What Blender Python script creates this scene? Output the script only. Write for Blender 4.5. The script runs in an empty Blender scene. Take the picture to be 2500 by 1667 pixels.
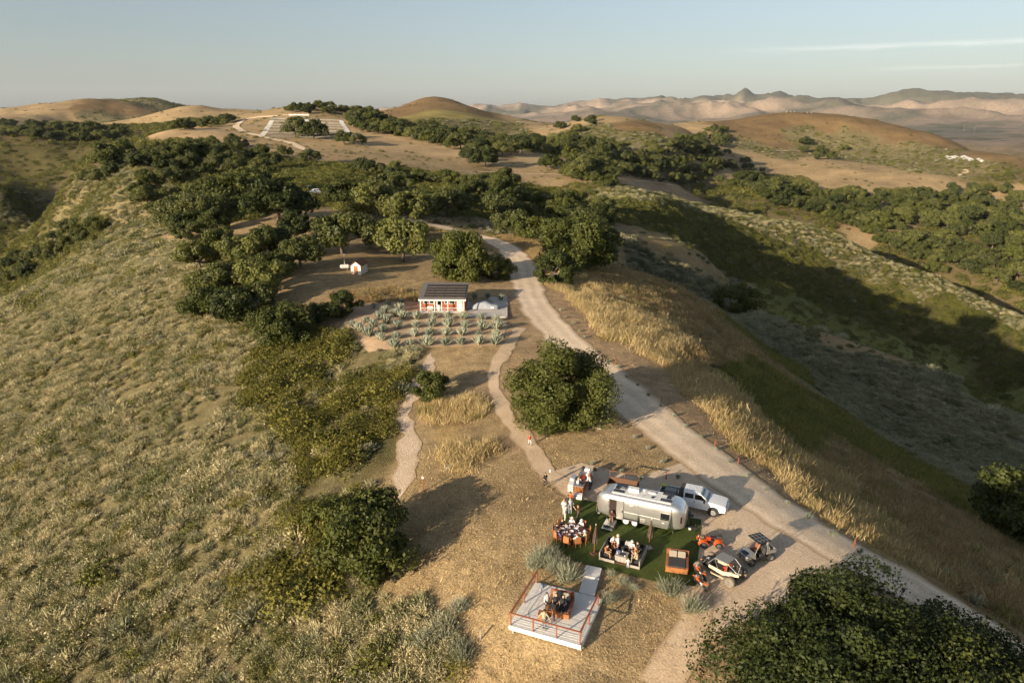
import bpy, bmesh, math, random
import numpy as np
from mathutils import Matrix, Vector

# ------------------------------------------------------------------ camera, sky, sun, exposure
scene = bpy.context.scene
R = math.radians
cam_d = bpy.data.cameras.new('camera'); cam = bpy.data.objects.new('camera', cam_d)
scene.collection.objects.link(cam); scene.camera = cam
cam_d.sensor_width = 36.0; cam_d.lens = 36.0*1750.0/2500.0
cam_d.clip_start = 0.5; cam_d.clip_end = 80000
cam.location = (0, 0, 35); cam.rotation_euler = (R(90-17.4), 0, 0)
SUN_EL, SUN_AZ = 14.2, 223.0      # azimuth of the sun, degrees anticlockwise from +x
sd = Vector((math.cos(R(SUN_AZ))*math.cos(R(SUN_EL)), math.sin(R(SUN_AZ))*math.cos(R(SUN_EL)), math.sin(R(SUN_EL))))
sl = bpy.data.lights.new('sun', 'SUN'); sl.energy = 5.0; sl.angle = R(0.5); sl.color = (1.0, 0.83, 0.62)
sun = bpy.data.objects.new('sun', sl); scene.collection.objects.link(sun)
sun.rotation_euler = sd.to_track_quat('Z', 'Y').to_euler()
world = bpy.data.worlds.new('World'); scene.world = world; world.use_nodes = True
wn = world.node_tree; wn.nodes.clear()
sky = wn.nodes.new('ShaderNodeTexSky'); sky.sky_type = 'NISHITA'; sky.sun_disc = False
sky.sun_elevation = R(SUN_EL); sky.sun_rotation = R(90-SUN_AZ)
sky.altitude = 200; sky.air_density = 1.0; sky.dust_density = 1.7; sky.ozone_density = 1.8
bg = wn.nodes.new('ShaderNodeBackground'); bg.inputs[1].default_value = 0.078
wo = wn.nodes.new('ShaderNodeOutputWorld')
# two thin streaks of high cloud, fixed by compass direction and elevation
N_ = wn.nodes.new; LK_ = wn.links.new
tcw = N_('ShaderNodeTexCoord'); sep = N_('ShaderNodeSeparateXYZ'); LK_(tcw.outputs['Generated'], sep.inputs[0])
def wmath(op, a, b=None, c=None):
    n = N_('ShaderNodeMath'); n.operation = op
    for i, q in enumerate((a, b, c)):
        if q is None: continue
        if isinstance(q, (int, float)): n.inputs[i].default_value = q
        else: LK_(q, n.inputs[i])
    return n.outputs[0]
def wrange(v, a, b, c, d):
    n = N_('ShaderNodeMapRange'); n.interpolation_type = 'SMOOTHSTEP'; LK_(v, n.inputs[0])
    for i, q in enumerate((a, b, c, d)): n.inputs[i+1].default_value = q
    return n.outputs[0]
azw = wmath('ARCTAN2', sep.outputs[0], sep.outputs[1])
mpw = N_('ShaderNodeMapping'); mpw.inputs['Scale'].default_value = (5, 5, 60); LK_(tcw.outputs['Generated'], mpw.inputs[0])
nzw = N_('ShaderNodeTexNoise'); nzw.inputs['Scale'].default_value = 3; nzw.inputs['Detail'].default_value = 6; LK_(mpw.outputs[0], nzw.inputs['Vector'])
cl = None
for el, th, a0, a1, st in ((.0775, .0055, .24, .42, .22), (.0535, .0035, .40, .50, .13)):
    e = wmath('ADD', sep.outputs[2], wmath('MULTIPLY', wmath('SUBTRACT', nzw.outputs['Fac'], .5), .010)); d = wmath('ABSOLUTE', wmath('SUBTRACT', e, el))
    m = wmath('MULTIPLY', wmath('MULTIPLY', wrange(d, 0, th, st, 0), wrange(azw, a0, a1, 0, 1)), wrange(azw, 1.1, 1.6, 1, 0)); m = wmath('MULTIPLY', m, wrange(nzw.outputs['Fac'], .3, .6, .35, 1))
    cl = m if cl is None else wmath('ADD', cl, m)
mxw = N_('ShaderNodeMix'); mxw.data_type = 'RGBA'; LK_(cl, mxw.inputs[0]); hsv = N_('ShaderNodeHueSaturation'); hsv.inputs['Saturation'].default_value = .72; hsv.inputs['Value'].default_value = .94; LK_(sky.outputs[0], hsv.inputs['Color']); LK_(hsv.outputs[0], mxw.inputs[6]); mxw.inputs[7].default_value = (11, 10.2, 9.4, 1)
LK_(mxw.outputs[2], bg.inputs[0]); wn.links.new(bg.outputs[0], wo.inputs[0])
vs = scene.view_settings; vs.view_transform = 'Standard'; vs.look = 'None'; vs.exposure = 0.95; vs.gamma = 1.0
vs.use_curve_mapping = False
scene.render.engine = 'CYCLES'
cy = scene.cycles
cy.max_bounces = 5; cy.diffuse_bounces = 2; cy.glossy_bounces = 3; cy.transmission_bounces = 2; cy.transparent_max_bounces = 4
cy.volume_bounces = 0; cy.use_adaptive_sampling = True; cy.adaptive_threshold = 0.03; cy.use_denoising = True; cy.sample_clamp_indirect = 4.0
try: cy.denoiser = 'OPENIMAGEDENOISE'
except Exception: pass
# ------------------------------------------------------------------ terrain height field
CTRL = [(5.7,58.74,0),(12.03,60.22,0),(16.76,57.33,0),(11.51,49.36,0),(1.81,55.31,0),(19.31,53.41,0),(7.02,53.41,0),(1.29,47.95,-0.12),(5.85,45.48,-0.12),(2.35,42.94,-0.25),(0.0,44.71,-0.25),(4.24,40.76,-0.5),(6.83,38.78,-1),(0.0,39.86,-2),(-6.42,47.19,-2.2),(12.18,44.78,-0.3),(23.03,45.16,-0.6),(17.84,39.0,-1.2),(30.01,40.67,-2.5),(24.71,58.74,0),(29.06,51.62,-0.4),(33.15,46.43,-1.6),(18.97,66.42,0.2),(15.17,81.93,0.5),(9.46,105.01,1),(5.83,123.2,2),(1.64,140.35,2.5),(-0.94,163.25,3),(-5.29,184.1,3.2),(-19.22,204.2,5),(-12.23,121.71,2.4),(-15.65,120.25,2.35),(-7.73,118.64,2.35),(-0.86,120.52,2.35),(-0.77,130.4,2.45),(-15.92,128.84,2.45),(-7.74,131.8,2.5),(-16.06,107.33,1.6),(-22.48,107.33,1.6),(-6.21,103.47,1.5),(0.0,81.93,0.5),(3.38,66.61,0.1),(-12.26,78.73,-0.8),(-10.47,68.71,-1),(-5.82,59.92,-0.7),(-31.13,144.73,4.5),(-41.08,127.27,4),(-60.8,167.89,6),(-80.0,186.53,6),(-72.69,269.58,9),(-75.21,336.66,9),(-80.65,238.66,10),(-25.37,176.58,4.5),(10.82,188.16,2.5),(-27.84,102.08,-1.3),(-30.64,90.24,-3),(-29.78,71.49,-5),(-19.93,56.42,-5),(-13.2,57.37,-2.6),(-10.88,44.78,-4),(-22.28,49.37,-8),(-34.83,52.82,-11),(-46.45,52.79,-14),(-57.57,69.11,-14),(-70.21,87.81,-13.5),(-48.42,79.53,-9.5),(-65.57,113.89,-5.5),(-92.59,121.12,-12),(-54.19,121.37,-0.5),(-83.98,151.15,0),(-122.11,164.11,-13),(-146.21,198.53,-16),(-133.47,204.76,-9),(-126.57,215.66,-3),(-120.92,222.78,1),(-110.56,220.38,3),(-307.14,420.13,-62.29),(-357.14,507.32,-18.14),(-204.66,385.74,5.21),(-277.1,458.26,-4.15),(-187.29,347.11,-11.07),(-264.0,418.97,-32.54),(-233.14,493.59,4.92),(-294.4,579.21,10.6),(-169.14,377.95,3.74),(-540.71,785.55,10.27),(-469.79,762.22,-7.33),(-481.44,723.21,-24.81),(-741.71,1229.55,12.53),(-624.29,1198.29,13.1),(-808.29,1200.25,19.38),(-616.64,1382.5,45.82),(-554.8,1397.66,47.39),(-475.2,1386.25,44.42),(-686.17,1321.39,24.72),(-685.71,1252.44,18.7),(-1010.29,1788.23,56.4),(-1088.0,1676.2,33.33),(-922.86,1782.13,36.93),(-888.0,1545.93,18.93),(-1071.43,1570.67,30.98),(-1678.57,2634.45,81.46),(-1785.71,2632.31,74.65),(-1585.71,2633.59,78.74),(-1457.14,2630.6,69.19),(-1100.0,2319.06,78.29),(-1206.86,2313.42,60.29),(-980.57,2311.17,53.09),(-208.46,623.96,19.65),(-134.4,623.65,18.67),(-233.2,733.1,33.5),(-167.6,732.5,31.6),(-238.97,862.28,44.43),(-201.6,882.73,42.82),(-292.8,881.73,39.62),(-313.11,676.96,21.56),(-283.89,752.45,28.36),(-160.0,581.12,16.7),(-220.8,581.12,16.7),(-85.71,622.63,15.4),(-71.43,515.44,7.76),(16.0,576.81,2.96),(77.14,553.45,-4.73),(-28.8,429.74,1.81),(0.0,407.91,-0.97),(-68.0,346.72,4.43),(-96.0,494.82,8.85),(-128.57,463.51,9.26),(36.43,429.77,-14.81),(17.14,301.83,-5.06),(-182.29,1152.77,35.05),(-72.86,883.51,11.86),(27.14,987.45,9.14),(-139.66,1372.58,67.67),(-215.43,1365.25,44.27),(-74.29,1366.8,49.24),(0.0,1308.68,30.97),(-106.86,1154.46,40.45),(54.86,1253.87,23.28),(-128.57,940.86,27.68),(124.86,995.89,36.08),(69.09,970.48,21.86),(190.0,993.13,27.27),(238.86,988.91,13.8),(111.43,808.75,7.39),(173.71,785.42,-0.19),(64.29,777.65,8.45),(334.29,1358.58,23.01),(462.86,1414.07,32.85),(568.0,1469.79,43.46),(655.71,1414.76,35.06),(750.0,1299.92,3.02),(750.0,1080.63,-27.93),(271.43,976.9,-24.53),(428.57,1024.9,-38.57),(570.0,972.03,-40.07),(514.29,1244.23,-7.48),(624.29,1188.46,-18.25),(192.86,766.11,-28.35),(355.71,842.16,-53.22),(591.43,913.18,-60.66),(402.0,670.65,-65.44),(394.29,591.36,-84.39),(393.6,545.24,-97.8),(349.71,682.99,-59.52),(250.29,741.94,-38.61),(328.57,443.16,-89.14),(291.0,474.7,-72.08),(271.43,491.94,-67.22),(250.14,510.22,-59.05),(225.0,524.44,-47.14),(193.14,521.84,-38.7),(160.29,513.81,-30.88),(96.0,486.87,-16.54),(49.14,437.99,-5.31),(271.43,356.02,-99.67),(228.0,401.75,-87.51),(159.71,421.6,-57.6),(221.0,444.56,-67.94),(255.0,407.99,-84.33),(102.86,399.71,-27.14),(74.0,371.94,-15.42),(214.29,280.3,-73.77),(184.57,324.53,-66.4),(156.34,330.35,-54.5),(126.29,332.66,-40.44),(81.0,312.62,-20.81),(39.29,274.47,-8.77),(204.29,262.82,-82.73),(171.54,296.76,-74.75),(115.89,300.31,-50.05),(71.17,258.38,-26.69),(147.2,306.36,-64.19),(153.57,196.84,-55.85),(100.0,125.3,-33.32),(142.06,209.23,-53.1),(127.57,220.17,-48.28),(89.57,151.35,-33.82),(112.0,232.34,-42.87),(80.0,163.21,-29.4),(92.86,239.99,-35.19),(74.29,189.94,-27.7),(55.71,140.89,-17.01),(78.22,223.62,-27.23),(52.71,199.31,-14.51),(45.71,153.59,-9.92),(36.4,178.13,-5.18),(21.14,182.65,-0.8),(31.37,116.07,-2.58),(41.6,103.69,-8.66),(62.97,104.42,-19.71),(76.8,98.9,-23.93),(43.89,54.33,-5.65),(36.91,67.11,-4.99),(29.71,72.29,-1.86),(25.2,91.56,-0.53),(-186.0,260.39,-62),(-172.5,269.53,-48),(-153.8,269.16,-30),(-139.49,271.23,-12),(-325.49,455.69,-45),(-315.11,510.59,-40),(-523.11,732.36,-10),(-482.06,760.01,-5),(-678.88,1448.83,20),(-557.1,1499.88,20),(-1021.76,1719.31,30),(-293.78,1008.06,30),(-181.58,1690.27,30),(-333.4,1666.99,30),(-48.55,1699.31,25),(156.37,1189.77,15),(235.34,1176.7,10),(676.71,1667.95,-10),(823.19,1371.99,-40),(813.73,1139.23,-55),(467.03,1634.59,0),(377.8,528.93,-112),(262.14,539.7,-86),(179.9,572.4,-54),(169.72,237.61,-98),(231.33,323.87,-112),(143.13,263.66,-90),(196.56,362.09,-100),(100.97,271.85,-56),(137.88,371.22,-68),(61.26,238.25,-32),(87.66,340.91,-40),(124.73,272.84,-72),(167.14,365.61,-84),(-1685.59,2359.83,20),(-1296.92,2593.84,20),(-811.39,2784.18,0),(-309.76,2883.41,-10),(377.89,2875.27,-30),(1090.26,2687.25,-50),(1685.59,2359.83,-60),(127.6,154.0,-40),(255.21,308.01,-80),(638.02,770.02,-60),(-65.08,75.93,-16),(-195.24,227.78,-40),(-455.55,531.48,-20),(-976.19,1138.88,30)]
MTN = [(-0.69984,0.00915),(-0.47682,0.00788),(-0.29078,0.00651),(-0.18544,0.00871),(-0.16684,0.0118),(-0.13507,0.00981),(-0.07586,0.01399),(-0.04824,0.01628),(-0.02334,0.01454),(0.01952,0.01712),(0.04665,0.01453),(0.07526,0.01656),(0.11527,0.02466),(0.13198,0.02003),(0.14938,0.02252),(0.1716,0.02143),(0.19276,0.02637),(0.23074,0.02267),(0.27312,0.02538),(0.28643,0.02725),(0.29635,0.03254),(0.31116,0.02656),(0.34057,0.02798),(0.38646,0.02252),(0.41315,0.0218),(0.43512,0.02205),(0.45706,0.02549),(0.48655,0.03142),(0.51149,0.02833),(0.53932,0.02569),(0.59419,0.02311),(0.69776,0.01941)]
def _hash(ix, iy, s):
    n = (ix.astype(np.int64)*374761393 + iy.astype(np.int64)*668265263 + s*974711) & 0x7fffffff
    n = ((n ^ (n >> 13))*1274126177) & 0x7fffffff
    return ((n ^ (n >> 16)) & 0xffff)/65535.0
def vnoise(x, y, s=0):
    ix = np.floor(x); iy = np.floor(y); fx = x-ix; fy = y-iy
    fx = fx*fx*fx*(fx*(fx*6-15)+10); fy = fy*fy*fy*(fy*(fy*6-15)+10)
    a = _hash(ix, iy, s); b = _hash(ix+1, iy, s); c = _hash(ix, iy+1, s); d = _hash(ix+1, iy+1, s)
    return (a*(1-fx)+b*fx)*(1-fy)+(c*(1-fx)+d*fx)*fy
def fbm(x, y, s=0, o=4):
    v = 0; amp = .5; t = 0
    for k in range(o):
        v = v+amp*vnoise(x*2**k+k*17.3, y*2**k-k*9.1, s+k); t += amp; amp *= .5
    return v/t
def ridged(x, y, s=0, o=4):
    v = 0; amp = .5; t = 0
    for k in range(o):
        v = v+amp*(1-np.abs(2*vnoise(x*2**k+k*7.7, y*2**k+k*3.3, s+k)-1)); t += amp; amp *= .5
    return v/t
def sstep(a, b, x):
    t = np.clip((x-a)/(b-a), 0, 1); return t*t*(3-2*t)
LK = 0.75
def _uv(x, y):
    r = np.sqrt(x*x+y*y)+1e-6
    a = np.arctan2(x, y)
    return a, np.log(np.maximum(r, 40.0))*LK, r
def _phi(d2): return 0.5*d2*np.log(d2+1e-12)
_c = np.array(CTRL, float)
_ca, _cv, _ = _uv(_c[:, 0], _c[:, 1])
_n = len(_c)
_K = _phi((_ca[:, None]-_ca[None])**2+(_cv[:, None]-_cv[None])**2)+np.eye(_n)*2e-5
_P = np.stack([np.ones(_n), _ca, _cv], 1)
_A = np.zeros((_n+3, _n+3)); _A[:_n, :_n] = _K; _A[:_n, _n:] = _P; _A[_n:, :_n] = _P.T
_W = np.linalg.solve(_A, np.concatenate([_c[:, 2], np.zeros(3)]))
_ma = np.array([m[0] for m in MTN]); _mt = np.array([m[1] for m in MTN])
def tps(a, v):
    out = np.empty_like(a)
    for i in range(0, len(a), 20000):
        aa, vv = a[i:i+20000], v[i:i+20000]
        k = _phi((aa[:, None]-_ca[None])**2+(vv[:, None]-_cv[None])**2)
        out[i:i+20000] = k@_W[:_n]+_W[_n]+_W[_n+1]*aa+_W[_n+2]*vv
    return out
def height(x, y):
    x = np.atleast_1d(np.asarray(x, float)); y = np.atleast_1d(np.asarray(y, float))
    a, v, r = _uv(x, y)
    AC = R(52)
    ac = np.clip(a, -AC, AC); vc = np.minimum(v, math.log(3200.0)*LK)
    z = tps(ac, vc)
    back = np.clip((np.abs(a)-AC)/(math.pi-AC), 0, 1)
    z = z*(1-back)+(-14)*back
    # knolls and gullies that grow with distance
    gk = sstep(180, 700, r)
    z = z+gk*np.minimum(r, 3000)*0.006*(fbm(x/120.0, y/120.0, 3, 3)-.5)*2
    z = z+sstep(60, 160, r)*0.5*(fbm(x/14.0, y/14.0, 5, 2)-.5)
    # plain and mountains far away
    far = sstep(2600, 4200, r)
    zp = -55+25*(fbm(x/900.0, y/900.0, 9, 3)-.5)*2
    H = np.interp(a, _ma, _mt)
    crest = 35+H*11500
    prof = sstep(8200, 11500, r)*(1-.5*sstep(11500, 15000, r))
    rid = ridged(x/620.0+.4*fbm(x/700.0, y/700.0, 71, 2), y/1150.0, 21, 5); rid2 = ridged(x/230.0, y/420.0, 27, 3)
    pk = sstep(.72, .97, prof); mt = (crest+60)*prof*((.02+.86*rid**1.5+.36*rid2**2)*(1-pk)+(.62+.30*rid+.20*rid2)*pk)
    foot = 300*sstep(6200, 8300, r)*(1-sstep(8300, 9800, r))*ridged(x/900.0, y/900.0, 33, 4)*sstep(R(-8), R(8), a)
    zf = zp+mt+foot
    return z*(1-far)+zf*far
def hz(x, y): return float(height(x, y)[0])
# ------------------------------------------------------------------ materials and mesh helpers
COL = scene.collection
MATS = {}
def mat(name, col, rough=.7, metal=0.0, noise=None, bump=0, spec=None, var=0):
    if name in MATS: return MATS[name]
    m = bpy.data.materials.new(name); m.use_nodes = True; nt = m.node_tree; b = nt.nodes['Principled BSDF']
    b.inputs['Base Color'].default_value = (*col, 1); b.inputs['Roughness'].default_value = rough; b.inputs['Metallic'].default_value = metal
    if spec is not None: b.inputs['Specular IOR Level'].default_value = spec
    if noise:
        sc, amt = noise
        tc = nt.nodes.new('ShaderNodeTexCoord'); nz = nt.nodes.new('ShaderNodeTexNoise'); nz.inputs['Scale'].default_value = sc; nz.inputs['Detail'].default_value = 4
        nt.links.new(tc.outputs['Object'], nz.inputs['Vector'])
        mx = nt.nodes.new('ShaderNodeMix'); mx.data_type = 'RGBA'
        mx.inputs[6].default_value = (*[c*(1-amt) for c in col], 1); mx.inputs[7].default_value = (*[min(1, c*(1+amt)) for c in col], 1)
        nt.links.new(nz.outputs['Fac'], mx.inputs[0]); nt.links.new(mx.outputs[2], b.inputs['Base Color'])
        if bump:
            bp = nt.nodes.new('ShaderNodeBump'); bp.inputs['Strength'].default_value = 1; bp.inputs['Distance'].default_value = bump
            nt.links.new(nz.outputs['Fac'], bp.inputs['Height']); nt.links.new(bp.outputs['Normal'], b.inputs['Normal'])
    MATS[name] = m
    return m
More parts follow.
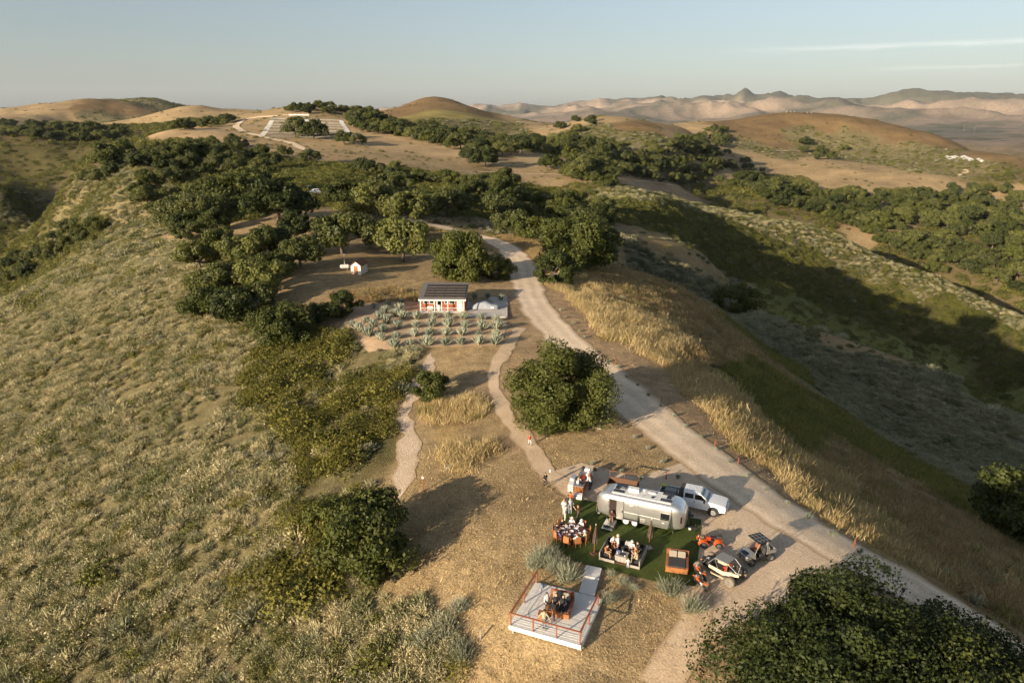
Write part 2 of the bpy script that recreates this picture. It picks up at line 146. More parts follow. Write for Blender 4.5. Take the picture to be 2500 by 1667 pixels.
# ------------------------------------------------------------------ the ground: one sheet to the horizon
SEEDS = [(-121.59,171.43,'S'),(-120.2,178.09,'S'),(-106.83,184.57,'S'),(-105.34,199.72,'S'),(-84.21,171.76,'S'),(-72.37,136.28,'S'),(-79.48,126.04,'S'),(-61.38,129.81,'S'),(-91.28,126.57,'S'),(-71.53,95.58,'S'),(-59.77,76.87,'S'),(-49.11,60.7,'S'),(-44.43,53.35,'S'),(-67.08,103.5,'S'),(-55.23,82.08,'S'),(-45.36,64.82,'S'),(-39.19,53.77,'S'),(-60.99,111.81,'S'),(-49.8,88,'S'),(-40.74,69.27,'S'),(-34.82,56.9,'S'),(-31.69,50.2,'S'),(-50.2,107.58,'S'),(-40.88,84.43,'S'),(-33.46,66.51,'S'),(-28.92,55.23,'S'),(-26.54,49.24,'S'),(-35.09,86.65,'S'),(-29.77,71.47,'S'),(-26.24,61.19,'S'),(-23.68,53.58,'S'),(-21.73,47.76,'S'),(-24.51,69.53,'S'),(-21.01,60.3,'S'),(-17.9,49.07,'S'),(-15.43,44.9,'S'),(-46.36,111.86,'S'),(-11.16,46.31,'S'),(-8.65,42.51,'S'),(-6.02,43.38,'S'),(-7.56,45.97,'S'),(-29.5,79.52,'S'),(-19.55,67.79,'S'),(-12.35,49.09,'S'),(-12.94,46.98,'S'),(-42.96,98.75,'S'),(-17.56,100.27,'S'),(-21.4,101.23,'S'),(-4.07,41.56,'S'),(-69.71,143.61,'S'),(-43.85,116.94,'S'),(-31.17,102.86,'O'),(-25.75,107.39,'O'),(-18.59,86.06,'O'),(-23.01,82.08,'O'),(-36.71,100.4,'O'),(-18.39,94.32,'O'),(-16.51,75.01,'O'),(-22.37,71.77,'O'),(-35.76,105.76,'O'),(-25.83,93.68,'O'),(-19.43,79.82,'O'),(-16.13,84.13,'O'),(-31.07,91.68,'O'),(-28.49,83,'O'),(-19.46,73.27,'O'),(-18.83,64.79,'O'),(-19.84,62.08,'O'),(-19.06,56.08,'O'),(-33.89,91.51,'O'),(-3.91,48.35,'G'),(-2.45,52.95,'G'),(0,41.65,'G'),(2.81,40.38,'G'),(6.39,39.67,'G'),(8.83,41.02,'G'),(10.36,43.18,'G'),(5.22,42.14,'G'),(-2.39,43.48,'G'),(-1.91,59.13,'G'),(-6.11,63.59,'G'),(-9.81,74.5,'G'),(-4.07,76.85,'G'),(-8.39,61.98,'G'),(-6.16,55.09,'G'),(-2.86,40.69,'G'),(8.57,71.9,'G'),(10.9,69.06,'G'),(4.97,71.99,'G'),(15.08,68.11,'G'),(-6.53,88.97,'G'),(-5.36,98.63,'G'),(-9.09,100.5,'G'),(-2.95,66.24,'G'),(0,64.26,'G'),(2.66,58.72,'G'),(0,54.24,'G'),(8.09,48.36,'G'),(12.18,44.78,'G'),(-9.73,78.06,'G'),(-6.89,67.81,'G'),(-9.46,67.6,'G'),(-8.71,52.26,'G'),(-6.43,50.61,'G'),(16.25,88.57,'D'),(20.56,72.87,'D'),(25.19,60.06,'D'),(26.68,54.22,'D'),(29.33,48.6,'D'),(32.43,45.14,'D'),(10.24,114.73,'D'),(8.2,126.37,'D'),(6.32,134.68,'D'),(13.28,105.29,'D'),(14.6,96.37,'D'),(18.28,79.75,'D'),(23.12,66.09,'D'),(6.95,64.04,'D'),(2.29,73.09,'D'),(-16.24,108.76,'D'),(-23.33,111.96,'D'),(-6.5,108.74,'D'),(-26.86,116.1,'D'),(-12.72,112.51,'D'),(-1.34,112.92,'D'),(35.99,43.03,'D'),(-2.16,88.46,'D'),(2.16,88.2,'D'),(18.15,49.52,'D'),(14.25,41.07,'D'),(11.26,40.38,'D'),(9.6,65.63,'D'),(-13.56,84.51,'D'),(-11.06,85.58,'T'),(-8.43,79.88,'T'),(-5.1,82.59,'T'),(-9.8,83.54,'T'),(-7.08,81.81,'T'),(-7.64,76.51,'T'),(-5.73,73.07,'T'),(-4.86,70.07,'T'),(15.51,131.7,'T'),(18.83,117.13,'T'),(25.79,110.12,'T'),(28.65,91.52,'T'),(29.26,76.41,'T'),(33.06,68.84,'T'),(34.91,63.23,'T'),(32.96,73.12,'T'),(33.66,53.48,'T'),(12.6,143.66,'T'),(23.62,120.22,'T'),(31.37,63.09,'T'),(11.7,154.68,'T'),(34.31,49.58,'T'),(25.98,147.54,'B'),(38.43,143.71,'B'),(37.96,175.4,'B'),(19.73,161.49,'B'),(38.07,126.77,'B'),(29.24,107.61,'B'),(53.83,83.51,'B'),(52.58,73.01,'B'),(41.74,52.99,'B'),(52.64,91.96,'B'),(39.33,53.44,'B'),(45.16,89.43,'B'),(34.7,146.76,'B'),(38.54,46.85,'B'),(42.51,61.36,'B'),(42.15,68.16,'B'),(55.31,152.93,'B'),(44.65,122.34,'E'),(60.43,130.54,'E'),(55.74,134.03,'E'),(61.57,115.62,'E'),(34.98,104.19,'E'),(66.53,104.4,'E'),(61.13,121.14,'E'),(40.09,99.74,'E'),(40.26,92.14,'E'),(68.61,174.81,'E'),(70.21,94.34,'E'),(74.64,209.18,'U'),(84.89,187.45,'U'),(96.69,165.36,'U'),(100.81,154.11,'U'),(107.01,141.27,'U'),(91.39,119.06,'U'),(89.06,160.32,'U'),(87.08,171.86,'U'),(79.75,195.28,'U'),(95.81,137.99,'U'),(107.88,149.73,'U'),(94.14,150.82,'U'),(116.47,152.38,'U'),(37.99,264.4,'B'),(98.48,306.15,'B'),(95.45,213.43,'B'),(55.52,275.51,'B'),(72.3,276.64,'B'),(102.92,204.36,'B'),(110.91,190.98,'B'),(63.82,276.16,'B'),(123.05,311.29,'E'),(121.49,318.74,'E'),(176.6,308.96,'E'),(151.33,318.35,'E'),(123.21,174.05,'E'),(163.8,310.48,'E'),(240.3,376.9,'E'),(141.38,318.36,'E'),(206.59,280.46,'E'),(61.13,262.69,'U'),(101.93,184.82,'U'),(113.66,176.99,'U'),(117.43,168.37,'U'),(69,262.62,'U'),(78.72,268.27,'U'),(123.07,166.93,'U'),(47.55,265.94,'U'),(111.05,180.43,'U'),(76.13,383.6,'O'),(137.8,436.6,'O'),(195.9,450.6,'O'),(241.1,431.6,'O'),(277.6,404.8,'O'),(259.5,417.4,'O'),(275.5,380.1,'O'),(105.2,409.4,'O'),(164.4,436.9,'O'),(218.8,439.3,'O'),(259.1,392.2,'O'),(64.44,379.77,'O'),(242.3,407,'O'),(272.5,364.3,'O'),(69.5,411.1,'S'),(112.6,498.9,'S'),(150.5,481.5,'S'),(205.3,477,'S'),(242.9,465.4,'S'),(177.9,479.4,'S'),(130.2,489.4,'S'),(225.3,470.2,'S'),(260.3,445,'S'),(290.6,427.6,'S'),(70.3,502.7,'D'),(55.6,497.2,'D'),(138,664.3,'D'),(89.7,515.7,'D'),(447.1,1001.6,'G'),(363.3,1090.4,'G'),(495.8,986.4,'G'),(449.3,1078.1,'G'),(334.7,684.1,'G'),(384.7,713.6,'G'),(225.7,810.3,'G'),(511.7,962.8,'G'),(552.7,938.6,'G'),(251.9,820.2,'G'),(406.3,903.3,'G'),(392.9,1087.8,'G'),(350.4,658.9,'G'),(331.2,666.8,'G'),(622.5,897.2,'G'),(206.8,789,'G'),(190.5,756.1,'W'),(345.2,947.6,'W'),(297,698.4,'W'),(401.1,669.1,'W'),(404.7,610.2,'W'),(499.7,887.2,'W'),(648.8,966.5,'W'),(336,715.2,'W'),(302.9,757.6,'W'),(340.6,621.6,'W'),(364.2,598.3,'W'),(391.8,558.3,'W'),(464.1,709.3,'W'),(245.3,725.8,'W'),(221.2,712.9,'W'),(287,672.1,'W'),(543.2,873.9,'W'),(439.4,621.5,'W'),(149.9,726.4,'W'),(124,719.6,'W'),(403.8,711,'W'),(477.9,1345,'R'),(533.7,1378.5,'R'),(612.4,1318,'R'),(667.4,1280.6,'R'),(747,1229.8,'R'),(687,1031.6,'R'),(424.2,1289.2,'R'),(406.1,1350.8,'R'),(698.1,1230.9,'R'),(560.3,1313.1,'R'),(366.8,1342,'R'),(425.6,1247.7,'R'),(517.9,1254,'S'),(578.1,1233.1,'S'),(618,1174.5,'S'),(604.8,1034.7,'S'),(408.6,1134.9,'S'),(641.1,999.9,'S'),(499.1,1279.8,'S'),(581,1274.3,'S'),(656.5,1188.2,'S'),(389,1173.5,'S'),(123.6,985.1,'G'),(93.5,1007,'G'),(325.2,1321.2,'G'),(197.9,900.7,'G'),(52,1055.5,'G'),(34.7,1270.6,'G'),(116.8,699.7,'G'),(133.9,683.6,'G'),(150.7,919,'R'),(173.9,907.4,'R'),(-131.4,1289.6,'R'),(-167,1228.4,'R'),(-88.7,1255.6,'R'),(-60.7,1238.9,'R'),(-173.4,1179,'R'),(98.8,901.3,'S'),(138,836.9,'S'),(154.1,799.3,'S'),(72.1,875.2,'S'),(-59.1,1081.8,'S'),(-29.2,1067.7,'S'),(115.1,772,'S'),(166.2,769.3,'S'),(108.1,855.4,'S'),(140.2,768.8,'S'),(-86.8,1058.1,'S'),(-11.4,1037.6,'S'),(-103.4,1115.7,'Y'),(-126.3,1103.5,'Y'),(-74.2,1133.9,'Y'),(-50.5,1156.2,'Y'),(80.8,815.4,'E'),(69.6,842.9,'E'),(91.2,787.4,'E'),(69.3,901.8,'E'),(-121.7,632.2,'L'),(-81.6,591.6,'L'),(-31.3,566.3,'L'),(15.6,563.1,'L'),(-147.7,711.3,'L'),(-101,611.2,'L'),(-55,586.1,'L'),(-9.3,558.2,'L'),(-270.7,601,'L'),(-251.1,610,'L'),(-275.3,644.1,'L'),(45.3,543.1,'L'),(66.5,517.4,'L'),(-193.4,707.6,'G'),(-233.6,677.1,'G'),(-235.4,621.7,'G'),(-97.9,505,'G'),(-71.6,516.4,'G'),(0,511.4,'G'),(43.7,522.8,'G'),(-171.2,564.8,'G'),(-136.2,548.4,'G'),(-172.9,737,'G'),(-262.4,738.5,'G'),(-229.4,765.5,'G'),(-197.6,772.3,'G'),(-34.3,515,'G'),(-116.3,525.8,'G'),(-177.9,537.1,'G'),(-38.6,462.1,'G'),(-13.3,475.2,'G'),(18.8,479.3,'G'),(-169.4,406.5,'W'),(-129.3,386.6,'W'),(-76.71,392.44,'W'),(-26.96,319.17,'W'),(-8.72,308.55,'W'),(-76.71,208.13,'W'),(-157.11,348.71,'W'),(23.38,273.06,'W'),(7.86,276.45,'W'),(-56.9,407.8,'W'),(-79.06,314.6,'W'),(-78.97,255.36,'W'),(-120.9,311.64,'W'),(-22.18,396.47,'W'),(25.1,445.2,'W'),(32.81,340.99,'W'),(0,363.48,'W'),(-35.44,250.87,'W'),(-46.38,234.53,'W'),(-261.8,557,'W'),(-276,552.8,'W'),(-179.1,387.1,'W'),(-78.4,951.3,'W'),(-18.9,684.2,'W'),(-97,707.5,'W'),(19,689.1,'W'),(-117.2,713.5,'W'),(75.2,677.6,'W'),(41.4,751.5,'W'),(101.3,731.3,'W'),(-52.61,166.41,'G'),(-55.49,152.18,'G'),(-31.15,133.13,'G'),(-25.94,148.86,'G'),(-36.8,125.19,'G'),(-73.81,187.37,'G'),(-65.31,194.55,'G'),(-28.09,137.48,'G'),(-35.35,134.55,'G'),(-85.28,194.01,'G'),(-37.81,151.91,'G'),(-42.32,131.58,'G'),(-20.45,140.11,'G'),(-14.04,141.46,'G'),(-51.75,185.01,'G'),(-31.24,164.13,'G'),(-9.37,161.88,'G'),(-47.61,143.8,'G'),(-40.07,147.06,'G'),(-40.95,188.78,'G'),(0,183.43,'B'),(-8.41,210.51,'B'),(5.02,173.97,'B'),(-23.01,130.69,'B'),(-25.69,124.61,'B'),(-27.96,195.94,'B'),(-15.18,204.58,'B'),(-342.1,526.5,'S'),(-256.7,434.2,'S'),(-324.9,478.2,'S'),(-204.4,360.6,'S'),(-188.4,364.3,'S'),(-266.3,424.1,'S'),(-190.8,379.5,'S'),(-342.7,495.5,'S'),(-191.6,357,'S'),(-244.8,437.6,'S'),(-229.5,384.3,'S'),(-165.6,344.77,'S'),(-224.3,352.3,'O'),(-298.5,429.8,'O'),(-294,416.9,'O'),(-207,351.5,'O'),(-263.1,407.3,'O'),(-318.9,450.3,'O'),(-282.2,426.9,'O'),(-297,562.7,'W'),(-323.1,581.5,'W'),(-329.9,477.6,'O'),(-282.3,439.1,'O'),(-318.2,453.7,'O'),(-341.3,515.4,'O'),(-248.3,417.1,'O'),(-497,745.3,'O'),(-472.1,736.3,'O'),(-521.9,768.6,'O'),(-373.7,566.1,'O'),(-471,750.1,'O'),(-371.2,543,'O'),(-502.6,727,'O'),(-503.1,764.6,'O'),(-858.2,1363,'W'),(-490.2,850,'W'),(-583,871.4,'W'),(-429.4,821.5,'W'),(-486.3,802.9,'W'),(-525.2,802.9,'W'),(-545.9,1252.4,'G'),(-621.2,1263.3,'G'),(-471.8,1237,'G'),(-1023.4,1704.8,'G'),(-1026.7,1579.7,'G'),(-892.9,1338.9,'G'),(-1167.9,1831.5,'G'),(-1072.3,1795.6,'G'),(-655.1,1260.6,'G'),(-294.3,830.9,'G'),(-986.4,1776.4,'S'),(-949.2,1758.4,'S'),(-910.4,1774.7,'S'),(-946,1991.4,'S'),(-909.4,2016.9,'S'),(-953.5,1930.6,'S'),(2446.8,3711.9,'S'),(-961.4,1863,'R'),(-939.1,1857.6,'R'),(-11428.6,16835.8,'R'),(-1026.3,1799.3,'R')]  # far left slopes are seeded dark olive: their shade is put into the colour
CLS = 'SOGDTBEURYLW'
_sx = np.array([s[0] for s in SEEDS]); _sy = np.array([s[1] for s in SEEDS]); _sk = np.array([CLS.index(s[2]) for s in SEEDS])
_sa, _sv, _ = _uv(_sx, _sy)
#        S sage            O olive, painted shade           G dry grass      D dirt           T tall grass     B brown grass    E green grass     U grey sage       R red grass       Y yellow        L straw          W wood floor
GCOL = np.array([(.18,.15,.072), (.10,.085,.032), (.35,.25,.13), (.37,.255,.145), (.36,.25,.11), (.27,.19,.09), (.15,.15,.045), (.125,.115,.065), (.20,.13,.06), (.27,.22,.07), (.44,.31,.165), (.135,.105,.048)])
def classify(x, y, soft=False):
    a, v, r = _uv(x, y)
    s = np.clip(r, 40, 1500)
    a = a+.02*(fbm(x/(s*.08)+3, y/(s*.08), 41, 3)-.5); v = v+.05*(fbm(x/(s*.08)+9, y/(s*.08)+4, 47, 3)-.5)
    k = np.empty(len(a), int); col = np.empty((len(a), 3))
    for i in range(0, len(a), 20000):
        d = (a[i:i+20000, None]-_sa[None])**2+((v[i:i+20000, None]-_sv[None])*.9)**2
        k[i:i+20000] = _sk[np.argmin(d, 1)]
        if soft:
            w = 1/(d+2e-5)**3; w /= w.sum(1, keepdims=True)
            col[i:i+20000] = w@GCOL[_sk]
    return (k, col) if soft else k
def mesh_np(name, co, faces, smooth=False, mi=None):
    me = bpy.data.meshes.new(name)
    co = np.asarray(co, np.float32); faces = np.asarray(faces, np.int32); n = faces.shape[1]
    me.vertices.add(len(co)); me.vertices.foreach_set('co', co.ravel())
    me.loops.add(faces.size); me.loops.foreach_set('vertex_index', faces.ravel())
    me.polygons.add(len(faces)); me.polygons.foreach_set('loop_start', np.arange(0, faces.size, n, dtype=np.int32))
    if smooth: me.polygons.foreach_set('use_smooth', np.ones(len(faces), bool))
    if mi is not None: me.polygons.foreach_set('material_index', np.asarray(mi, np.int32))
    me.update(calc_edges=True)
    return me
def ground_mesh():
    az = np.concatenate([np.radians(np.arange(-180, -42, 3.0)), np.radians(np.arange(-42, 42, .18)), np.radians(np.arange(42, 180, 3.0))])
    rr = np.concatenate([[.01, 8.0], np.exp(np.linspace(math.log(14), math.log(30000), 700))])
    A, RR = np.meshgrid(az, rr); X = (RR*np.sin(A)).ravel(); Y = (RR*np.cos(A)).ravel(); Z = height(X, Y)
    na, nr = len(az), len(rr)
    i = np.arange((nr-1)*na).reshape(nr-1, na); j = np.roll(i, -1, 1)
    quads = np.stack([i, j, j+na, i+na], -1).reshape(-1, 4)
    co = np.stack([X, Y, Z], 1)
    me = mesh_np('ground', co, quads, True)
    k, col = classify(X, Y, True)
    r = np.sqrt(X*X+Y*Y)
    # plain and mountains: straw slopes, grey-green chaparral
    f = sstep(2300, 3300, r)[:, None]
    n1 = fbm(X/1400, Y/1400, 61, 4); n2 = fbm(X/300, Y/300, 63, 3); aa = np.arctan2(X, Y)
    ch = sstep(.42, .60, n1*.55+n2*.3+.15*sstep(9000, 11500, r)+.16*sstep(R(8), R(22), aa)*sstep(9800, 11000, r)+.05*sstep(3000, 5000, r)*(1-sstep(6000, 8000, r)))[:, None]
    fc = (np.array((.35, .265, .19))*(1-.35*(1-sstep(6500, 8500, r)))[:, None])*(1-ch)+np.array((.125, .118, .078))*ch
    dot = sstep(.56, .64, fbm(X/110, Y/110, 67, 2))*sstep(2300, 3000, r)*(1-sstep(6000, 8000, r))*sstep(.35, .6, n2+.1)
    fc = fc*(1-.75*dot[:, None])+np.array((.06, .065, .03))*.75*dot[:, None]
    col = col*(1-f)+fc*f
    at = me.color_attributes.new('tone', 'FLOAT_COLOR', 'POINT')
    at.data.foreach_set('color', np.concatenate([col, np.ones((len(col), 1))], 1).astype(np.float32).ravel())
    return me
def ground_material():
    m = bpy.data.materials.new('ground'); m.use_nodes = True; nt = m.node_tree; L = nt.links; b = nt.nodes['Principled BSDF']
    b.inputs['Roughness'].default_value = .95; b.inputs['Specular IOR Level'].default_value = .1
    at = nt.nodes.new('ShaderNodeAttribute'); at.attribute_name = 'tone'
    tc = nt.nodes.new('ShaderNodeNewGeometry')
    cur = at.outputs['Color']; hs = None
    for sc, det, lo, hi in ((.035, 6, .72, 1.28), (.6, 5, .68, 1.32), (5.0, 3, .66, 1.3)):
        n = nt.nodes.new('ShaderNodeTexNoise'); n.inputs['Scale'].default_value = sc; n.inputs['Detail'].default_value = det; n.inputs['Roughness'].default_value = .65
        L.new(tc.outputs['Position'], n.inputs['Vector'])
        mr = nt.nodes.new('ShaderNodeMapRange'); mr.inputs[1].default_value = .3; mr.inputs[2].default_value = .7; mr.inputs[3].default_value = lo; mr.inputs[4].default_value = hi
        L.new(n.outputs['Fac'], mr.inputs[0])
        vm = nt.nodes.new('ShaderNodeVectorMath'); vm.operation = 'SCALE'; L.new(cur, vm.inputs[0]); L.new(mr.outputs[0], vm.inputs['Scale']); cur = vm.outputs[0]; hs = n
    # small pale stones and dead stalks
    vo = nt.nodes.new('ShaderNodeTexVoronoi'); vo.inputs['Scale'].default_value = 2.2; L.new(tc.outputs['Position'], vo.inputs['Vector'])
    lt = nt.nodes.new('ShaderNodeMath'); lt.operation = 'LESS_THAN'; lt.inputs[1].default_value = .10; L.new(vo.outputs['Distance'], lt.inputs[0])
    mx = nt.nodes.new('ShaderNodeMix'); mx.data_type = 'RGBA'; L.new(lt.outputs[0], mx.inputs[0]); L.new(cur, mx.inputs[6]); mx.inputs[7].default_value = (.5, .42, .32, 1)
    L.new(mx.outputs[2], b.inputs['Base Color'])
    bp = nt.nodes.new('ShaderNodeBump'); bp.inputs['Distance'].default_value = .12; L.new(hs.outputs['Fac'], bp.inputs['Height']); L.new(bp.outputs['Normal'], b.inputs['Normal'])
    return m
def link(o, parent=None, **kw):
    COL.objects.link(o)
    if parent is not None: o.parent = parent
    for k, v in kw.items():
        if v is not None: o[k] = v
    return o
gme = ground_mesh(); gme.materials.append(ground_material())
ground = link(bpy.data.objects.new('ground', gme), kind='structure')
# ------------------------------------------------------------------ plant shapes
def leaf_mat(name, c1, c2, tr=.25, lichen=None, nsc=.5, rough=.6):
    m = bpy.data.materials.new(name); m.use_nodes = True; nt = m.node_tree; L = nt.links; b = nt.nodes['Principled BSDF']
    b.inputs['Roughness'].default_value = rough; b.inputs['Specular IOR Level'].default_value = .25
    tc = nt.nodes.new('ShaderNodeNewGeometry'); n = nt.nodes.new('ShaderNodeTexNoise'); n.inputs['Scale'].default_value = nsc; n.inputs['Detail'].default_value = 3
    L.new(tc.outputs['Position'], n.inputs['Vector'])
    oi = nt.nodes.new('ShaderNodeObjectInfo')
    ad = nt.nodes.new('ShaderNodeMath'); ad.operation = 'MULTIPLY_ADD'; L.new(oi.outputs['Random'], ad.inputs[0]); ad.inputs[1].default_value = .9; L.new(n.outputs['Fac'], ad.inputs[2])
    mr = nt.nodes.new('ShaderNodeMapRange'); mr.inputs[1].default_value = .4; mr.inputs[2].default_value = 1.45; L.new(ad.outputs[0], mr.inputs[0])
    mx = nt.nodes.new('ShaderNodeMix'); mx.data_type = 'RGBA'; L.new(mr.outputs[0], mx.inputs[0]); mx.inputs[6].default_value = (*c1, 1); mx.inputs[7].default_value = (*c2, 1)
    out = mx.outputs[2]
    # each leaf spray a little different
    rp = nt.nodes.new('ShaderNodeMapRange'); rp.inputs[3].default_value = .65; rp.inputs[4].default_value = 1.35; L.new(tc.outputs['Random Per Island'], rp.inputs[0])
    vm = nt.nodes.new('ShaderNodeVectorMath'); vm.operation = 'SCALE'; L.new(out, vm.inputs[0]); L.new(rp.outputs[0], vm.inputs['Scale']); out = vm.outputs[0]
    if lichen:
        n2 = nt.nodes.new('ShaderNodeTexNoise'); n2.inputs['Scale'].default_value = .45; n2.inputs['Detail'].default_value = 2; L.new(tc.outputs['Position'], n2.inputs['Vector'])
        m2 = nt.nodes.new('ShaderNodeMapRange'); m2.inputs[1].default_value = .56; m2.inputs[2].default_value = .68; m2.inputs[4].default_value = .75; L.new(n2.outputs['Fac'], m2.inputs[0])
        x2 = nt.nodes.new('ShaderNodeMix'); x2.data_type = 'RGBA'; L.new(m2.outputs[0], x2.inputs[0]); L.new(out, x2.inputs[6]); x2.inputs[7].default_value = (*lichen, 1); out = x2.outputs[2]
    L.new(out, b.inputs['Base Color'])
    t = nt.nodes.new('ShaderNodeBsdfTranslucent'); L.new(out, t.inputs['Color']); ms = nt.nodes.new('ShaderNodeMixShader'); ms.inputs[0].default_value = tr
    L.new(b.outputs[0], ms.inputs[1]); L.new(t.outputs[0], ms.inputs[2]); L.new(ms.outputs[0], nt.nodes['Material Output'].inputs['Surface'])
    return m
M_OAK = leaf_mat('oak_leaves', (.031, .044, .010), (.105, .115, .023), .22)
M_OAKM = leaf_mat('oak_leaves_lichen', (.040, .053, .013), (.145, .150, .036), .22, lichen=(.17, .175, .09))
M_SAGE = leaf_mat('sage_leaves', (.19, .20, .08), (.60, .51, .30), .2, nsc=.12)
M_SAGEG = leaf_mat('grey_sage_leaves', (.15, .16, .075), (.38, .355, .225), .2, nsc=.1)
M_OLIVE = leaf_mat('olive_brush', (.082, .086, .016), (.205, .182, .034), .25, nsc=.15)
M_GREEN = leaf_mat('green_brush', (.072, .086, .018), (.205, .195, .044), .25, nsc=.06)
M_STRAW = leaf_mat('straw_grass', (.42, .31, .135), (.66, .52, .27), .3, nsc=.25)
M_BGRASS = leaf_mat('brown_grass', (.27, .185, .08), (.44, .31, .15), .3, nsc=.15)
M_GGRASS = leaf_mat('green_grass', (.13, .15, .03), (.30, .26, .07), .3, nsc=.1)
M_SILVER = leaf_mat('silver_shrub', (.23, .24, .155), (.42, .42, .29), .2, nsc=.8)
M_AGAVE = leaf_mat('agave_leaf', (.19, .215, .16), (.40, .415, .30), .08, nsc=.6, rough=.5)
M_BARK = mat('bark', (.12, .095, .07), .9, noise=(6, .4), bump=.05)
rng = np.random.default_rng(7)
def rdir(n, zmin=-1, g=rng):
    z = g.uniform(zmin, 1, n); p = g.uniform(0, 2*math.pi, n); s = np.sqrt(1-z*z)
    return np.stack([s*np.cos(p), s*np.sin(p), z], 1)
def cards(P, N, size, aspect=1.0, g=rng):
    # one bent leaf spray (two triangles with a fold) per point
    n = len(P); t = np.cross(N, rdir(n, g=g)); t /= np.linalg.norm(t, axis=1, keepdims=True)+1e-9; b = np.cross(N, t)
    s = np.broadcast_to(np.asarray(size, float).reshape(-1, 1), (n, 1)); fold = N*s*g.uniform(-.35, .35, (n, 1))
    v = np.stack([P-t*s, P-b*s*aspect+fold, P+t*s, P+b*s*aspect+fold], 1).reshape(-1, 3)
    return v, np.arange(4*n).reshape(-1, 4)
def blades(B, D, ln, w, bend=.25, g=rng):
    # tapering blade: quad below, point above
    n = len(B); ln = np.asarray(ln).reshape(-1, 1); w = np.asarray(w).reshape(-1, 1)
    sd = np.cross(D, np.array([0, 0, 1.0])+rdir(n, g=g)*.5); sd /= np.linalg.norm(sd, axis=1, keepdims=True)+1e-9
    mid = B+D*ln*.55; dr = D+np.stack([D[:, 0], D[:, 1], -np.ones(n)*.3], 1)*bend; tip = mid+dr*ln*.45
    v = np.stack([B-sd*w*.5, B+sd*w*.5, mid+sd*w*.5, mid-sd*w*.5, tip+sd*w*.12, tip-sd*w*.12], 1).reshape(-1, 3)
    i = np.arange(n)[:, None]*6
    f = np.concatenate([i+np.array([[0, 1, 2, 3]]), i+np.array([[3, 2, 4, 5]])], 0)
    return v, f
def tubes(paths, n=6):
    # list of [(x,y,z,r),...] -> verts, faces
    V = []; Fc = []; o = 0
    for p in paths:
        p = np.array(p, float); m = len(p)
        for i in range(m):
            d = p[min(i+1, m-1), :3]-p[max(i-1, 0), :3]; d /= np.linalg.norm(d)+1e-9
            u = np.cross(d, (0, 0, 1) if abs(d[2]) < .9 else (1, 0, 0)); u /= np.linalg.norm(u); w = np.cross(d, u)
            for k in range(n):
                a = 2*math.pi*k/n; V.append(p[i, :3]+(u*math.cos(a)+w*math.sin(a))*p[i, 3])
        for i in range(m-1):
            for k in range(n):
                Fc.append((o+i*n+k, o+i*n+(k+1) % n, o+(i+1)*n+(k+1) % n, o+(i+1)*n+k))
        o += m*n
    return np.array(V), np.array(Fc)
def oak_meshes(seed, rad, hgt, nl, leaf, low=.12, lobes=26, M=M_OAK, nlimb=7):
    """crown of many leaf sprays on uneven lobes, with a forked trunk; rad = crown radius, hgt = height"""
    g = np.random.default_rng(seed)
    zc = hgt*(.5+low*.4) if low > .1 else hgt*.45; hz_ = hgt*(.5-low*.25)
    d = rdir(lobes, -.95 if low < .1 else -.5, g); rr = g.uniform(.5, .98, lobes)**.8
    sq = g.uniform(.85, 1.15, 2)
    C = np.stack([d[:, 0]*rad*rr*sq[0], d[:, 1]*rad*rr*sq[1], zc+d[:, 2]*hz_*rr], 1)
    lr = rad*g.uniform(.17, .42, lobes)*min(1.0, (30/lobes)**.3)
    k = g.integers(0, lobes, nl*2); dd = rdir(nl*2, -.75, g)
    out = C[k]-np.array([0, 0, zc]); out /= np.linalg.norm(out, axis=1, keepdims=True)+1e-9
    keep = (np.sum(dd*out, 1) > -.35); k = k[keep][:nl]; dd = dd[keep][:nl]
    sh = g.uniform(0, 1, len(k)); shell = np.where(sh < .8, g.uniform(.86, 1.06, len(k)), g.uniform(.4, .86, len(k)))
    bump = 1+.16*np.sin(dd[:, 0]*9+k)*np.sin(dd[:, 1]*8+k*2)+.1*np.sin(dd[:, 2]*13+k)
    P = C[k]+dd*(lr[k]*shell*bump)[:, None]*np.array([1, 1, .8])
    P[:, 2] = np.maximum(P[:, 2], hgt*low*.6+g.uniform(0, .4, len(P)))
    N = dd*.85+rdir(len(k), g=g)*.65; N /= np.linalg.norm(N, axis=1, keepdims=True)
    v, f = cards(P, N, leaf*g.uniform(.7, 1.7, len(k)), .65, g)
    ni = nl//3; k2 = g.integers(0, lobes, ni); d3 = rdir(ni, -.9, g)       # inner twigs and shaded leaves
    P2 = C[k2]*np.array([.82, .82, .94])+d3*(lr[k2]*g.uniform(.1, .75, ni))[:, None]; P2[:, 2] = np.maximum(P2[:, 2], hgt*low*.6+.2)
    v2, f2 = cards(P2, rdir(ni, g=g), leaf*1.9*g.uniform(.7, 1.4, ni), .75, g)
    f = np.concatenate([f, f2+len(v)]); v = np.concatenate([v, v2])
    crown = mesh_np('oak_crown', v, f); crown.materials.append(M)
    paths = [[(0, 0, -.6, rad*.075), (.05*rad, 0, hgt*.12, rad*.058), (.02*rad, .03*rad, hgt*.3, rad*.05)]]
    top = np.array(paths[0][-1][:3])
    for i in range(nlimb):
        e = C[(i*3) % lobes]; mid = top*.5+e*.5+np.array([0, 0, -.06*hgt])+g.normal(0, .05*rad, 3)
        paths.append([(*(top+g.normal(0, .01*rad, 3)), rad*.04), (*mid, rad*.026), (*e, rad*.010)])
    v, f = tubes(paths, 7); trunk = mesh_np('oak_trunk', v, f, True); trunk.materials.append(M_BARK)
    return crown, trunk
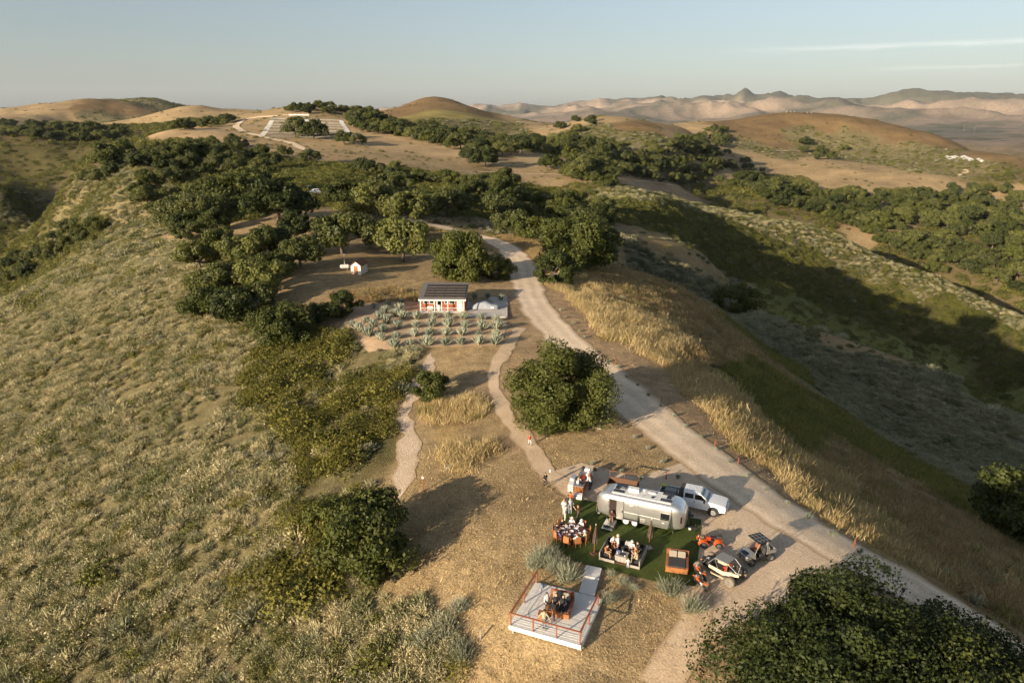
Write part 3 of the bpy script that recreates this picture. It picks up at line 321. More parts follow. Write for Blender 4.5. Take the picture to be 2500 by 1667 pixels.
def brush_mesh(name, seed, n, M, up=.15, spread=1.0, w=.11, hgt=.9):
    g = np.random.default_rng(seed); d = rdir(n, up, g); B = d*np.array([.5, .5, .25])*g.uniform(.1, 1, (n, 1))
    d2 = d+rdir(n, g=g)*.35; d2[:, 2] = np.abs(d2[:, 2])+.15; d2 /= np.linalg.norm(d2, axis=1, keepdims=True)
    v, f = blades(B*spread, d2*np.array([spread, spread, hgt]), g.uniform(.45, .85, n), w*g.uniform(.6, 1.4, n), .1, g)
    m = int(n*1.1); i = g.integers(0, n, m); P = B[i]*spread+d2[i]*np.array([spread, spread, hgt])*g.uniform(.3, .72, (m, 1))+rdir(m, g=g)*.05
    v2, f2 = cards(P, rdir(m, g=g), w*1.3*g.uniform(.6, 1.5, m), .5, g); f = np.concatenate([f, f2+len(v)]); v = np.concatenate([v, v2])
    me = mesh_np(name, v, f); me.materials.append(M); return me
def dome_mesh(name, seed, n, M, leaf=.12, hgt=.8):
    g = np.random.default_rng(seed); d = rdir(n, -.1, g)
    r = (1+.25*np.sin(d[:, 0]*5+seed)*np.sin(d[:, 1]*6)+.12*np.sin(d[:, 2]*9+d[:, 0]*7))*g.uniform(.72, 1.0, n)
    P = d*r[:, None]*np.array([1, 1, hgt]); N = d*.6+rdir(n, g=g)*.8+np.array([0, 0, .2]); N /= np.linalg.norm(N, axis=1, keepdims=True)
    v, f = cards(P, N, leaf*g.uniform(.6, 1.4, n), .55, g); me = mesh_np(name, v, f); me.materials.append(M); return me
def grass_mesh(name, seed, n, M, h=1.0, w=.03, spread=.35, lean=.35):
    g = np.random.default_rng(seed); B = np.stack([g.normal(0, spread, n), g.normal(0, spread, n), np.full(n, -.03)], 1)
    d = np.stack([g.normal(.12, lean, n), g.normal(.05, lean, n), np.ones(n)], 1); d /= np.linalg.norm(d, axis=1, keepdims=True)
    v, f = blades(B, d, h*g.uniform(.5, 1.1, n), w*g.uniform(.7, 1.5, n), .35, g); me = mesh_np(name, v, f); me.materials.append(M); return me
def scatter_object(name, meshes, P, scale, idx, label, cat, tilt=None):
    """one uncountable mass: points on the ground, a plant drawn on each by geometry nodes"""
    src = bpy.data.collections.new(name+'_kinds')
    for i, me in enumerate(meshes):
        src.objects.link(bpy.data.objects.new('%s_kind_%02d' % (name, i), me))
    pm = bpy.data.meshes.new(name); pm.vertices.add(len(P)); pm.vertices.foreach_set('co', np.asarray(P, np.float32).ravel())
    a = pm.attributes.new('scl', 'FLOAT', 'POINT'); a.data.foreach_set('value', np.asarray(scale, np.float32))
    a = pm.attributes.new('kindex', 'INT', 'POINT'); a.data.foreach_set('value', np.asarray(idx, np.int32))
    a = pm.attributes.new('rot', 'FLOAT_VECTOR', 'POINT')
    g = np.random.default_rng(len(P)); rot = np.stack([g.normal(0, .12, len(P)), g.normal(0, .12, len(P)), g.uniform(0, 6.28, len(P))], 1)
    a.data.foreach_set('vector', rot.astype(np.float32).ravel())
    o = link(bpy.data.objects.new(name, pm), kind='stuff', label=label, category=cat)
    ng = bpy.data.node_groups.new(name, 'GeometryNodeTree')
    ng.interface.new_socket('Geometry', in_out='INPUT', socket_type='NodeSocketGeometry'); ng.interface.new_socket('Geometry', in_out='OUTPUT', socket_type='NodeSocketGeometry')
    N = ng.nodes.new; L = ng.links.new
    gi = N('NodeGroupInput'); go = N('NodeGroupOutput'); ip = N('GeometryNodeInstanceOnPoints'); ci = N('GeometryNodeCollectionInfo')
    ci.inputs['Collection'].default_value = src; ci.inputs['Separate Children'].default_value = True; ci.inputs['Reset Children'].default_value = True
    def attr(nm, t):
        n = N('GeometryNodeInputNamedAttribute'); n.data_type = t; n.inputs['Name'].default_value = nm; return n.outputs['Attribute']
    e2r = N('FunctionNodeEulerToRotation')
    L(attr('rot', 'FLOAT_VECTOR'), e2r.inputs[0]); L(e2r.outputs[0], ip.inputs['Rotation'])
    L(gi.outputs[0], ip.inputs['Points']); L(ci.outputs[0], ip.inputs['Instance']); ip.inputs['Pick Instance'].default_value = True
    L(attr('kindex', 'INT'), ip.inputs['Instance Index']); L(attr('scl', 'FLOAT'), ip.inputs['Scale']); L(ip.outputs[0], go.inputs[0])
    md = o.modifiers.new('plants', 'NODES'); md.node_group = ng
    return o
# ------------------------------------------------------------------ brush and grass over the slopes
def poly_in(poly, x, y):
    ins = np.zeros(len(x), bool); n = len(poly)
    for i in range(n):
        x1, y1 = poly[i]; x2, y2 = poly[(i+1) % n]
        c = ((y1 > y) != (y2 > y)) & (x < (x2-x1)*(y-y1)/(y2-y1+1e-12)+x1); ins ^= c
    return ins
def near_line(pts, x, y, w):
    m = np.zeros(len(x), bool)
    for (x1, y1), (x2, y2) in zip(pts[:-1], pts[1:]):
        dx, dy = x2-x1, y2-y1; t = np.clip(((x-x1)*dx+(y-y1)*dy)/(dx*dx+dy*dy+1e-9), 0, 1)
        m |= (x-x1-t*dx)**2+(y-y1-t*dy)**2 < w*w
    return m
ROAD = [(39.54,42.99),(37.33,45.58),(33.91,47.73),(30.46,50.88),(26.98,54.96),(24.49,60.3),(21.59,66.7),(18.3,75.19),(15.15,85.02),(11.25,97.84),(7.91,110.35),(4.45,125.79),(2.94,143.95),(2.32,160.17),(0.5,173.21),(-3.78,188.02),(-10.16,197.29),(-19.22,204.18),(-25.93,206.96)]
PATH = [(6.91,59.47),(5.26,63.26),(3.59,66.6),(2.24,71.16),(0.57,76.28),(-1.11,82.05),(-2.27,88.47),(-2.57,94.03),(-1.69,100.13),(0,107.27),(1.35,113.3)]
GRAVEL = [(-11.67,62.29),(-11.25,66.51),(-11.3,71.58),(-12.22,76.66),(-13.67,83.41),(-13.1,89.09),(-12.3,96.64),(-12.32,102.36)]
TURF = [(5.86,61.17),(17.22,57.38),(14.38,47.85),(11.67,48.16),(5.26,50.86),(3.3,53.33)]
AGBED = [(-28.33,113.32),(-27.09,124.32),(-18.11,128.27),(-0.69,116.11),(-1.57,104.35),(-15.62,104.05),(-21.82,103.59)]
YARD = [(5.86,61.17),(4.23,66.58),(7.34,68.23),(12.86,65.17),(19.66,69.23),(25.19,60.06),(29.33,52.92),(25.52,48.18),(20.18,45.83),(15.12,43.26),(12.62,41.4),(11.4,41.05),(13.71,44.81),(14.03,47.46)]
PAD = [(-18.83,128.03),(-0.76,129.11),(-0.69,116.11),(-20.13,117.11)]
def keep_off(x, y, m=0.0):
    return ~(near_line(ROAD, x, y, 3.4+m) | near_line(PATH, x, y, 1.3+m) | near_line(GRAVEL, x, y, 1.4+m) | poly_in(TURF, x, y) | poly_in(AGBED, x, y) | poly_in(PAD, x, y) | poly_in(YARD, x, y) | (((x-3.2)**2+(y-45)**2 < 16)))
def polar_points(n, r0, r1, a0, a1, seed, power=2.0):
    g = np.random.default_rng(seed); u = g.uniform(0, 1, n)
    r = (r0**power+u*(r1**power-r0**power))**(1/power) if power else r0*(r1/r0)**u
    a = np.radians(g.uniform(a0, a1, n)); return r*np.sin(a), r*np.cos(a), g
sage = [brush_mesh('sage_brush', s, 230, M_SAGE, w=.045) for s in (1, 2, 3)]
gsage = [brush_mesh('grey_sage_brush', s, 210, M_SAGEG, w=.05) for s in (4, 5)]
olive = [dome_mesh('olive_brush', s, 720, M_OLIVE, .058) for s in (6, 7)]
greenb = [dome_mesh('green_brush', s, 340, M_GREEN, .09, .75) for s in (8, 9)]
straw = [grass_mesh('straw_grass', s, 90, M_STRAW, .8, .026, .5, .35) for s in (11, 12)]
bgrass = [grass_mesh('brown_grass', s, 70, M_BGRASS, .7, .03, .5, .5) for s in (13, 14)]
ggrass = [grass_mesh('green_grass', s, 70, M_GGRASS, .7, .032, .5, .5) for s in (15, 16)]
short = [grass_mesh('short_grass', s, 30, M_STRAW, .15, .022, .24, .7) for s in (17, 18)]+[grass_mesh('short_brown_grass', 19, 30, M_BGRASS, .16, .022, .24, .7)]
def cover(name, x, y, g, kinds, lo, hi, label, cat, m=0.3, sink=.05, patch=7.0, gap=.3):
    pt = fbm(x/patch+7, y/patch-3, 83, 3); k = keep_off(x, y, m) & (pt > gap+.04*g.normal(0, 1, len(x))); x, y, pt = x[k], y[k], pt[k]; cl = classify(x, y)
    sel = np.zeros(len(x), bool); idx = np.zeros(len(x), int); meshes = []; sc = g.uniform(lo, hi, len(x))*(.55+.9*pt)*np.where(g.uniform(0, 1, len(x)) < .06, 1.5, 1)
    for letters, ms, prob, mul in kinds:
        for c in letters:
            w = (cl == CLS.index(c)) & (g.uniform(0, 1, len(x)) < prob) & ~sel
            idx = np.where(w, len(meshes)+g.integers(0, len(ms), len(x)), idx); sc = np.where(w, sc*mul, sc); sel |= w
        meshes += ms
    x, y, idx, sc = x[sel], y[sel], idx[sel], sc[sel]; z = height(x, y)-sink*sc
    return scatter_object(name, meshes, np.stack([x, y, z], 1), sc, idx, label, cat)
x, y, g = polar_points(98000, 38, 258, -44, 44, 101)
cover('chaparral', x, y, g, [('S', sage, .60, 1), ('S', olive+greenb, .30, .95), ('S', gsage, .3, 1.05), ('O', olive, .26, 1.75), ('O', sage+gsage, .16, 1.2), ('U', gsage, .85, 1), ('E', greenb, .10, .7), ('B', gsage, .06, .7), ('W', greenb, .05, .9)], .6, 1.3,
      'pale sage scrub and olive brush covering the hillsides near the camp', 'scrub')
x, y, g = polar_points(88000, 200, 640, -44, 44, 102)
cover('hillside_scrub', x, y, g, [('S', sage+gsage, .5, 1), ('S', greenb, .6, 1), ('O', greenb, .8, 1.1), ('O', gsage, .1, 1), ('U', gsage, .8, 1), ('E', greenb, .25, 1), ('B', gsage+greenb, .12, .9), ('W', greenb, .5, 1.1), ('G', greenb, .02, .8)], 1.0, 2.3,
      'dense low scrub on the farther slopes and spurs', 'scrub', gap=.2)
x, y, g = polar_points(78000, 610, 2600, -42, 42, 103, 1.2)
cover('distant_scrub', x, y, g, [('S', greenb+gsage+greenb, .95, 1), ('O', greenb, .8, 1), ('U', gsage, .8, 1), ('E', greenb, .2, 1), ('W', greenb, .8, 1.5), ('R', greenb, .06, .7), ('G', greenb, .06, .8), ('L', greenb, .02, .7)], 1.5, 3.2,
      'far scrub speckling the distant hills', 'scrub')
x, y, g = polar_points(60000, 38, 200, -24, 42, 104)
cover('tall_dry_grass', x, y, g, [('T', straw, .72, 1.0), ('T', bgrass+ggrass, .5, .9), ('B', bgrass, .55, 1), ('B', straw, .5, .8), ('B', ggrass, .5, .95), ('E', ggrass, .85, 1), ('E', bgrass, .15, 1), ('U', ggrass, .1, 1)], .6, 1.35,
      'tall straw and green grass on the slope beyond the road', 'grass', .9)
x, y, g = polar_points(34000, 38, 150, -18, 30, 105, 1.4)
cover('short_dry_grass', x, y, g, [('G', short, .95, 1.0), ('D', short, .35, .8), ('B', short, .3, 1.2)], .7, 1.6,
      'short dry grass and stubble around the deck and paths', 'grass', -.75)
# ------------------------------------------------------------------ oaks
OAKV = {}
for v, sd_ in enumerate((21, 22, 23, 24, 25)):
    OAKV[v] = (oak_meshes(sd_, 5, 7, 6400, .20, lobes=24, M=M_OAKM if v in (0, 2, 3) else M_OAK), 5, 7)
OAKV[10] = (oak_meshes(31, 6.3, 9.4, 34000, .105, low=.03, lobes=52), 6.3, 9.4)
OAKV[11] = (oak_meshes(32, 8, 9.5, 48000, .095, low=.05, lobes=58), 8, 9.5)
OAKV[12] = (oak_meshes(33, 7, 8, 30000, .10, low=.05, lobes=48), 7, 8)
OAKV[13] = (oak_meshes(34, 5, 7, 13000, .15, low=.08, lobes=34), 5, 7)
OAKV[14] = (oak_meshes(35, 3, 4.1, 6500, .105, low=.02, lobes=20, nlimb=5), 3, 4.1)
TLAB = [('large round dark green oak standing alone between the footpath and the dirt road', None), ('huge spreading oak in the bottom corner beside the parked off-road vehicles', None), ('dark oak half behind the huge corner oak, beside the end of the road', None), ('dark oak cut off by the right edge of the picture, on the grass slope', None), ('shady dark oak below the gravel strip on the scrub slope left of the deck', None), ('small dark bushy oak at the left foot of the shady oak', None), ('low oak bush at the upper left edge of the shady oak', None), ('small round dark oak bush beside the gravel strip below the agave field', None), ('dark oak at the scrub edge left of the agave field', None), ('round oak bush at the upper left corner of the agave field', None), ('low dark oak bush between two larger oaks left of the agave field', None), ('lone sunlit oak on the shaded slope right of the road', None), ('tall oak with a bare pale trunk right behind the cabin roof', None), ('bushy oak beside the road edge behind the covered car', None), ('small oak bush touching the tall oak behind the cabin', None), ('two-trunked oak between the shed and the tall oak', None), ('oak at the left shoulder of the two-trunked oak', None), ('broad dense oak on the right verge where the road bends', None), ('dark oak bush at the foot of the broad oak on the right verge', None), ('oak on the far side of the broad oak on the right verge', None), ('oak on the inside of the bend, nearest the road', None), ('oak between the road bend and the broad verge oak', None), ('oak just above the small shed with the brown roof', None), ('oak left of the pole beside the small shed', None), ('large dark oak in front of the parked cars', None), ('oak right of the parked cars', None), ('oak with a dark trunk in the middle of the grove', None), ('pale lichened oak above the two-trunked oak', None), ('yellowish oak above the bend of the road', None), ('pale lichened oak beside the shaded ravine', None), ('young oak in front of the dark-trunked oak', None), ('oak beside the two-trunked oak on its left', None), ('oak above the meadow below the large dark oak', None), ('dark round oak alone on the left spur', None), ('dark oak standing in front of the terraced vineyard', None), ('oak beside the vineyard path', None), ('left oak of the pair at the lower right corner of the vineyard', None), ('right oak of the pair at the lower right corner of the vineyard', None), ('oak standing alone on the straw meadow', None), ('larger dark oak beside the lone meadow oak', None), ('oak at the far edge of the straw meadow', None), ('round dark oak on the lower meadow', None), ('oak where the meadow meets the ravine', None), ('oak on the crest of the shaded spur', None), ('oak in the dark clump above the left scrub slope, second from left', 'oaks of the clump on the left meadow edge'), ('oak in the dark clump above the left scrub slope, fifth from left', 'oaks of the clump on the left meadow edge'), ('oak in the dark clump above the left scrub slope, ninth from left', 'oaks of the clump on the left meadow edge'), ('oak in the dark clump above the left scrub slope, twelfth from left', 'oaks of the clump on the left meadow edge'), ('oak in the dark clump above the left scrub slope, fourteenth from left', 'oaks of the clump on the left meadow edge'), ('oak in the dark clump above the left scrub slope, sixth from left', 'oaks of the clump on the left meadow edge'), ('oak in the dark clump above the left scrub slope, eleventh from left', 'oaks of the clump on the left meadow edge'), ('oak in the dark clump above the left scrub slope, fourth from left', 'oaks of the clump on the left meadow edge'), ('oak in the dark clump above the left scrub slope, seventh from left', 'oaks of the clump on the left meadow edge'), ('oak in the dark clump above the left scrub slope, first from left', 'oaks of the clump on the left meadow edge'), ('oak in the dark clump above the left scrub slope, tenth from left', 'oaks of the clump on the left meadow edge'), ('oak in the dark clump above the left scrub slope, third from left', 'oaks of the clump on the left meadow edge'), ('oak in the dark clump above the left scrub slope, thirteenth from left', 'oaks of the clump on the left meadow edge'), ('oak in the dark clump above the left scrub slope, eighth from left', 'oaks of the clump on the left meadow edge'), ('dark oak in the large grove left of the parked cars', 'left grove'), ('oak in the shaded ravine right of the grove, eighth from left', 'dark ravine oaks'), ('oak in the open grove left of the shed, third from left', 'grove left of the shed'), ('oak in the grove between the cabin and the far meadow', 'middle grove'), ('oak in the open grove left of the shed, second from left', 'grove left of the shed'), ('oak in the shaded ravine right of the grove, ninth from left', 'dark ravine oaks'), ('oak in the open grove left of the shed, fourth from left', 'grove left of the shed'), ('oak in the shaded ravine right of the grove, seventh from left', 'dark ravine oaks'), ('oak in the shaded ravine right of the grove, first from left', 'dark ravine oaks'), ('oak in the shaded ravine right of the grove, tenth from left', 'dark ravine oaks'), ('oak in the shaded ravine right of the grove, fourth from left', 'dark ravine oaks'), ('oak in the shaded hollow behind the left hillside crest, fourth from left', 'left spur wood'), ('oak in the open grove left of the shed, fifth from left', 'grove left of the shed'), ('oak scattered over the sunny valley on the right', 'right valley oaks'), ('oak in the grove below the terraced vineyard, first from left', 'upper grove'), ('oak in the open grove left of the shed, first from left', 'grove left of the shed'), ('oak in the wood along the ravine right of the meadow', 'ravine wood'), ('oak in the grove below the terraced vineyard, eighth from left', 'upper grove'), ('oak in the shaded hollow behind the left hillside crest, sixth from left', 'left spur wood'), ('oak in the long tree line behind the straw meadow', 'far tree line'), ('oak in the shaded ravine right of the grove, second from left', 'dark ravine oaks'), ('oak in the grove below the terraced vineyard, fifth from left', 'upper grove'), ('oak in the shaded ravine right of the grove, third from left', 'dark ravine oaks'), ('oak in the shaded hollow behind the left hillside crest, second from left', 'left spur wood'), ('oak in the shaded ravine right of the grove, sixth from left', 'dark ravine oaks'), ('oak in the grove below the terraced vineyard, eleventh from left', 'upper grove'), ('oak in the shaded hollow behind the left hillside crest, eighth from left', 'left spur wood'), ('oak in the shaded hollow behind the left hillside crest, first from left', 'left spur wood'), ('oak in the shaded ravine right of the grove, fifth from left', 'dark ravine oaks'), ('oak in the grove below the terraced vineyard, tenth from left', 'upper grove'), ('oak in the shaded ravine right of the grove, eleventh from left', 'dark ravine oaks'), ('oak in the shaded hollow behind the left hillside crest, seventh from left', 'left spur wood'), ('oak along the crest of the left spur, first from left', 'spur crest oaks'), ('oak in the shaded ravine right of the grove, twelfth from left', 'dark ravine oaks'), ('oak in the canyon behind the shaded spur, second from left', 'canyon oaks'), ('oak in the grove below the terraced vineyard, sixth from left', 'upper grove'), ('oak in the grove below the terraced vineyard, ninth from left', 'upper grove'), ('oak along the crest of the left spur, second from left', 'spur crest oaks'), ('oak in the wood between the conical hill and the domed hill, fourth from left', 'mid valley oaks'), ('oak in the wood between the conical hill and the domed hill, fifth from left', 'mid valley oaks'), ('oak in the grove below the terraced vineyard, third from left', 'upper grove'), ('oak in the grove below the terraced vineyard, second from left', 'upper grove'), ('oak in the wood between the conical hill and the domed hill, first from left', 'mid valley oaks'), ('oak in the grove below the terraced vineyard, fourth from left', 'upper grove'), ('oak on the far plain', 'plain oaks'), ('oak in the canyon behind the shaded spur, first from left', 'canyon oaks'), ('oak in the shaded hollow behind the left hillside crest, third from left', 'left spur wood'), ('oak in the grove below the terraced vineyard, seventh from left', 'upper grove'), ('oak in the wood between the conical hill and the domed hill, second from left', 'mid valley oaks'), ('oak in the canyon behind the shaded spur, third from left', 'canyon oaks'), ('oak in the shaded hollow behind the left hillside crest, fifth from left', 'left spur wood'), ('oak in the wood between the conical hill and the domed hill, third from left', 'mid valley oaks'), ('oak in the canyon behind the shaded spur, fourth from left', 'canyon oaks'), ('oak along the crest of the left spur, third from left', 'spur crest oaks')]
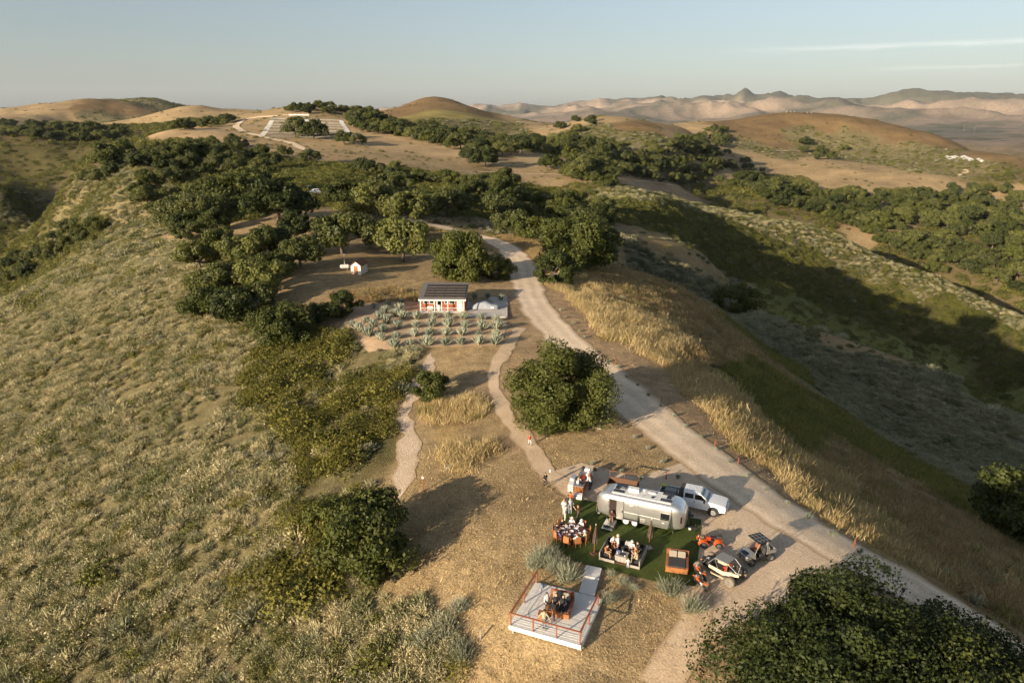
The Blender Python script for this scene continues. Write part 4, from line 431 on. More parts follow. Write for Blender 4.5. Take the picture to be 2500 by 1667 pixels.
TREES = [(5.63,78.19,6.12,9.18,10,0),(21.36,36.76,8.13,8.29,11,1),(30.1,37.27,7.01,6.66,12,2),(68.9,82.54,6.88,10.32,13,3),(-12.58,55.05,4.17,6.05,13,4),(-17.63,52.79,1.47,2.06,14,5),(-18.02,61.41,2.35,3.05,14,6),(-10.74,87.53,2.60,3.51,14,7),(-37.11,111.03,4.71,6.36,13,8),(-28.65,118.03,3.05,4.27,14,9),(-32.78,116.24,2.50,3.25,14,10),(79.49,248.69,8.09,10.93,14,11),(-10.4,145.03,5.96,10.42,13,12),(-3,147.1,3.10,4.65,14,13),(-6.16,151.2,2.65,3.71,14,14),(-24.29,158.35,6.06,9.09,0,15),(-31.18,169.24,3.99,5.59,1,16),(14.95,166.39,8.28,12.00,13,17),(8.49,145.45,4.69,6.57,14,18),(28.92,244.34,7.87,11.01,2,19),(0,198.24,5.16,7.23,3,20),(5.51,192.06,4.45,6.23,1,21),(-38.16,160.6,6.47,9.38,2,22),(-43.27,144.8,4.40,6.16,0,23),(-61.32,190.49,8.37,10.88,4,24),(-53.04,227.83,5.38,6.99,1,25),(-38.62,205.86,6.34,9.51,0,26),(-28.75,201.76,6.76,9.47,2,27),(-20.54,228.84,6.29,8.81,3,28),(-4.13,259.36,5.98,8.97,2,29),(-41.87,180.64,4.02,5.63,3,30),(-30.05,177.35,4.17,5.84,1,31),(-52.6,173.12,4.45,6.23,4,32),(-242.5,453.8,11.78,15.32,4,33),(-158.8,595,10.21,14.29,4,34),(-176.7,608.8,9.96,14.95,0,35),(-129.9,574.8,7.08,9.20,4,36),(-118.9,570.3,6.66,8.66,3,37),(-32.1,525.9,6.79,9.50,0,38),(-18.5,512.7,9.55,12.41,4,39),(6.6,599.7,10.64,14.89,2,40),(27.5,519.2,7.74,10.07,4,41),(44,476.4,8.23,12.34,3,42),(56.5,430.4,5.61,7.85,1,43),(-66.94,151.25,4.33,6.44,2,44),(-63.11,153.66,4.58,7.05,4,45),(-56.65,150.16,4.67,6.11,3,46),(-53.63,154.39,4.51,6.91,1,47),(-49.68,156.46,3.81,5.70,1,48),(-54.55,133.39,4.22,5.63,3,49),(-45.5,128.04,4.38,6.84,3,50),(-52.65,122.5,4.13,6.05,4,51),(-47.28,119.47,4.37,6.01,1,52),(-58.12,126.77,2.88,4.09,1,53),(-45,120.52,3.61,5.68,3,54),(-59.06,135.08,3.45,4.65,0,55),(-46.74,137.79,3.61,4.84,4,56),(-53.25,138.18,3.89,5.58,1,57),(-84.13,198.65,6.05,8.59,2,58),(-86.74,221.37,6.57,9.68,1,58),(-95.31,203.13,5.73,6.88,0,58),(-98.02,211.47,5.86,8.15,2,58),(28.01,273.76,6.73,8.39,0,59),(-88.84,247.17,6.12,8.99,1,58),(-85.16,191.05,4.69,5.52,1,60),(3.23,269.36,5.95,7.37,2,61),(-46.76,269.94,5.95,8.55,2,61),(-23.04,257.66,5.61,7.23,0,61),(-97.71,226.83,5.31,6.97,4,58),(-5.26,299.99,6.39,8.89,4,61),(-34.32,229.59,4.89,5.99,2,61),(-82.4,181.54,4.05,4.77,2,62),(-83.08,210.88,4.54,5.42,4,58),(-17.52,278.05,5.54,7.70,1,61),(36.21,295.03,5.88,8.27,1,63),(-25.41,265.37,5.26,6.38,4,61),(-81.42,227.74,4.56,6.81,3,58),(-17.26,321.11,6.04,8.43,3,61),(-76.63,186.42,3.77,5.46,1,64),(-9.86,345.27,6.35,7.56,2,61),(-136.03,316.97,6.30,8.27,0,58),(25.82,283.36,5.17,6.44,0,65),(19.31,307.11,5.49,7.07,1,66),(-118.12,350.41,6.47,9.01,0,58),(-100.07,286.43,5.29,6.96,1,58),(-41.07,228.99,4.02,5.65,1,61),(-2.46,386.83,6.56,8.98,1,61),(2.26,316.04,5.37,7.85,4,61),(-11.07,362.72,6.09,7.71,4,61),(42.2,340.59,5.75,7.02,3,67),(-8.43,353.65,5.82,7.91,1,61),(-156.5,394.7,6.95,8.61,0,58),(-100.09,241.33,4.26,6.34,3,58),(22.85,298.16,4.85,5.62,1,68),(-20.26,356.08,5.71,7.33,2,61),(-80,401,6.42,8.37,2,61),(-230.6,362.2,6.77,8.87,3,69),(-131.4,397.9,6.51,9.19,2,58),(-71.06,174.32,2.94,3.44,3,70),(-33.58,376.06,5.83,7.04,1,61),(-182.2,409.1,6.89,9.07,1,58),(-48.89,286.02,4.48,6.21,4,61),(-22.74,288.18,4.46,5.17,0,61),(352.4,634,11.14,13.59,3,71),(-184.5,404.9,6.73,8.93,4,72),(-176.01,349.83,5.94,8.33,0,58),(-195.3,388.7,6.55,8.32,2,58),(-91.87,198.24,3.30,4.74,1,73),(40.1,484.6,7.13,8.78,3,74),(-2.03,286.61,4.21,6.05,1,61),(-172.1,368.9,5.95,8.87,3,58),(-49.03,374.07,5.51,6.70,0,61),(-55.92,363.71,5.37,6.32,1,61),(390.4,565,10.13,11.73,3,71),(-27.79,227.87,3.35,4.66,3,61),(-1.42,329.48,4.80,5.81,2,61),(-17.07,341.9,4.89,6.61,3,61),(-0.63,307.82,4.39,6.00,3,61),(-166.6,429.1,6.52,8.00,4,75),(405.2,563.6,9.93,12.70,0,71),(-145.4,387.1,5.83,7.90,0,58),(44.9,473,6.65,7.78,1,74),(-233.7,379.6,6.26,9.23,3,76),(-44.65,255.14,3.63,5.18,4,61),(-173.3,395.1,5.98,7.84,3,58),(-41.9,600,8.32,12.25,2,77),(10.66,330.02,4.58,5.47,1,61),(-170.3,425.6,6.32,7.57,3,58),(-52.74,274.55,3.87,4.82,0,61),(21.51,336.5,4.63,6.35,1,78),(-189.3,392.8,5.91,7.40,1,58),(-174.9,416.3,6.12,9.11,1,79),(24.63,351.6,4.80,6.46,2,80),(-275.4,413.8,6.78,8.71,2,81),(-7.4,567.6,7.65,10.50,0,77),(397.1,582.5,9.56,13.25,0,71),(447.6,704.8,11.21,14.21,0,71),(392.8,600,9.69,12.15,2,71),(-46.17,312.86,4.23,5.02,2,61),(48.8,518,6.93,10.19,0,74),(371.3,619.5,9.71,13.25,3,71),(30.32,357.93,4.74,6.83,1,82),(-121.1,445.4,6.05,7.41,3,83),(471.6,716.2,11.29,13.29,2,71),(-144.57,346.29,4.92,7.27,3,58),(-3.92,361.13,4.73,6.82,4,61),(-200.3,346.8,5.24,7.42,1,84),(414.5,586.1,9.30,13.14,4,71),(-29.95,365.7,4.70,6.66,4,61),(-154.3,411.1,5.57,7.57,3,58),(-151.41,325.37,4.57,5.35,1,58),(306.2,677.3,9.46,11.22,1,71),(353.3,674.7,9.68,13.19,1,71),(-184.3,361.2,5.13,6.49,4,58),(430.8,602.6,9.43,12.20,4,71),(-183.8,370.1,5.21,7.37,1,58),(-156.42,331.43,4.60,6.06,4,58),(-172.2,440.9,5.86,8.69,2,58),(417.2,619.2,9.32,12.71,0,71),(274.4,763.7,10.06,12.75,2,71),(46.1,535.3,6.63,8.54,0,74),(-58.2,637.9,7.88,11.63,0,77),(339.8,664.3,9.24,11.06,4,71),(260.7,703.3,9.22,11.96,4,71),(-77.9,689.4,8.45,9.95,2,77),(-298.8,417.3,6.33,9.07,0,85),(-27.2,580.3,7.05,9.42,1,77),(24.77,313.94,3.84,5.28,1,86),(-151.6,442.9,5.66,8.34,1,87),(56.2,574,6.98,9.06,0,74),(413.4,651.3,9.38,11.52,2,71),(90.9,647.4,7.89,9.76,2,74),(387.8,640.1,9.09,10.75,0,71),(52.4,528.5,6.39,9.07,3,74),(-63.2,388.44,4.73,6.15,2,61),(61.9,488.5,5.91,8.10,1,74),(259.9,728.6,9.29,12.36,3,71),(-107.4,655.4,7.93,9.39,4,77),(102.8,659.1,7.96,9.39,2,74),(340.4,678.7,9.09,12.27,2,71),(48.9,509.6,6.09,7.56,3,74),(373.9,689.7,9.33,12.60,0,71),(-70.9,633.1,7.49,9.15,3,77),(407,671.9,9.25,13.22,0,71),(272.1,743.2,9.28,11.22,4,71),(36.87,288.01,3.42,4.83,2,88),(70.7,574.9,6.76,8.13,2,74),(-215.6,357.1,4.90,5.91,4,89),(54.2,482.5,5.65,7.22,3,74),(-164.52,352.04,4.51,5.29,2,58),(-137.9,714.6,8.40,9.75,1,77),(287.9,694.1,8.72,10.59,1,71),(-15.1,384.14,4.45,5.19,1,61),(-81,727.1,8.39,11.51,2,77),(320,679.3,8.66,11.65,0,71),(-158.1,428.4,5.23,6.29,4,58),(-24.58,349.34,4.01,5.14,4,61),(-244.3,434.2,5.69,7.35,2,90),(45.06,350.3,4.05,5.62,1,91),(-183.8,387.3,4.89,6.12,4,58),(330.6,669.1,8.56,12.68,2,92),(-25.6,561.9,6.39,8.84,0,77),(-160.4,382.8,4.72,6.28,4,58),(82.1,670.6,7.68,10.78,4,74),(-175.2,431.7,5.29,6.16,4,93),(81.9,693.8,7.89,11.21,1,74),(83,545.2,6.24,8.71,0,74),(-178.2,388.5,4.82,5.74,4,58),(-172.3,417.8,5.09,6.66,3,58),(401.5,724.8,9.33,12.57,4,71),(491.8,719.3,9.81,13.51,2,71),(-40.9,645.7,7.21,10.14,1,77),(-156.2,402.8,4.82,6.31,2,94),(-234,431.5,5.47,7.95,4,95),(73.4,522.3,5.88,7.43,2,74),(-0.1,403.7,4.50,5.75,1,61),(336.8,932.7,11.04,13.20,2,71),(250.7,785.4,9.16,13.11,1,71),(397.3,685,8.82,12.43,2,71),(3,605.7,6.70,8.72,3,77),(450.3,652.7,8.84,11.54,4,71),(46.9,600.7,6.67,9.26,4,96),(80.4,693.1,7.69,11.45,1,97),(-15.2,628.4,6.91,8.21,3,77),(-102.8,677,7.52,8.84,4,77),(64.2,542.1,6.00,7.34,4,74),(260.3,796.1,9.20,13.38,2,71),(-174,393.4,4.71,6.57,3,98),(-52.92,280.58,3.12,4.22,4,61),(-69.9,619.3,6.79,10.02,1,77),(67.7,531.7,5.83,6.98,1,74),(-57.29,369.24,4.07,5.55,3,61),(-41.7,622.5,6.77,8.72,3,77),(389.3,620,8.03,10.25,3,71),(-128.11,360.92,4.16,5.45,1,58),(-246.5,543.6,6.47,7.73,4,99),(-85.4,632.6,6.89,9.82,0,77),(407.4,861.7,10.33,11.92,4,71),(408.3,741,9.18,11.18,1,71),(143.2,721.9,7.89,9.67,2,74),(18.4,653.3,7.00,9.79,1,100),(-146.6,721.7,7.88,10.75,3,77),(279.9,708.5,8.19,10.18,2,71),(-81.9,655.4,7.02,8.62,0,77),(49.5,454.2,4.87,6.69,1,74),(-0.4,581.8,6.18,8.98,2,77),(329.5,684.1,8.12,9.38,0,71),(-233.5,541.6,6.26,9.04,2,101),(318.8,810.2,9.26,12.49,2,71),(-155.78,340.86,3.98,4.91,2,58),(169.6,782.4,8.46,9.87,2,102),(389.2,828.7,9.71,13.20,2,71),(404.2,792.2,9.42,13.35,0,71),(-156.3,777.9,8.36,11.16,4,77),(-72.8,642.9,6.81,9.52,1,77),(252.6,720.7,8.06,9.34,1,71),(-59.6,624.9,6.59,9.23,1,77),(264.7,741,8.28,11.14,4,103),(-168.02,338.24,3.97,4.62,0,58),(-34.9,604.2,6.30,9.39,1,77),(-110,712.4,7.50,8.79,2,77),(-241.2,373.2,4.68,5.93,2,104),(407.6,761.6,9.02,10.62,1,71),(402.1,649.5,8.00,10.58,0,71),(431.4,613.2,7.84,11.47,0,71),(129,673.8,7.11,8.92,2,74),(-166.3,416.9,4.64,5.79,4,105),(-251.7,543.1,6.18,7.48,4,58),(377.6,584.7,7.28,10.40,0,71),(25.8,714.2,7.36,10.25,1,106),(395.3,855,9.74,14.10,2,71),(-189.4,511.2,5.61,7.66,0,58),(1.64,350.39,3.61,5.01,0,61),(570,901.5,10.97,16.13,3,71),(348.4,620.3,7.38,8.58,3,107),(-223.1,359.6,4.36,5.70,3,108),(-57.2,648.6,6.64,8.51,3,77),(105.2,670.1,6.93,8.50,2,74),(-18.6,584.4,5.95,7.62,2,77),(-154.48,352.34,3.93,4.88,0,58),(478.7,678.8,8.51,12.03,2,71),(38.3,623.5,6.34,8.27,1,109),(376.5,598,7.24,10.44,3,71),(297.3,706.7,7.80,10.99,2,71),(146,734.9,7.58,11.34,2,74),(275.4,732.2,7.93,11.27,4,71),(-115.7,665.4,6.81,10.01,3,77),(370.3,600.8,7.21,10.56,4,110),(283.8,749.2,8.11,10.57,4,71),(-279.1,550.8,6.23,8.76,2,111),(325.6,732.3,8.11,10.23,1,71),(114.5,677.7,6.92,8.78,2,74)]
_tg = random.Random(3)
for x, y, rad, hg, v, li in TREES:
    (cm, tm), r0, h0 = OAKV[v]; lab, grp = TLAB[li]
    e = link(bpy.data.objects.new('oak_tree', None), label=lab, category='tree', group=grp)
    e.location = (x, y, hz(x, y)-.1); e.rotation_euler = (0, 0, _tg.uniform(0, 6.28)); s = rad/r0; e.scale = (s, s*_tg.uniform(.92, 1.08), hg/h0)
    link(bpy.data.objects.new('crown', cm), e); link(bpy.data.objects.new('trunk', tm), e)
WOODS = [(389,671,7.8,3),(259,748,8.0,3),(-144,731,7.5,0),(113,719,7.3,4),(-176,379,4.2,2),(52,473,4.8,1),(-158,449,4.7,3),(-263,544,6.0,3),(493,775,9.2,1),(616,885,10.7,0),(405,692,8.0,0),(-22,338,3.4,2),(216,841,8.6,3),(83,677,6.8,2),(-263,414,4.9,2),(-212,521,5.6,2),(-90,747,7.4,3),(91,746,7.4,3),(193,848,8.6,3),(419,780,8.8,1),(15,667,6.6,3),(-286,411,5.0,0),(507,864,9.9,1),(476,744,8.7,0),(-263,553,6.0,4),(71,662,6.5,3),(-41,373,3.7,2),(46,677,6.6,0),(-299,430,5.2,1),(-82,666,6.5,4),(-48,591,5.8,1),(-271,553,6.0,2),(48,694,6.8,4),(-242,452,5.0,4),(-126,682,6.7,1),(399,607,7.1,1),(38,701,6.8,3),(-143,752,7.4,2),(317,935,9.5,3),(303,718,7.5,1),(419,664,7.6,1),(-63,681,6.6,2),(265,782,7.9,1),(149,758,7.4,0),(-278,628,6.6,4),(106,700,6.8,2),(-73,398,3.9,3),(-27,645,6.2,0),(61,559,5.4,4),(50,492,4.7,3),(315,691,7.3,4),(40,514,4.9,0),(55,514,4.9,4),(308,703,7.3,2),(124,713,6.8,4),(-103,667,6.4,1),(272,701,7.1,3),(-221,549,5.6,0),(326,682,7.2,2),(480,843,9.1,0),(-237,550,5.6,4),(-220,529,5.4,1),(437,754,8.2,0),(-279,406,4.7,1),(-145,696,6.6,0),(-5,600,5.6,1),(362,602,6.6,2),(91,695,6.6,0),(347,760,7.8,3),(129,682,6.5,3),(381,609,6.8,0),(-242,444,4.7,0),(250,732,7.2,0),(28,333,3.1,0),(341,629,6.7,2),(308,711,7.2,4),(373,913,9.1,2),(407,575,6.6,4),(56,766,7.1,0),(-488,863,9.1,1),(301,694,7.0,3),(449,731,7.9,0),(360,792,8.0,1),(-199,391,4.0,1),(584,913,10.0,3),(-16,555,5.1,1),(281,710,7.0,1),(523,873,9.4,0),(-163,401,4.0,2),(169,750,7.0,4),(85,685,6.3,2),(-263,407,4.5,4),(172,726,6.8,1),(386,577,6.4,4),(-119,673,6.2,2),(115,666,6.2,1),(426,770,8.0,2),(-197,536,5.2,4),(105,702,6.4,3),(-259,446,4.7,2),(566,830,9.1,3),(115,712,6.5,0),(373,630,6.7,2),(-44,667,6.0,0),(250,841,7.9,2),(79,646,5.9,0),(319,668,6.7,3),(365,609,6.5,3),(-19,562,5.1,4),(370,743,7.5,4),(-308,432,4.8,0),(-143,794,7.2,4),(359,626,6.5,2),(-218,541,5.2,3),(395,548,6.1,1),(-292,418,4.6,2),(-77,629,5.6,3),(155,704,6.4,3),(239,891,8.2,1),(-10,702,6.2,0),(91,703,6.3,4),(-450,816,8.3,3),(565,879,9.3,3),(458,784,8.1,0),(357,617,6.4,1),(329,942,8.8,2),(-84,682,6.1,3),(-211,353,3.7,1),(-158,837,7.5,0),(427,649,6.9,4),(193,814,7.3,3),(-251,442,4.4,4),(356,662,6.6,0),(-278,408,4.4,3),(72,742,6.5,1),(36,495,4.3,1),(432,638,6.8,4),(-154,724,6.4,4),(433,659,6.9,0),(363,776,7.4,4),(371,680,6.7,4),(36,440,3.8,1),(-201,521,4.8,1),(352,593,6.0,1),(421,680,7.0,4),(228,822,7.3,1),(-257,410,4.2,2),(547,852,8.7,2),(345,609,6.1,3),(553,883,8.9,4),(406,702,7.0,3),(-68,702,6.0,3),(-125,723,6.3,1),(76,532,4.6,4),(64,762,6.5,4),(-26,592,5.0,1),(351,704,6.7,4),(274,729,6.6,1),(-292,764,6.9,0),(-145,473,4.2,4),(-75,413,3.5,1),(121,720,6.2,4),(-114,696,5.9,0),(538,877,8.6,3),(-10,671,5.6,0),(-98,654,5.5,0),(222,850,7.3,1),(331,641,6.1,4),(484,760,7.6,0),(-213,562,5.0,0),(477,695,7.1,4),(-277,674,6.1,3),(432,713,7.0,2),(182,810,6.9,4),(30,630,5.2,3),(66,696,5.8,0),(-183,354,3.3,3),(104,750,6.2,2),(75,680,5.6,4),(448,634,6.4,3),(427,743,7.1,4),(47,377,3.1,3),(-92,657,5.5,0),(352,631,6.0,1),(98,681,5.6,0),(-32,573,4.7,3),(384,709,6.6,4),(61,705,5.8,2),(169,715,6.0,0),(365,704,6.5,2),(-115,726,6.0,0),(-513,797,7.7,0),(156,738,6.1,1),(360,610,5.8,3),(551,916,8.7,0),(247,794,6.7,1),(378,763,6.9,3),(-288,418,4.2,4),(-260,399,3.9,4),(316,760,6.7,1),(237,934,7.7,0),(135,698,5.7,0),(464,676,6.6,4),(501,887,8.2,0),(-84,644,5.2,2),(165,743,6.1,1),(317,676,6.0,2),(132,746,6.1,2),(40,631,5.1,3),(191,822,6.8,1),(205,878,7.2,2),(51,733,5.9,3),(-107,685,5.5,0),(26,729,5.8,0),(-522,853,8.0,0),(-129,734,5.9,4),(-225,776,6.4,4),(202,817,6.7,2),(148,758,6.1,4),(-69,431,3.5,0),(-75,700,5.6,2),(-202,793,6.5,1),(245,742,6.2,2),(180,736,6.0,0),(302,772,6.6,4),(61,666,5.3,2),(-151,709,5.7,4),(417,605,5.9,2),(100,714,5.7,0),(-145,783,6.3,3),(90,729,5.8,1),(-531,811,7.6,4),(-121,653,5.2,3),(13,691,5.4,0),(457,726,6.7,0),(220,814,6.6,3),(336,655,5.8,3),(338,644,5.7,0),(133,706,5.6,0),(-288,424,4.0,2),(-169,819,6.5,2),(58,690,5.4,2),(49,658,5.1,4),(-136,677,5.3,4),(570,867,8.0,0),(493,1175,9.8,1),(353,813,6.8,0),(-507,869,7.7,2),(494,813,7.3,1),(384,595,5.5,0),(100,766,5.9,1),(-275,635,5.3,1),(174,764,6.0,0),(-129,661,5.1,1),(-285,635,5.3,4),(-111,791,6.1,0),(456,682,6.3,3),(-488,829,7.3,1),(-143,679,5.3,1),(367,765,6.5,0),(23,814,6.2,4),(-472,812,7.1,3),(326,657,5.6,1),(413,721,6.3,1),(371,839,6.9,2),(159,712,5.5,1),(80,892,6.7,0),(68,843,6.4,4),(-178,782,6.0,0),(426,686,6.1,3),(231,765,6.0,1),(-152,802,6.1,0),(65,628,4.7,1),(76,749,5.6,2),(193,809,6.2,4),(424,706,6.2,1),(-185,764,5.9,2),(489,883,7.6,4),(66,804,6.0,4),(115,731,5.5,4),(-62,610,4.6,3),(330,674,5.6,2),(-209,349,3.1,3),(14,857,6.4,0),(244,755,5.9,0),(-308,758,6.1,4),(282,738,5.9,4),(274,716,5.7,2),(384,857,7.0,0),(-366,855,6.9,3),(198,834,6.3,2),(487,1236,9.8,4),(301,686,5.6,2),(94,735,5.4,2),(213,799,6.1,1),(-209,778,5.9,4),(-50,998,7.3,3),(-48,631,4.6,0),(161,720,5.4,4),(269,803,6.2,0),(111,710,5.2,3),(305,681,5.5,2),(272,717,5.6,1),(-169,811,6.0,3),(-32,623,4.5,3),(82,618,4.5,3),(-308,425,3.9,1),(-293,425,3.8,3),(12,728,5.3,1),(47,424,3.1,2),(125,703,5.2,4),(99,702,5.1,4),(200,835,6.2,3),(241,965,7.2,1),(83,707,5.1,2),(65,995,7.2,4),(209,781,5.8,4),(344,648,5.3,4),(63,640,4.6,0),(-57,662,4.8,1),(-329,781,6.0,0),(-531,830,7.0,0),(-446,845,6.8,1),(622,920,7.8,2),(-556,877,7.3,4),(87,656,4.7,4),(202,784,5.7,0),(-448,830,6.6,2),(-155,428,3.2,1),(-98,967,6.8,3),(359,588,4.9,0),(-128,689,4.9,0),(455,667,5.7,1),(166,758,5.4,4),(-64,982,6.9,0),(-496,799,6.6,0),(-224,783,5.7,2),(210,864,6.2,3),(453,835,6.6,4),(40,693,4.8,1),(-523,822,6.8,3),(590,936,7.7,0),(-289,775,5.7,1),(248,740,5.4,2),(88,720,5.0,3),(108,682,4.8,1),(-224,426,3.3,2),(317,713,5.4,2),(-117,719,5.0,3),(218,775,5.5,0),(-304,423,3.6,4),(471,668,5.6,0),(257,732,5.3,2),(315,728,5.4,1),(293,694,5.2,3),(-185,778,5.4,4),(-98,647,4.4,2),(-492,810,6.4,3),(-514,807,6.5,3),(364,653,5.1,2),(-24,626,4.3,3),(426,836,6.4,1),(-463,811,6.3,1),(32,660,4.5,1),(450,827,6.4,0),(-441,825,6.3,3),(-199,821,5.7,2),(436,846,6.4,4),(465,803,6.2,0),(-374,863,6.3,3),(391,726,5.5,2),(-58,1004,6.7,4),(71,652,4.4,3),(180,753,5.2,0),(482,736,5.9,4),(336,1062,7.4,1),(-55,674,4.5,0),(337,715,5.3,3),(21,611,4.1,3),(99,789,5.3,4),(-71,714,4.7,0),(-262,563,4.1,0),(-521,802,6.3,2),(-318,790,5.6,0),(187,768,5.2,1),(-118,732,4.9,0),(361,747,5.5,1),(581,867,6.9,0),(348,640,4.8,2),(103,966,6.3,0),(287,801,5.6,2),(274,1048,7.0,0),(600,867,6.9,2),(-279,697,4.9,0),(265,727,5.0,0),(326,668,4.9,0),(80,796,5.2,2),(38,649,4.2,2),(-208,547,3.8,0),(355,647,4.8,1),(-456,855,6.2,4),(69,724,4.7,1),(36,679,4.4,0),(341,1245,8.3,2),(397,624,4.8,2),(270,1013,6.7,2),(337,943,6.4,0),(-224,554,3.8,3),(449,666,5.1,2),(441,774,5.7,1),(510,896,6.6,0),(162,735,4.8,2),(220,827,5.4,1),(418,731,5.3,4),(486,1122,7.7,1),(-39,630,4.0,4),(565,890,6.6,1),(42,687,4.3,4),(-135,816,5.2,4),(-221,794,5.2,4),(-165,779,5.0,2),(303,756,5.1,4),(287,1024,6.6,0),(468,1186,7.9,3),(-177,797,5.1,0),(209,811,5.2,4),(-244,550,3.7,0),(-148,813,5.1,0),(223,805,5.2,2),(-275,642,4.3,1),(610,932,6.9,4),(116,736,4.6,3),(-540,815,6.0,0),(-208,761,4.8,1),(329,1033,6.6,4),(-464,880,6.0,3),(75,663,4.1,2),(-394,867,5.8,2),(268,1008,6.3,1),(352,611,4.3,0),(242,768,4.9,3),(-75,995,6.0,0),(544,905,6.4,2),(-285,415,3.1,1),(626,901,6.6,2),(-134,702,4.3,0),(236,946,5.8,1),(86,1010,6.0,1),(318,685,4.5,3),(358,1261,7.8,1),(-105,956,5.7,3),(92,666,4.0,3),(462,1114,7.1,2),(-500,864,5.9,1),(141,748,4.5,0),(89,825,4.9,3),(79,911,5.4,4),(122,690,4.1,1),(57,833,4.9,1),(265,718,4.5,0),(465,847,5.6,3),(51,725,4.2,0),(-139,809,4.7,0),(-283,425,3.0,3),(181,794,4.7,0),(-50,621,3.6,2),(498,804,5.5,1),(442,879,5.7,1),(-16,681,3.9,1),(100,936,5.4,0),(-49,1009,5.8,2),(483,877,5.7,2),(70,733,4.2,0),(119,707,4.1,4),(205,812,4.7,0),(304,1191,6.9,3),(286,726,4.4,3),(-307,783,4.7,2),(-341,807,4.9,1),(458,658,4.5,4),(622,931,6.3,0),(328,1157,6.7,1),(350,646,4.1,3),(253,752,4.4,2),(321,992,5.8,2),(195,822,4.7,2),(403,614,4.1,4),(329,1183,6.8,2),(302,1015,5.8,3),(273,740,4.3,2),(-37,992,5.4,3),(591,907,5.9,3),(230,901,5.1,3),(140,683,3.8,2),(-166,757,4.2,3),(195,794,4.4,4),(-847,1355,8.7,1),(166,772,4.3,0),(575,845,5.5,1),(152,747,4.1,4),(-266,694,4.0,0),(374,716,4.4,0),(292,716,4.2,3),(-452,864,5.2,4),(-181,805,4.4,2),(-108,722,3.9,2),(-765,1244,7.8,0),(-210,785,4.3,4),(75,898,4.8,0),(-191,768,4.2,4),(102,723,3.9,4),(346,1208,6.6,2),(229,810,4.5,2),(326,1195,6.5,3),(84,830,4.4,3),(331,1208,6.6,0),(-90,988,5.2,3),(-122,759,4.0,0),(377,652,4.0,3),(-101,703,3.7,4),(317,1093,6.0,3),(-313,436,2.8,0),(525,753,4.8,4),(-522,881,5.3,1),(105,738,3.9,3),(-516,836,5.1,0),(336,653,3.8,0),(224,914,4.8,4),(-164,791,4.1,4),(330,1003,5.4,0),(309,674,3.8,3),(-547,802,5.0,2),(-483,812,4.8,2),(352,1220,6.5,2),(611,943,5.7,0),(432,763,4.5,3),(-335,793,4.3,1),(415,844,4.8,4),(635,937,5.7,3),(337,1042,5.5,0),(129,719,3.7,0),(-308,769,4.1,3),(-318,781,4.2,2),(317,1148,5.9,0),(241,901,4.6,0),(328,705,3.9,1),(-489,849,4.8,4),(296,1079,5.5,4),(-315,762,4.1,4),(324,1205,6.1,2),(98,971,4.7,3),(-767,1257,7.2,2),(290,701,3.7,0),(-234,787,4.0,1),(238,758,3.9,1),(614,896,5.3,2),(598,921,5.3,0),(-163,833,4.1,2),(226,773,3.9,0),(181,745,3.7,3),(-480,876,4.7,2),(169,738,3.6,4),(303,693,3.6,3),(578,886,5.0,1),(92,820,3.8,1),(-480,807,4.4,3),(-497,878,4.7,3),(-875,1362,7.5,1),(332,1218,5.8,4),(295,994,4.8,4),(-837,1234,6.9,0),(-710,1251,6.6,0),(-387,868,4.3,3),(-64,995,4.5,4),(189,791,3.7,3),(343,1199,5.6,1),(324,1148,5.4,3),(-539,806,4.4,2),(295,1088,5.1,2),(197,858,3.9,2),(202,769,3.5,0),(273,754,3.6,4),(546,1217,5.9,1),(-480,839,4.2,0),(-887,1309,6.9,4),(-285,690,3.2,4),(-300,777,3.6,2),(-831,1244,6.5,0),(202,827,3.6,4),(-504,819,4.1,0),(526,836,4.2,3),(-539,881,4.3,0),(-775,1311,6.4,3),(243,869,3.8,2),(-495,894,4.2,1),(-855,1277,6.4,0),(-302,766,3.4,3),(354,1234,5.2,1),(305,1031,4.3,1),(-60,1011,4.0,0),(-879,1322,6.2,0),(330,1259,5.1,0),(-373,850,3.6,3),(-808,1266,5.8,0),(-754,1242,5.5,1),(330,1169,4.6,0),(-841,1336,5.9,4),(278,1040,4.0,0),(-873,1373,5.9,2),(353,1036,3.9,3),(342,1234,4.4,2),(343,1275,4.5,2),(350,1287,4.4,1),(-808,1255,4.8,4),(317,1170,3.9,1),(-779,1249,3.9,2),(-835,1254,3.9,0)]
if WOODS:
    wv = [OAKV[v][0][0] for v in range(5)]
    scatter_object('woodland', wv, [(x, y, hz(x, y)-.2) for x, y, s, v in WOODS], [s/5 for x, y, s, v in WOODS], [v for x, y, s, v in WOODS], 'distant oaks that merge into one wood on the far hills', 'woodland')
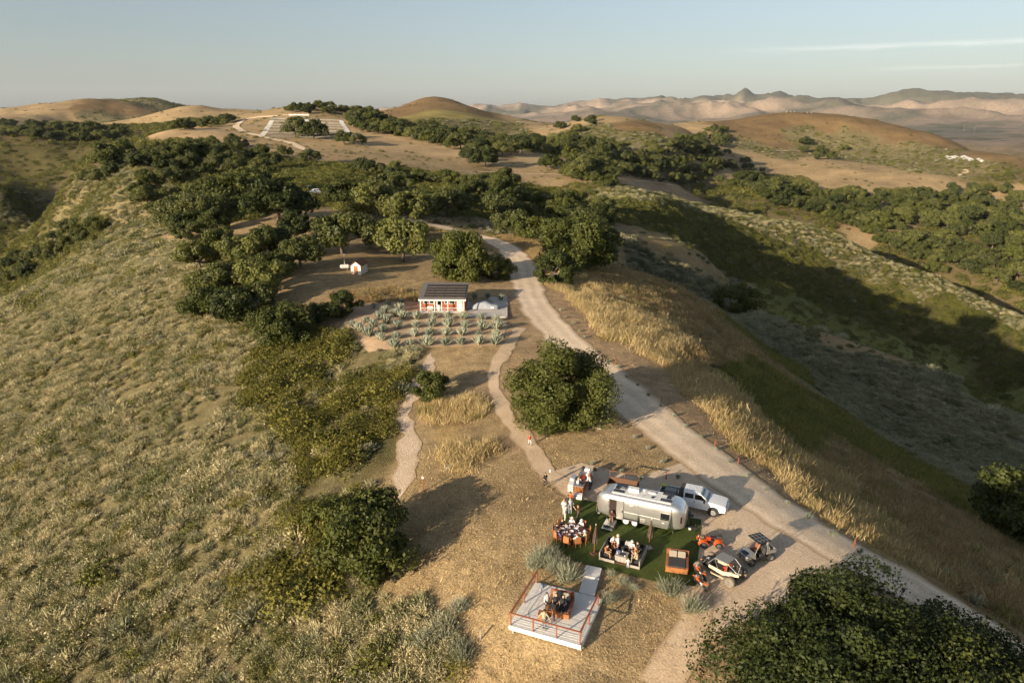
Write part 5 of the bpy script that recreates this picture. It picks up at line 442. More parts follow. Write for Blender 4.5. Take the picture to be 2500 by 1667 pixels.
# ------------------------------------------------------------------ mesh builder for things
class MB:
    def __init__(s): s.v = []; s.f = []; s.m = []; s.T = Matrix.Identity(4)
    def at(s, loc=(0, 0, 0), rz=0, ry=0, rx=0):
        s.T = Matrix.Translation(loc)@Matrix.Rotation(rz, 4, 'Z')@Matrix.Rotation(ry, 4, 'Y')@Matrix.Rotation(rx, 4, 'X'); return s
    def add(s, vs, fs, m=0):
        o = len(s.v); s.v += [tuple(s.T@Vector(p)) for p in vs]; s.f += [tuple(o+i for i in f) for f in fs]; s.m += [m]*len(fs); return s
    def box(s, c, d, m=0, top=None, b=0):
        x, y, z = c; a, e, h = d[0]/2, d[1]/2, d[2]/2; ta, te = top if top else (1, 1)
        if b:                                    # chamfered upright edges and top
            def ring(k, zz, sx, sy): 
                A, E = a*sx-k, e*sy-k
                return [(x-A, y-e*sy, zz), (x+A, y-e*sy, zz), (x+a*sx, y-E, zz), (x+a*sx, y+E, zz), (x+A, y+e*sy, zz), (x-A, y+e*sy, zz), (x-a*sx, y+E, zz), (x-a*sx, y-E, zz)]
            r0 = ring(b, z-h, 1, 1); r1 = ring(b, z+h-b, ta, te); r2 = [(px+(b*.7 if px < x else -b*.7), py+(b*.7 if py < y else -b*.7), z+h) for px, py, _ in r1]
            vs = r0+r1+r2; fs = [tuple(range(7, -1, -1)), tuple(range(16, 24))]
            for k in range(8):
                n = (k+1) % 8; fs += [(k, n, 8+n, 8+k), (8+k, 8+n, 16+n, 16+k)]
            return s.add(vs, fs, m)
        vs = [(x-a, y-e, z-h), (x+a, y-e, z-h), (x+a, y+e, z-h), (x-a, y+e, z-h), (x-a*ta, y-e*te, z+h), (x+a*ta, y-e*te, z+h), (x+a*ta, y+e*te, z+h), (x-a*ta, y+e*te, z+h)]
        return s.add(vs, [(0, 3, 2, 1), (4, 5, 6, 7), (0, 1, 5, 4), (1, 2, 6, 5), (2, 3, 7, 6), (3, 0, 4, 7)], m)
    def cyl(s, p, q, r, r2=None, n=10, m=0):
        p, q = Vector(p), Vector(q); d = (q-p).normalized(); u = d.orthogonal().normalized(); w = d.cross(u); r2 = r if r2 is None else r2
        vs = [p+(u*math.cos(2*math.pi*k/n)+w*math.sin(2*math.pi*k/n))*r for k in range(n)]+[q+(u*math.cos(2*math.pi*k/n)+w*math.sin(2*math.pi*k/n))*r2 for k in range(n)]
        return s.add(vs, [(k, (k+1) % n, n+(k+1) % n, n+k) for k in range(n)]+[tuple(range(n-1, -1, -1)), tuple(range(n, 2*n))], m)
    def tube(s, pts, r, n=6, m=0):
        for a, b in zip(pts[:-1], pts[1:]): s.cyl(a, b, r, n=n, m=m)
        return s
    def lathe(s, prof, n=16, m=0, axis='z', c=(0, 0, 0)):
        vs = []
        for r, h in prof:
            for k in range(n):
                a = 2*math.pi*k/n
                vs.append((c[0]+r*math.cos(a), c[1]+r*math.sin(a), c[2]+h) if axis == 'z' else (c[0]+r*math.cos(a), c[1]+h, c[2]+r*math.sin(a)))
        fs = []
        for i in range(len(prof)-1):
            for k in range(n):
                f = (i*n+k, i*n+(k+1) % n, (i+1)*n+(k+1) % n, (i+1)*n+k); fs.append(f if axis == 'z' else f[::-1])
        L = len(prof)-1
        c0, c1 = tuple(range(n-1, -1, -1)), tuple(range(L*n, (L+1)*n)); fs += [c0, c1] if axis == 'z' else [c0[::-1], c1[::-1]]
        return s.add(vs, fs, m)
    def extr(s, poly, y0, y1, m=0):            # outline in x,z drawn out along y
        n = len(poly); vs = [(x, y0, z) for x, z in poly]+[(x, y1, z) for x, z in poly]
        return s.add(vs, [tuple(range(n)), tuple(range(2*n-1, n-1, -1))]+[(k, n+k, n+(k+1) % n, (k+1) % n) for k in range(n)], m)
    def flat(s, poly, z0, z1, m=0):            # outline in x,y drawn up
        n = len(poly); vs = [(x, y, z0) for x, y in poly]+[(x, y, z1) for x, y in poly]
        return s.add(vs, [tuple(range(n-1, -1, -1)), tuple(range(n, 2*n))]+[(k, (k+1) % n, n+(k+1) % n, n+k) for k in range(n)], m)
    def loft(s, secs, m=0, cap=True):
        n = len(secs[0]); vs = [p for q in secs for p in q]; fs = []
        for i in range(len(secs)-1):
            for k in range(n): fs.append((i*n+k, i*n+(k+1) % n, (i+1)*n+(k+1) % n, (i+1)*n+k))
        if cap: fs += [tuple(range(n-1, -1, -1)), tuple(range((len(secs)-1)*n, len(secs)*n))]
        return s.add(vs, fs, m)
    def sphere(s, c, r, m=0, n=10, k=6):
        r = r if isinstance(r, (tuple, list)) else (r, r, r); secs = []
        for i in range(k+1):
            t = -math.pi/2+math.pi*i/k; cr = max(math.cos(t), .02)
            secs.append([(c[0]+r[0]*cr*math.cos(2*math.pi*j/n), c[1]+r[1]*cr*math.sin(2*math.pi*j/n), c[2]+r[2]*math.sin(t)) for j in range(n)])
        return s.loft(secs, m)
    def mesh(s, name, mats, smooth=False):
        me = bpy.data.meshes.new(name); me.from_pydata(s.v, [], s.f)
        for q in (mats if isinstance(mats, (list, tuple)) else [mats]): me.materials.append(q)
        if max(s.m, default=0): me.polygons.foreach_set('material_index', s.m)
        me.update()
        bm = bmesh.new(); bm.from_mesh(me); bmesh.ops.recalc_face_normals(bm, faces=bm.faces); bm.to_mesh(me); bm.free()
        if smooth: me.polygons.foreach_set('use_smooth', [True]*len(me.polygons)); me.set_sharp_from_angle(angle=R(38))
        return me
    def part(s, name, mats, parent, smooth=False, label=None):
        return link(bpy.data.objects.new(name, s.mesh(name, mats, smooth)), parent, label=label)
def thing(name, label, cat, loc, rz=0, group=None, dz=0, scale=1):
    o = link(bpy.data.objects.new(name, None), label=label, category=cat, group=group)
    x, y = loc[:2]; o.location = (x, y, (loc[2] if len(loc) > 2 else hz(x, y))+dz); o.rotation_euler = (0, 0, rz); o.scale = (scale,)*3
    return o
def solid(name, mb, mats, label, cat, loc=None, rz=0, group=None, smooth=False, dz=0):
    o = link(bpy.data.objects.new(name, mb.mesh(name, mats, smooth)), label=label, category=cat, group=group)
    if loc is not None: o.location = (loc[0], loc[1], (loc[2] if len(loc) > 2 else hz(*loc[:2]))+dz)
    o.rotation_euler = (0, 0, rz); return o
def copy_tree(o, parent=None):
    c = o.copy(); COL.objects.link(c); c.parent = parent
    for ch in o.children: copy_tree(ch, c)
    return c
# sheets that follow the ground
def ribbon(name, pts, width, lift, material, step=1.0, jitter=.15, seed=1, nw=8, taper=False):
    P = [Vector(p) for p in pts]; dense = []
    for i in range(len(P)-1):                                 # Catmull-Rom through the points
        p0, p1, p2, p3 = P[max(i-1, 0)], P[i], P[i+1], P[min(i+2, len(P)-1)]; n = max(2, int((p2-p1).length/step))
        for k in range(n):
            t = k/n; dense.append(.5*((2*p1)+(p2-p0)*t+(2*p0-5*p1+4*p2-p3)*t*t+(3*p1-p0-3*p2+p3)*t**3))
    dense.append(P[-1]); D = np.array([(p.x, p.y) for p in dense]); tg = np.gradient(D, axis=0); tg /= np.linalg.norm(tg, axis=1, keepdims=True)+1e-9
    nr = np.stack([-tg[:, 1], tg[:, 0]], 1); m = len(D); u = np.linspace(-1, 1, nw+1); s = np.arange(m)*step
    w = width if np.ndim(width) else np.full(m, width)
    if len(w) != m: w = np.interp(np.linspace(0, 1, m), np.linspace(0, 1, len(w)), w)
    jl = (fbm(s/2.5, s*0+seed, seed, 3)-.5)*jitter*4; jr = (fbm(s/2.5, s*0+seed+40, seed+5, 3)-.5)*jitter*4
    X = []; 
    for k in range(nw+1):
        off = u[k]*w/2+np.where(u[k] > 0, jl, jr)*abs(u[k]); X.append(D+nr*off[:, None])
    X = np.stack(X, 1).reshape(-1, 2); Z = height(X[:, 0], X[:, 1])+lift
    i = np.arange((m-1)*(nw+1)).reshape(m-1, nw+1)[:, :-1]; f = np.stack([i, i+1, i+nw+2, i+nw+1], -1).reshape(-1, 4)[:, ::-1]
    me = mesh_np(name, np.column_stack([X, Z]), f, True)
    a = me.attributes.new('across', 'FLOAT', 'POINT'); a.data.foreach_set('value', np.tile(u, m).astype(np.float32))
    me.materials.append(material); return link(bpy.data.objects.new(name, me), kind='structure')
def sheet(name, poly, lift, material, step=.5, z=None, kind='structure'):
    bm = bmesh.new(); xs = [p[0] for p in poly]; ys = [p[1] for p in poly]
    vs = [bm.verts.new((x, y, 0)) for x, y in poly]; bm.faces.new(vs)
    for ax, lo, hi in (((1, 0, 0), min(xs), max(xs)), ((0, 1, 0), min(ys), max(ys))):
        k = lo+step
        while k < hi:
            bmesh.ops.bisect_plane(bm, geom=bm.verts[:]+bm.edges[:]+bm.faces[:], plane_co=[k if a else 0 for a in ax], plane_no=ax); k += step
    co = np.array([v.co[:2] for v in bm.verts]); Z = height(co[:, 0], co[:, 1])+lift if z is None else np.full(len(co), z)
    for v, zz in zip(bm.verts, Z): v.co.z = zz
    bmesh.ops.recalc_face_normals(bm, faces=bm.faces)
    if sum(f.normal.z for f in bm.faces) < 0: bmesh.ops.reverse_faces(bm, faces=bm.faces)
    me = bpy.data.meshes.new(name); bm.to_mesh(me); bm.free(); me.materials.append(material)
    o = link(bpy.data.objects.new(name, me)); 
    if kind: o['kind'] = kind
    return o
def dirt_mat(name, c1, c2, edge=None, track=0, gravel=0, fine=6.0):
    m = bpy.data.materials.new(name); m.use_nodes = True; nt = m.node_tree; L = nt.links; b = nt.nodes['Principled BSDF']; N = nt.nodes.new
    b.inputs['Roughness'].default_value = .95; b.inputs['Specular IOR Level'].default_value = .1
    g = N('ShaderNodeNewGeometry'); n = N('ShaderNodeTexNoise'); n.inputs['Scale'].default_value = .35; n.inputs['Detail'].default_value = 8; n.inputs['Roughness'].default_value = .7; L.new(g.outputs['Position'], n.inputs['Vector'])
    mr = N('ShaderNodeMapRange'); mr.inputs[1].default_value = .32; mr.inputs[2].default_value = .68; L.new(n.outputs['Fac'], mr.inputs[0])
    mx = N('ShaderNodeMix'); mx.data_type = 'RGBA'; mx.inputs[6].default_value = (*c1, 1); mx.inputs[7].default_value = (*c2, 1); L.new(mr.outputs[0], mx.inputs[0]); out = mx.outputs[2]
    n2 = N('ShaderNodeTexNoise'); n2.inputs['Scale'].default_value = fine; n2.inputs['Detail'].default_value = 4; L.new(g.outputs['Position'], n2.inputs['Vector'])
    m2 = N('ShaderNodeMapRange'); m2.inputs[1].default_value = .3; m2.inputs[2].default_value = .7; m2.inputs[3].default_value = .78-gravel*.2; m2.inputs[4].default_value = 1.18+gravel*.2; L.new(n2.outputs['Fac'], m2.inputs[0])
    vm = N('ShaderNodeVectorMath'); vm.operation = 'SCALE'; L.new(out, vm.inputs[0]); L.new(m2.outputs[0], vm.inputs['Scale']); out = vm.outputs[0]
    if edge:
        a = N('ShaderNodeAttribute'); a.attribute_name = 'across'; ab = N('ShaderNodeMath'); ab.operation = 'ABSOLUTE'; L.new(a.outputs['Fac'], ab.inputs[0])
        ad = N('ShaderNodeMath'); ad.operation = 'MULTIPLY_ADD'; L.new(n2.outputs['Fac'], ad.inputs[0]); ad.inputs[1].default_value = .5; L.new(ab.outputs[0], ad.inputs[2])
        me = N('ShaderNodeMapRange'); me.inputs[1].default_value = 1.0; me.inputs[2].default_value = 1.25; L.new(ad.outputs[0], me.inputs[0])
        if track:                               # worn wheel tracks: crests of a wave across the road, wavering along it
            ph = N('ShaderNodeMath'); ph.operation = 'MULTIPLY_ADD'; L.new(n.outputs['Fac'], ph.inputs[0]); ph.inputs[1].default_value = .22; L.new(a.outputs['Fac'], ph.inputs[2])
            sn = N('ShaderNodeMath'); sn.operation = 'SINE'; mu = N('ShaderNodeMath'); mu.operation = 'MULTIPLY'; mu.inputs[1].default_value = 9; L.new(ph.outputs[0], mu.inputs[0]); L.new(mu.outputs[0], sn.inputs[0])
            ms = N('ShaderNodeMapRange'); ms.inputs[1].default_value = -1; ms.inputs[2].default_value = 1; ms.inputs[3].default_value = 1-track; ms.inputs[4].default_value = 1+track*.6; L.new(sn.outputs[0], ms.inputs[0])
            v2 = N('ShaderNodeVectorMath'); v2.operation = 'SCALE'; L.new(out, v2.inputs[0]); L.new(ms.outputs[0], v2.inputs['Scale']); out = v2.outputs[0]
        x2 = N('ShaderNodeMix'); x2.data_type = 'RGBA'; x2.inputs[7].default_value = (*edge, 1); L.new(out, x2.inputs[6]); L.new(me.outputs[0], x2.inputs[0]); out = x2.outputs[2]
    L.new(out, b.inputs['Base Color'])
    bp = N('ShaderNodeBump'); bp.inputs['Distance'].default_value = .04+.05*gravel; L.new(n2.outputs['Fac'], bp.inputs['Height']); L.new(bp.outputs['Normal'], b.inputs['Normal'])
    return m
M_ROAD = dirt_mat('road_dirt', (.66, .495, .33), (.84, .675, .485), (.40, .28, .165), .09)
M_PATH = dirt_mat('path_dirt', (.50, .36, .225), (.66, .50, .335), (.38, .265, .15))
M_GRAV = dirt_mat('gravel', (.46, .35, .24), (.62, .49, .36), (.40, .29, .17), 0, 1, 9)
M_YARD = dirt_mat('yard_dirt', (.50, .375, .25), (.64, .50, .36))
M_CONC = dirt_mat('concrete', (.46, .42, .36), (.56, .51, .45))
M_BED = dirt_mat('planting_bed', (.40, .27, .16), (.54, .39, .25), None, 0, .6)
M_TURF = dirt_mat('artificial_turf', (.050, .072, .016), (.085, .105, .028), None, 0, .5, 14)
M_CHALK = dirt_mat('chalk', (.62, .58, .50), (.75, .72, .65))
# roads, paths, pads
ribbon('road', ROAD, [5.0, 5.4, 6.0, 6.8, 7.0, 7.0, 6.8, 6.4, 6.2, 6.2, 6.2, 6.6, 7.0, 6.2, 5.6, 5.0, 4.6, 4.2], .05, M_ROAD, .5, .34, 3, 14)
ribbon('footpath', PATH, [2.0, 2.2, 2.4, 2.4, 2.2, 2.0, 2.0, 2.2, 2.2, 1.8, 1.8], .04, M_PATH, .4, .25, 5)
ribbon('gravel_path', GRAVEL, [.8, 1.8, 2.2, 2.0, 1.6, 2.4, 2.0, .6], .04, M_GRAV, .4, .45, 8)
sheet('yard', YARD, .03, M_YARD, .7)
ribbon('footpath', [(14.26,48.43), (13.71,44.81), (11.97,41.74), (9.77,38.46)], [3.0, 2.6, 2.6, 2.8], .05, M_PATH, .4, .15, 9)
sheet('planting_bed', AGBED, .04, M_BED, .8)
turf = sheet('artificial_lawn', TURF, .085, M_TURF, .6)
ribbon('road', [(-25.93,206.96), (-36.28,220.64), (-46.38,234.53), (-53.08,241.28), (-62.35,246.02), (-73.91,238.6), (-79.31,230.48)], 5, .15, M_ROAD, 2, .2, 4)
ribbon('road', [(-62.35,246.02), (-65.28,287.43), (-83.41,382.94), (-95.8,409.5), (-110.1,430.5)], 5, .15, M_ROAD, 2, .2, 6)
sheet('parking_yard', [(-71.41,239.24), (-53.22,248.49), (-81.87,385.8), (-86.99,317.99)], .12, M_YARD, 3)
ribbon('road', [(-135.9,501.6), (-165.6,561.5), (-188.7,586.3), (-216.5,620.8), (-239.7,656), (-254.2,690.4), (-278.7,775.5), (-258.3,776.4), (-232.5,761.6), (-214.3,756.3)], 6.5, .3, M_ROAD, 3, .2, 7)
ribbon('dirt_track', [(41.4,494.5), (58.3,496.8), (111.9,645.1), (151.5,692.8), (162.1,701.1)], 3.0, .2, M_PATH, 3, .2, 11)
ribbon('dirt_track', [(-36.8,471.5), (-13.7,492), (14,500.1), (41.4,494.5)], 2.6, .2, M_PATH, 3, .2, 12)
ribbon('dirt_track', [(388,1150), (439.9,1187.7), (481.7,1201.7)], 4, .4, M_PATH, 4, .2, 13)
ribbon('dirt_track', [(595.3,986.9), (621.6,1004.5), (621.8,1012.8)], 6, .4, M_PATH, 4, .2, 14)
for q in ([(645.9,1105.6), (654.8,1113.2), (652.4,1098.5), (656.3,1092.9), (652.3,1075.5), (643.7,1064.5), (644.6,1078.2), (635.7,1072.8)], [(656.3,1082.6), (663.3,1084.7), (660.9,1072.4), (660.6,1061.9), (657.4,1048.2), (648.4,1044.5), (649.4,1056.3), (646.1,1058.6)], [(662,1054.3), (667.7,1056.2), (665.1,1042.2), (663,1032.8), (657.6,1034.9)]):
    sheet('chalk_scar', q, .6, M_CHALK, 6)
# ------------------------------------------------------------------ common materials
WHITE = mat('white_paint', (.70, .68, .64), .45, noise=(3, .04)); CREAM = mat('cream_paint', (.70, .66, .58), .5)
BLACK = mat('black_plastic', (.018, .018, .02), .5); RUBBER = mat('tyre_rubber', (.022, .021, .020), .9, noise=(8, .3)); DUSTY = mat('dusty_tyre', (.20, .165, .12), .95, noise=(9, .35))
ALU = mat('polished_aluminium', (.84, .83, .80), .30, .88, noise=(1.2, .04)); ALUD = mat('brushed_aluminium', (.62, .60, .56), .42, .9, noise=(2, .06)); CHROME = mat('chrome', (.7, .7, .7), .15, 1.0)
GLASS = mat('dark_glass', (.012, .014, .015), .08, spec=.7); WSHIELD = mat('windscreen_glass', (.05, .075, .08), .06, spec=.8); SOLAR = mat('solar_cell', (.016, .016, .022), .22, spec=.6); SOLARL = mat('solar_frame', (.35, .34, .32), .4, .5)
TRUCKW = mat('truck_white', (.76, .76, .75), .25, spec=.6); STEEL = mat('grey_steel', (.30, .30, .29), .5, .6); RUST = mat('rusty_steel', (.10, .05, .028), .85, noise=(4, .4)); RUSTL = mat('weathered_brown_wood', (.12, .058, .03), .8, noise=(5, .3))
WOOD = mat('orange_cedar', (.35, .14, .045), .6, noise=(4, .25)); WOODD = mat('dark_cedar', (.24, .075, .028), .65, noise=(4, .25)); RAIL = mat('rail_red_wood', (.27, .085, .035), .6, noise=(5, .2))
GREYW = mat('grey_wood', (.33, .30, .26), .8, noise=(6, .25)); DECKW = mat('deck_board', (.70, .66, .60), .7, noise=(2.5, .10)); DECKE = mat('deck_edge', (.76, .74, .70), .6)
FABD = mat('charcoal_fabric', (.045, .042, .040), .95, noise=(20, .2)); FABT = mat('taupe_fabric', (.27, .235, .185), .95, noise=(20, .12)); FABB = mat('brown_canvas', (.085, .052, .038), .95, noise=(6, .3)); FABK = mat('dark_cushion', (.022, .020, .020), .95, noise=(10, .3))
REDP = mat('red_plastic', (.55, .055, .012), .35, spec=.6); REDO = mat('orange_red_plastic', (.62, .10, .015), .35, spec=.6); TANP = mat('tan_panel', (.58, .50, .34), .4); GREYP = mat('grey_panel', (.22, .215, .20), .5); SILVER = mat('silver_paint', (.42, .42, .41), .25, .7)
BARNRED = mat('barn_red_boards', (.30, .085, .035), .75, noise=(5, .2)); ROOFB = mat('rust_brown_roof', (.20, .075, .030), .7, noise=(3, .25)); COVER = mat('silver_car_cover', (.27, .285, .31), .5, noise=(1.5, .12), bump=.12)
OLIVEP = mat('olive_paint', (.17, .17, .09), .5); CLOTHW = mat('white_ceramic', (.75, .73, .70), .4); STONE = mat('grey_stone', (.30, .28, .25), .9, noise=(4, .2)); REDL = mat('red_lamp', (.4, .02, .01), .3); MULCH = mat('mulch', (.17, .085, .04), .95)
ORANGE = mat('orange_headlight', (.8, .3, .05), .4)
def wheel(parent, loc, r, w, tyre=RUBBER, rimm=None, rr=.6, spokes=6, side=-1, rz=0):
    b = MB(); pr = [(r*rr, -w*.5), (r*.9, -w*.5), (r*.985, -w*.36), (r, -w*.15), (r, w*.15), (r*.985, w*.36), (r*.9, w*.5), (r*rr, w*.5)]
    b.lathe(pr, 20, axis='y'); t = b.part('wheel', tyre, parent, True); t.location = loc; t.rotation_euler = (0, 0, rz)
    b = MB(); o = side*w*.5; b.lathe([(r*rr, o-.012), (r*rr, o+.012*side), (r*rr*.86, o+.02*side), (r*rr*.84, o-.01*side)], 18, axis='y')
    for k in range(spokes):
        a = 2*math.pi*k/spokes; b.cyl((0, o+.008*side, 0), (r*rr*.9*math.cos(a), o+.008*side, r*rr*.9*math.sin(a)), r*.09, r*.07, 5)
    b.cyl((0, o-.02*side, 0), (0, o+.05*side, 0), r*.15, n=8); b.part('rim', rimm or CHROME, t)
    return t
# ------------------------------------------------------------------ travel trailer
def travel_trailer(loc, rz):
    t = thing('travel_trailer', 'long polished aluminium travel trailer with open door, parked on the green lawn', 'trailer', loc, rz, dz=.08)
    def sec(x, k):        # one hull section, k shrinks it towards the ends
        out = []; n = 28; hw, z0, z1 = 1.25*k[0], .48+(1-k[1])*.55, .48+2.32*k[1]+(1-k[1])*.10; zc = (z0+z1)/2; hh = (z1-z0)/2
        for i in range(n):
            a = 2*math.pi*(i+.5)/n; c, s_ = math.cos(a), math.sin(a); p = .36 if s_ > 0 else .22
            out.append((x, -hw*math.copysign(abs(c)**p, c), zc+hh*math.copysign(abs(s_)**(.55 if s_ > 0 else .25), s_)))
        return out
    xs = []
    for u in (0, .05, .15, .3, .5, .75, 1): xs.append((-3.95+1.15*u, (math.sqrt(1-(1-u)**2)*.42+.58, (math.sqrt(1-(1-u)**2))*.45+.55)))
    for x in (-2.0, -1, 0, 1, 2.0): xs.append((x, (1, 1)))
    for u in (1, .75, .5, .3, .15, .05, 0): xs.append((3.95-1.15*u, (math.sqrt(1-(1-u)**2)*.42+.58, (math.sqrt(1-(1-u)**2))*.45+.55)))
    b = MB(); b.loft([sec(x, k) for x, k in xs]); hull = b.part('body', ALU, t, True)
    b = MB()                                   # panel seams and rub rails stand proud
    for x in (-2.8, 2.8): 
        s = sec(x, (1.006, 1.002)); b.tube([s[i] for i in range(28)]+[s[0]], .022, 5)
    for z in (1.28, .56): b.box((0, -1.262, z), (5.6, .03, .045)); b.box((0, 1.262, z), (5.6, .03, .045))
    for x in (-1.4, -.1, 1.3): b.box((x, -1.258, 1.45), (.012, .016, 1.8))
    b.part('trim', ALUD, hull)
    b = MB(); b.box((0, 0, 2.795), (5.3, 1.75, .05)); b.part('roof', WHITE, t)
    b = MB(); b.box((.05, -1.20, 2.42), (5.45, .20, .18), b=.04); b.part('awning', WHITE, t)
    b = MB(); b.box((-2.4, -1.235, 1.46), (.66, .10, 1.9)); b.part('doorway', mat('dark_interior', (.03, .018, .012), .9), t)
    b = MB(); b.box((-1.73, -1.31, 1.45), (.66, .05, 1.86), b=.02); dr = b.part('door', ALUD, t)
    b = MB(); b.box((-1.73, -1.342, 2.0), (.46, .014, .42)); b.part('window', GREYP, dr); b = MB(); b.box((-1.50, -1.36, 1.35), (.05, .06, .22)); b.part('handle', BLACK, dr)
    b = MB(); b.box((-2.4, -1.95, .34), (.95, 1.1, .07)); b.box((-2.45, -2.62, .16), (1.0, .5, .06)); b.box((-2.85, -1.95, .16), (.05, 1.0, .3)); b.box((-1.95, -1.95, .16), (.05, 1.0, .3)); b.part('step', STEEL, t)
    for x, w_, z, h in ((2.28, .86, 1.66, .72),):
        b = MB(); b.box((x, -1.262, z), (w_, .03, h), b=.01); f = b.part('window_frame', ALUD, t); b = MB(); b.box((x, -1.285, z+.05), (w_-.1, .02, h-.22)); b.part('pane', GLASS, f); b = MB(); b.box((x, -1.285, z-.27), (w_-.1, .02, .11)); b.part('pane', GLASS, f)
    for x, s in ((3.42, 1),):                  # wrap-round front corner glass
        b = MB(); b.box((x, -1.075, 1.55), (.62, .05, .62)); w_ = b.part('window', GLASS, t); w_.rotation_euler = (0, 0, 0); 
        b = MB(); b.at((3.80, -.62, 1.5), rz=R(68)).box((0, 0, 0), (.75, .05, .58)); b.part('window', GLASS, t)
    for x in (-1.17, -.36): wheel(t, (x, -1.08, .36), .36, .24, rimm=WHITE, rr=.72, spokes=4)
    for x in (-1.17, -.36): wheel(t, (x, 1.08, .36), .36, .24, rimm=WHITE, rr=.72, spokes=4, side=1)
    b = MB(); b.box((-.76, -1.1, .62), (1.75, .3, .2)); b.part('wheel_arch', BLACK, t)
    b = MB(); b.box((.33, -1.265, .80), (.44, .02, .32)); b.part('hatch', ALUD, t)
    b = MB(); b.box((-.75, -1.27, 2.06), (.28, .03, .10)); b.part('porch_light', CREAM, t)
    b = MB(); b.box((2.15, -1.27, 1.0), (.22, .02, .06)); b.part('name_badge', CREAM, t)
    for x, y in ((-2.1, -.52), (-2.1, .62), (2.15, -.52), (2.15, .62)):
        b = MB(); b.box((x, y, 2.845), (1.0, .46, .03)); p = b.part('solar_panel', SOLARL, t); b = MB()
        for i in range(6):
            for j in range(3): b.box((x-.41+i*.164, y-.15+j*.15, 2.864), (.135, .12, .012))
        b.part('solar_cell', SOLAR, p)
    b = MB(); b.box((-.85, .15, 2.95), (1.05, .72, .28), top=(.86, .8), b=.06); b.part('air_conditioner', WHITE, t)
    for x, y in ((-2.35, .08), (-1.8, .08), (2.3, .08)): b = MB(); b.box((x, y, 2.87), (.40, .40, .10), b=.03); b.part('roof_vent', GLASS if x != -1.8 else GREYP, t)
    b = MB(); b.box((.75, .35, 2.86), (.62, .30, .08)); b.part('roof_hatch', CREAM, t)
    b = MB(); b.lathe([(.14, 0), (.14, .06), (.05, .10)], 12, c=(.95, -.42, 2.83)); b.part('roof_fan', BLACK, t)
    b = MB(); b.cyl((.05, .25, 2.82), (.05, .25, 2.98), .02); b.sphere((.05, .25, 3.02), (.17, .17, .07)); b.part('satellite_dish', WHITE, t)
    b = MB(); b.cyl((.1, -.5, 2.82), (.3, -.6, 3.05), .012); b.part('antenna', BLACK, t)
    b = MB()
    for x in (-3.0, 3.0): b.cyl((x, -.9, .02), (x, -.9, .55), .05); b.cyl((x, .9, .02), (x, .9, .55), .05)
    b.part('jack', STEEL, t)
    b = MB(); b.box((-3.75, 0, .47), (.22, 2.0, .10)); b.part('bumper', ALUD, t)
    b = MB(); b.cyl((-3.98, -.95, .55), (-3.9, -1.0, 2.15), .022); b.cyl((-3.9, -1.0, 2.15), (-3.6, -.55, 2.62), .022); b.part('bike_rack_arm', ALUD, t)
    for y in (-.75, .75): b = MB(); b.sphere((-3.93, y, 1.2), (.05, .07, .14)); b.part('tail_light', REDL, t)
    b = MB(); b.extr([(3.7, .42), (4.9, .42), (4.95, .5), (3.7, .52)], -.12, .12); b.cyl((4.75, 0, .02), (4.75, 0, .9), .045); b.part('hitch', BLACK, t)
    return t
travel_trailer((11.75, 57.15), R(-23.5))
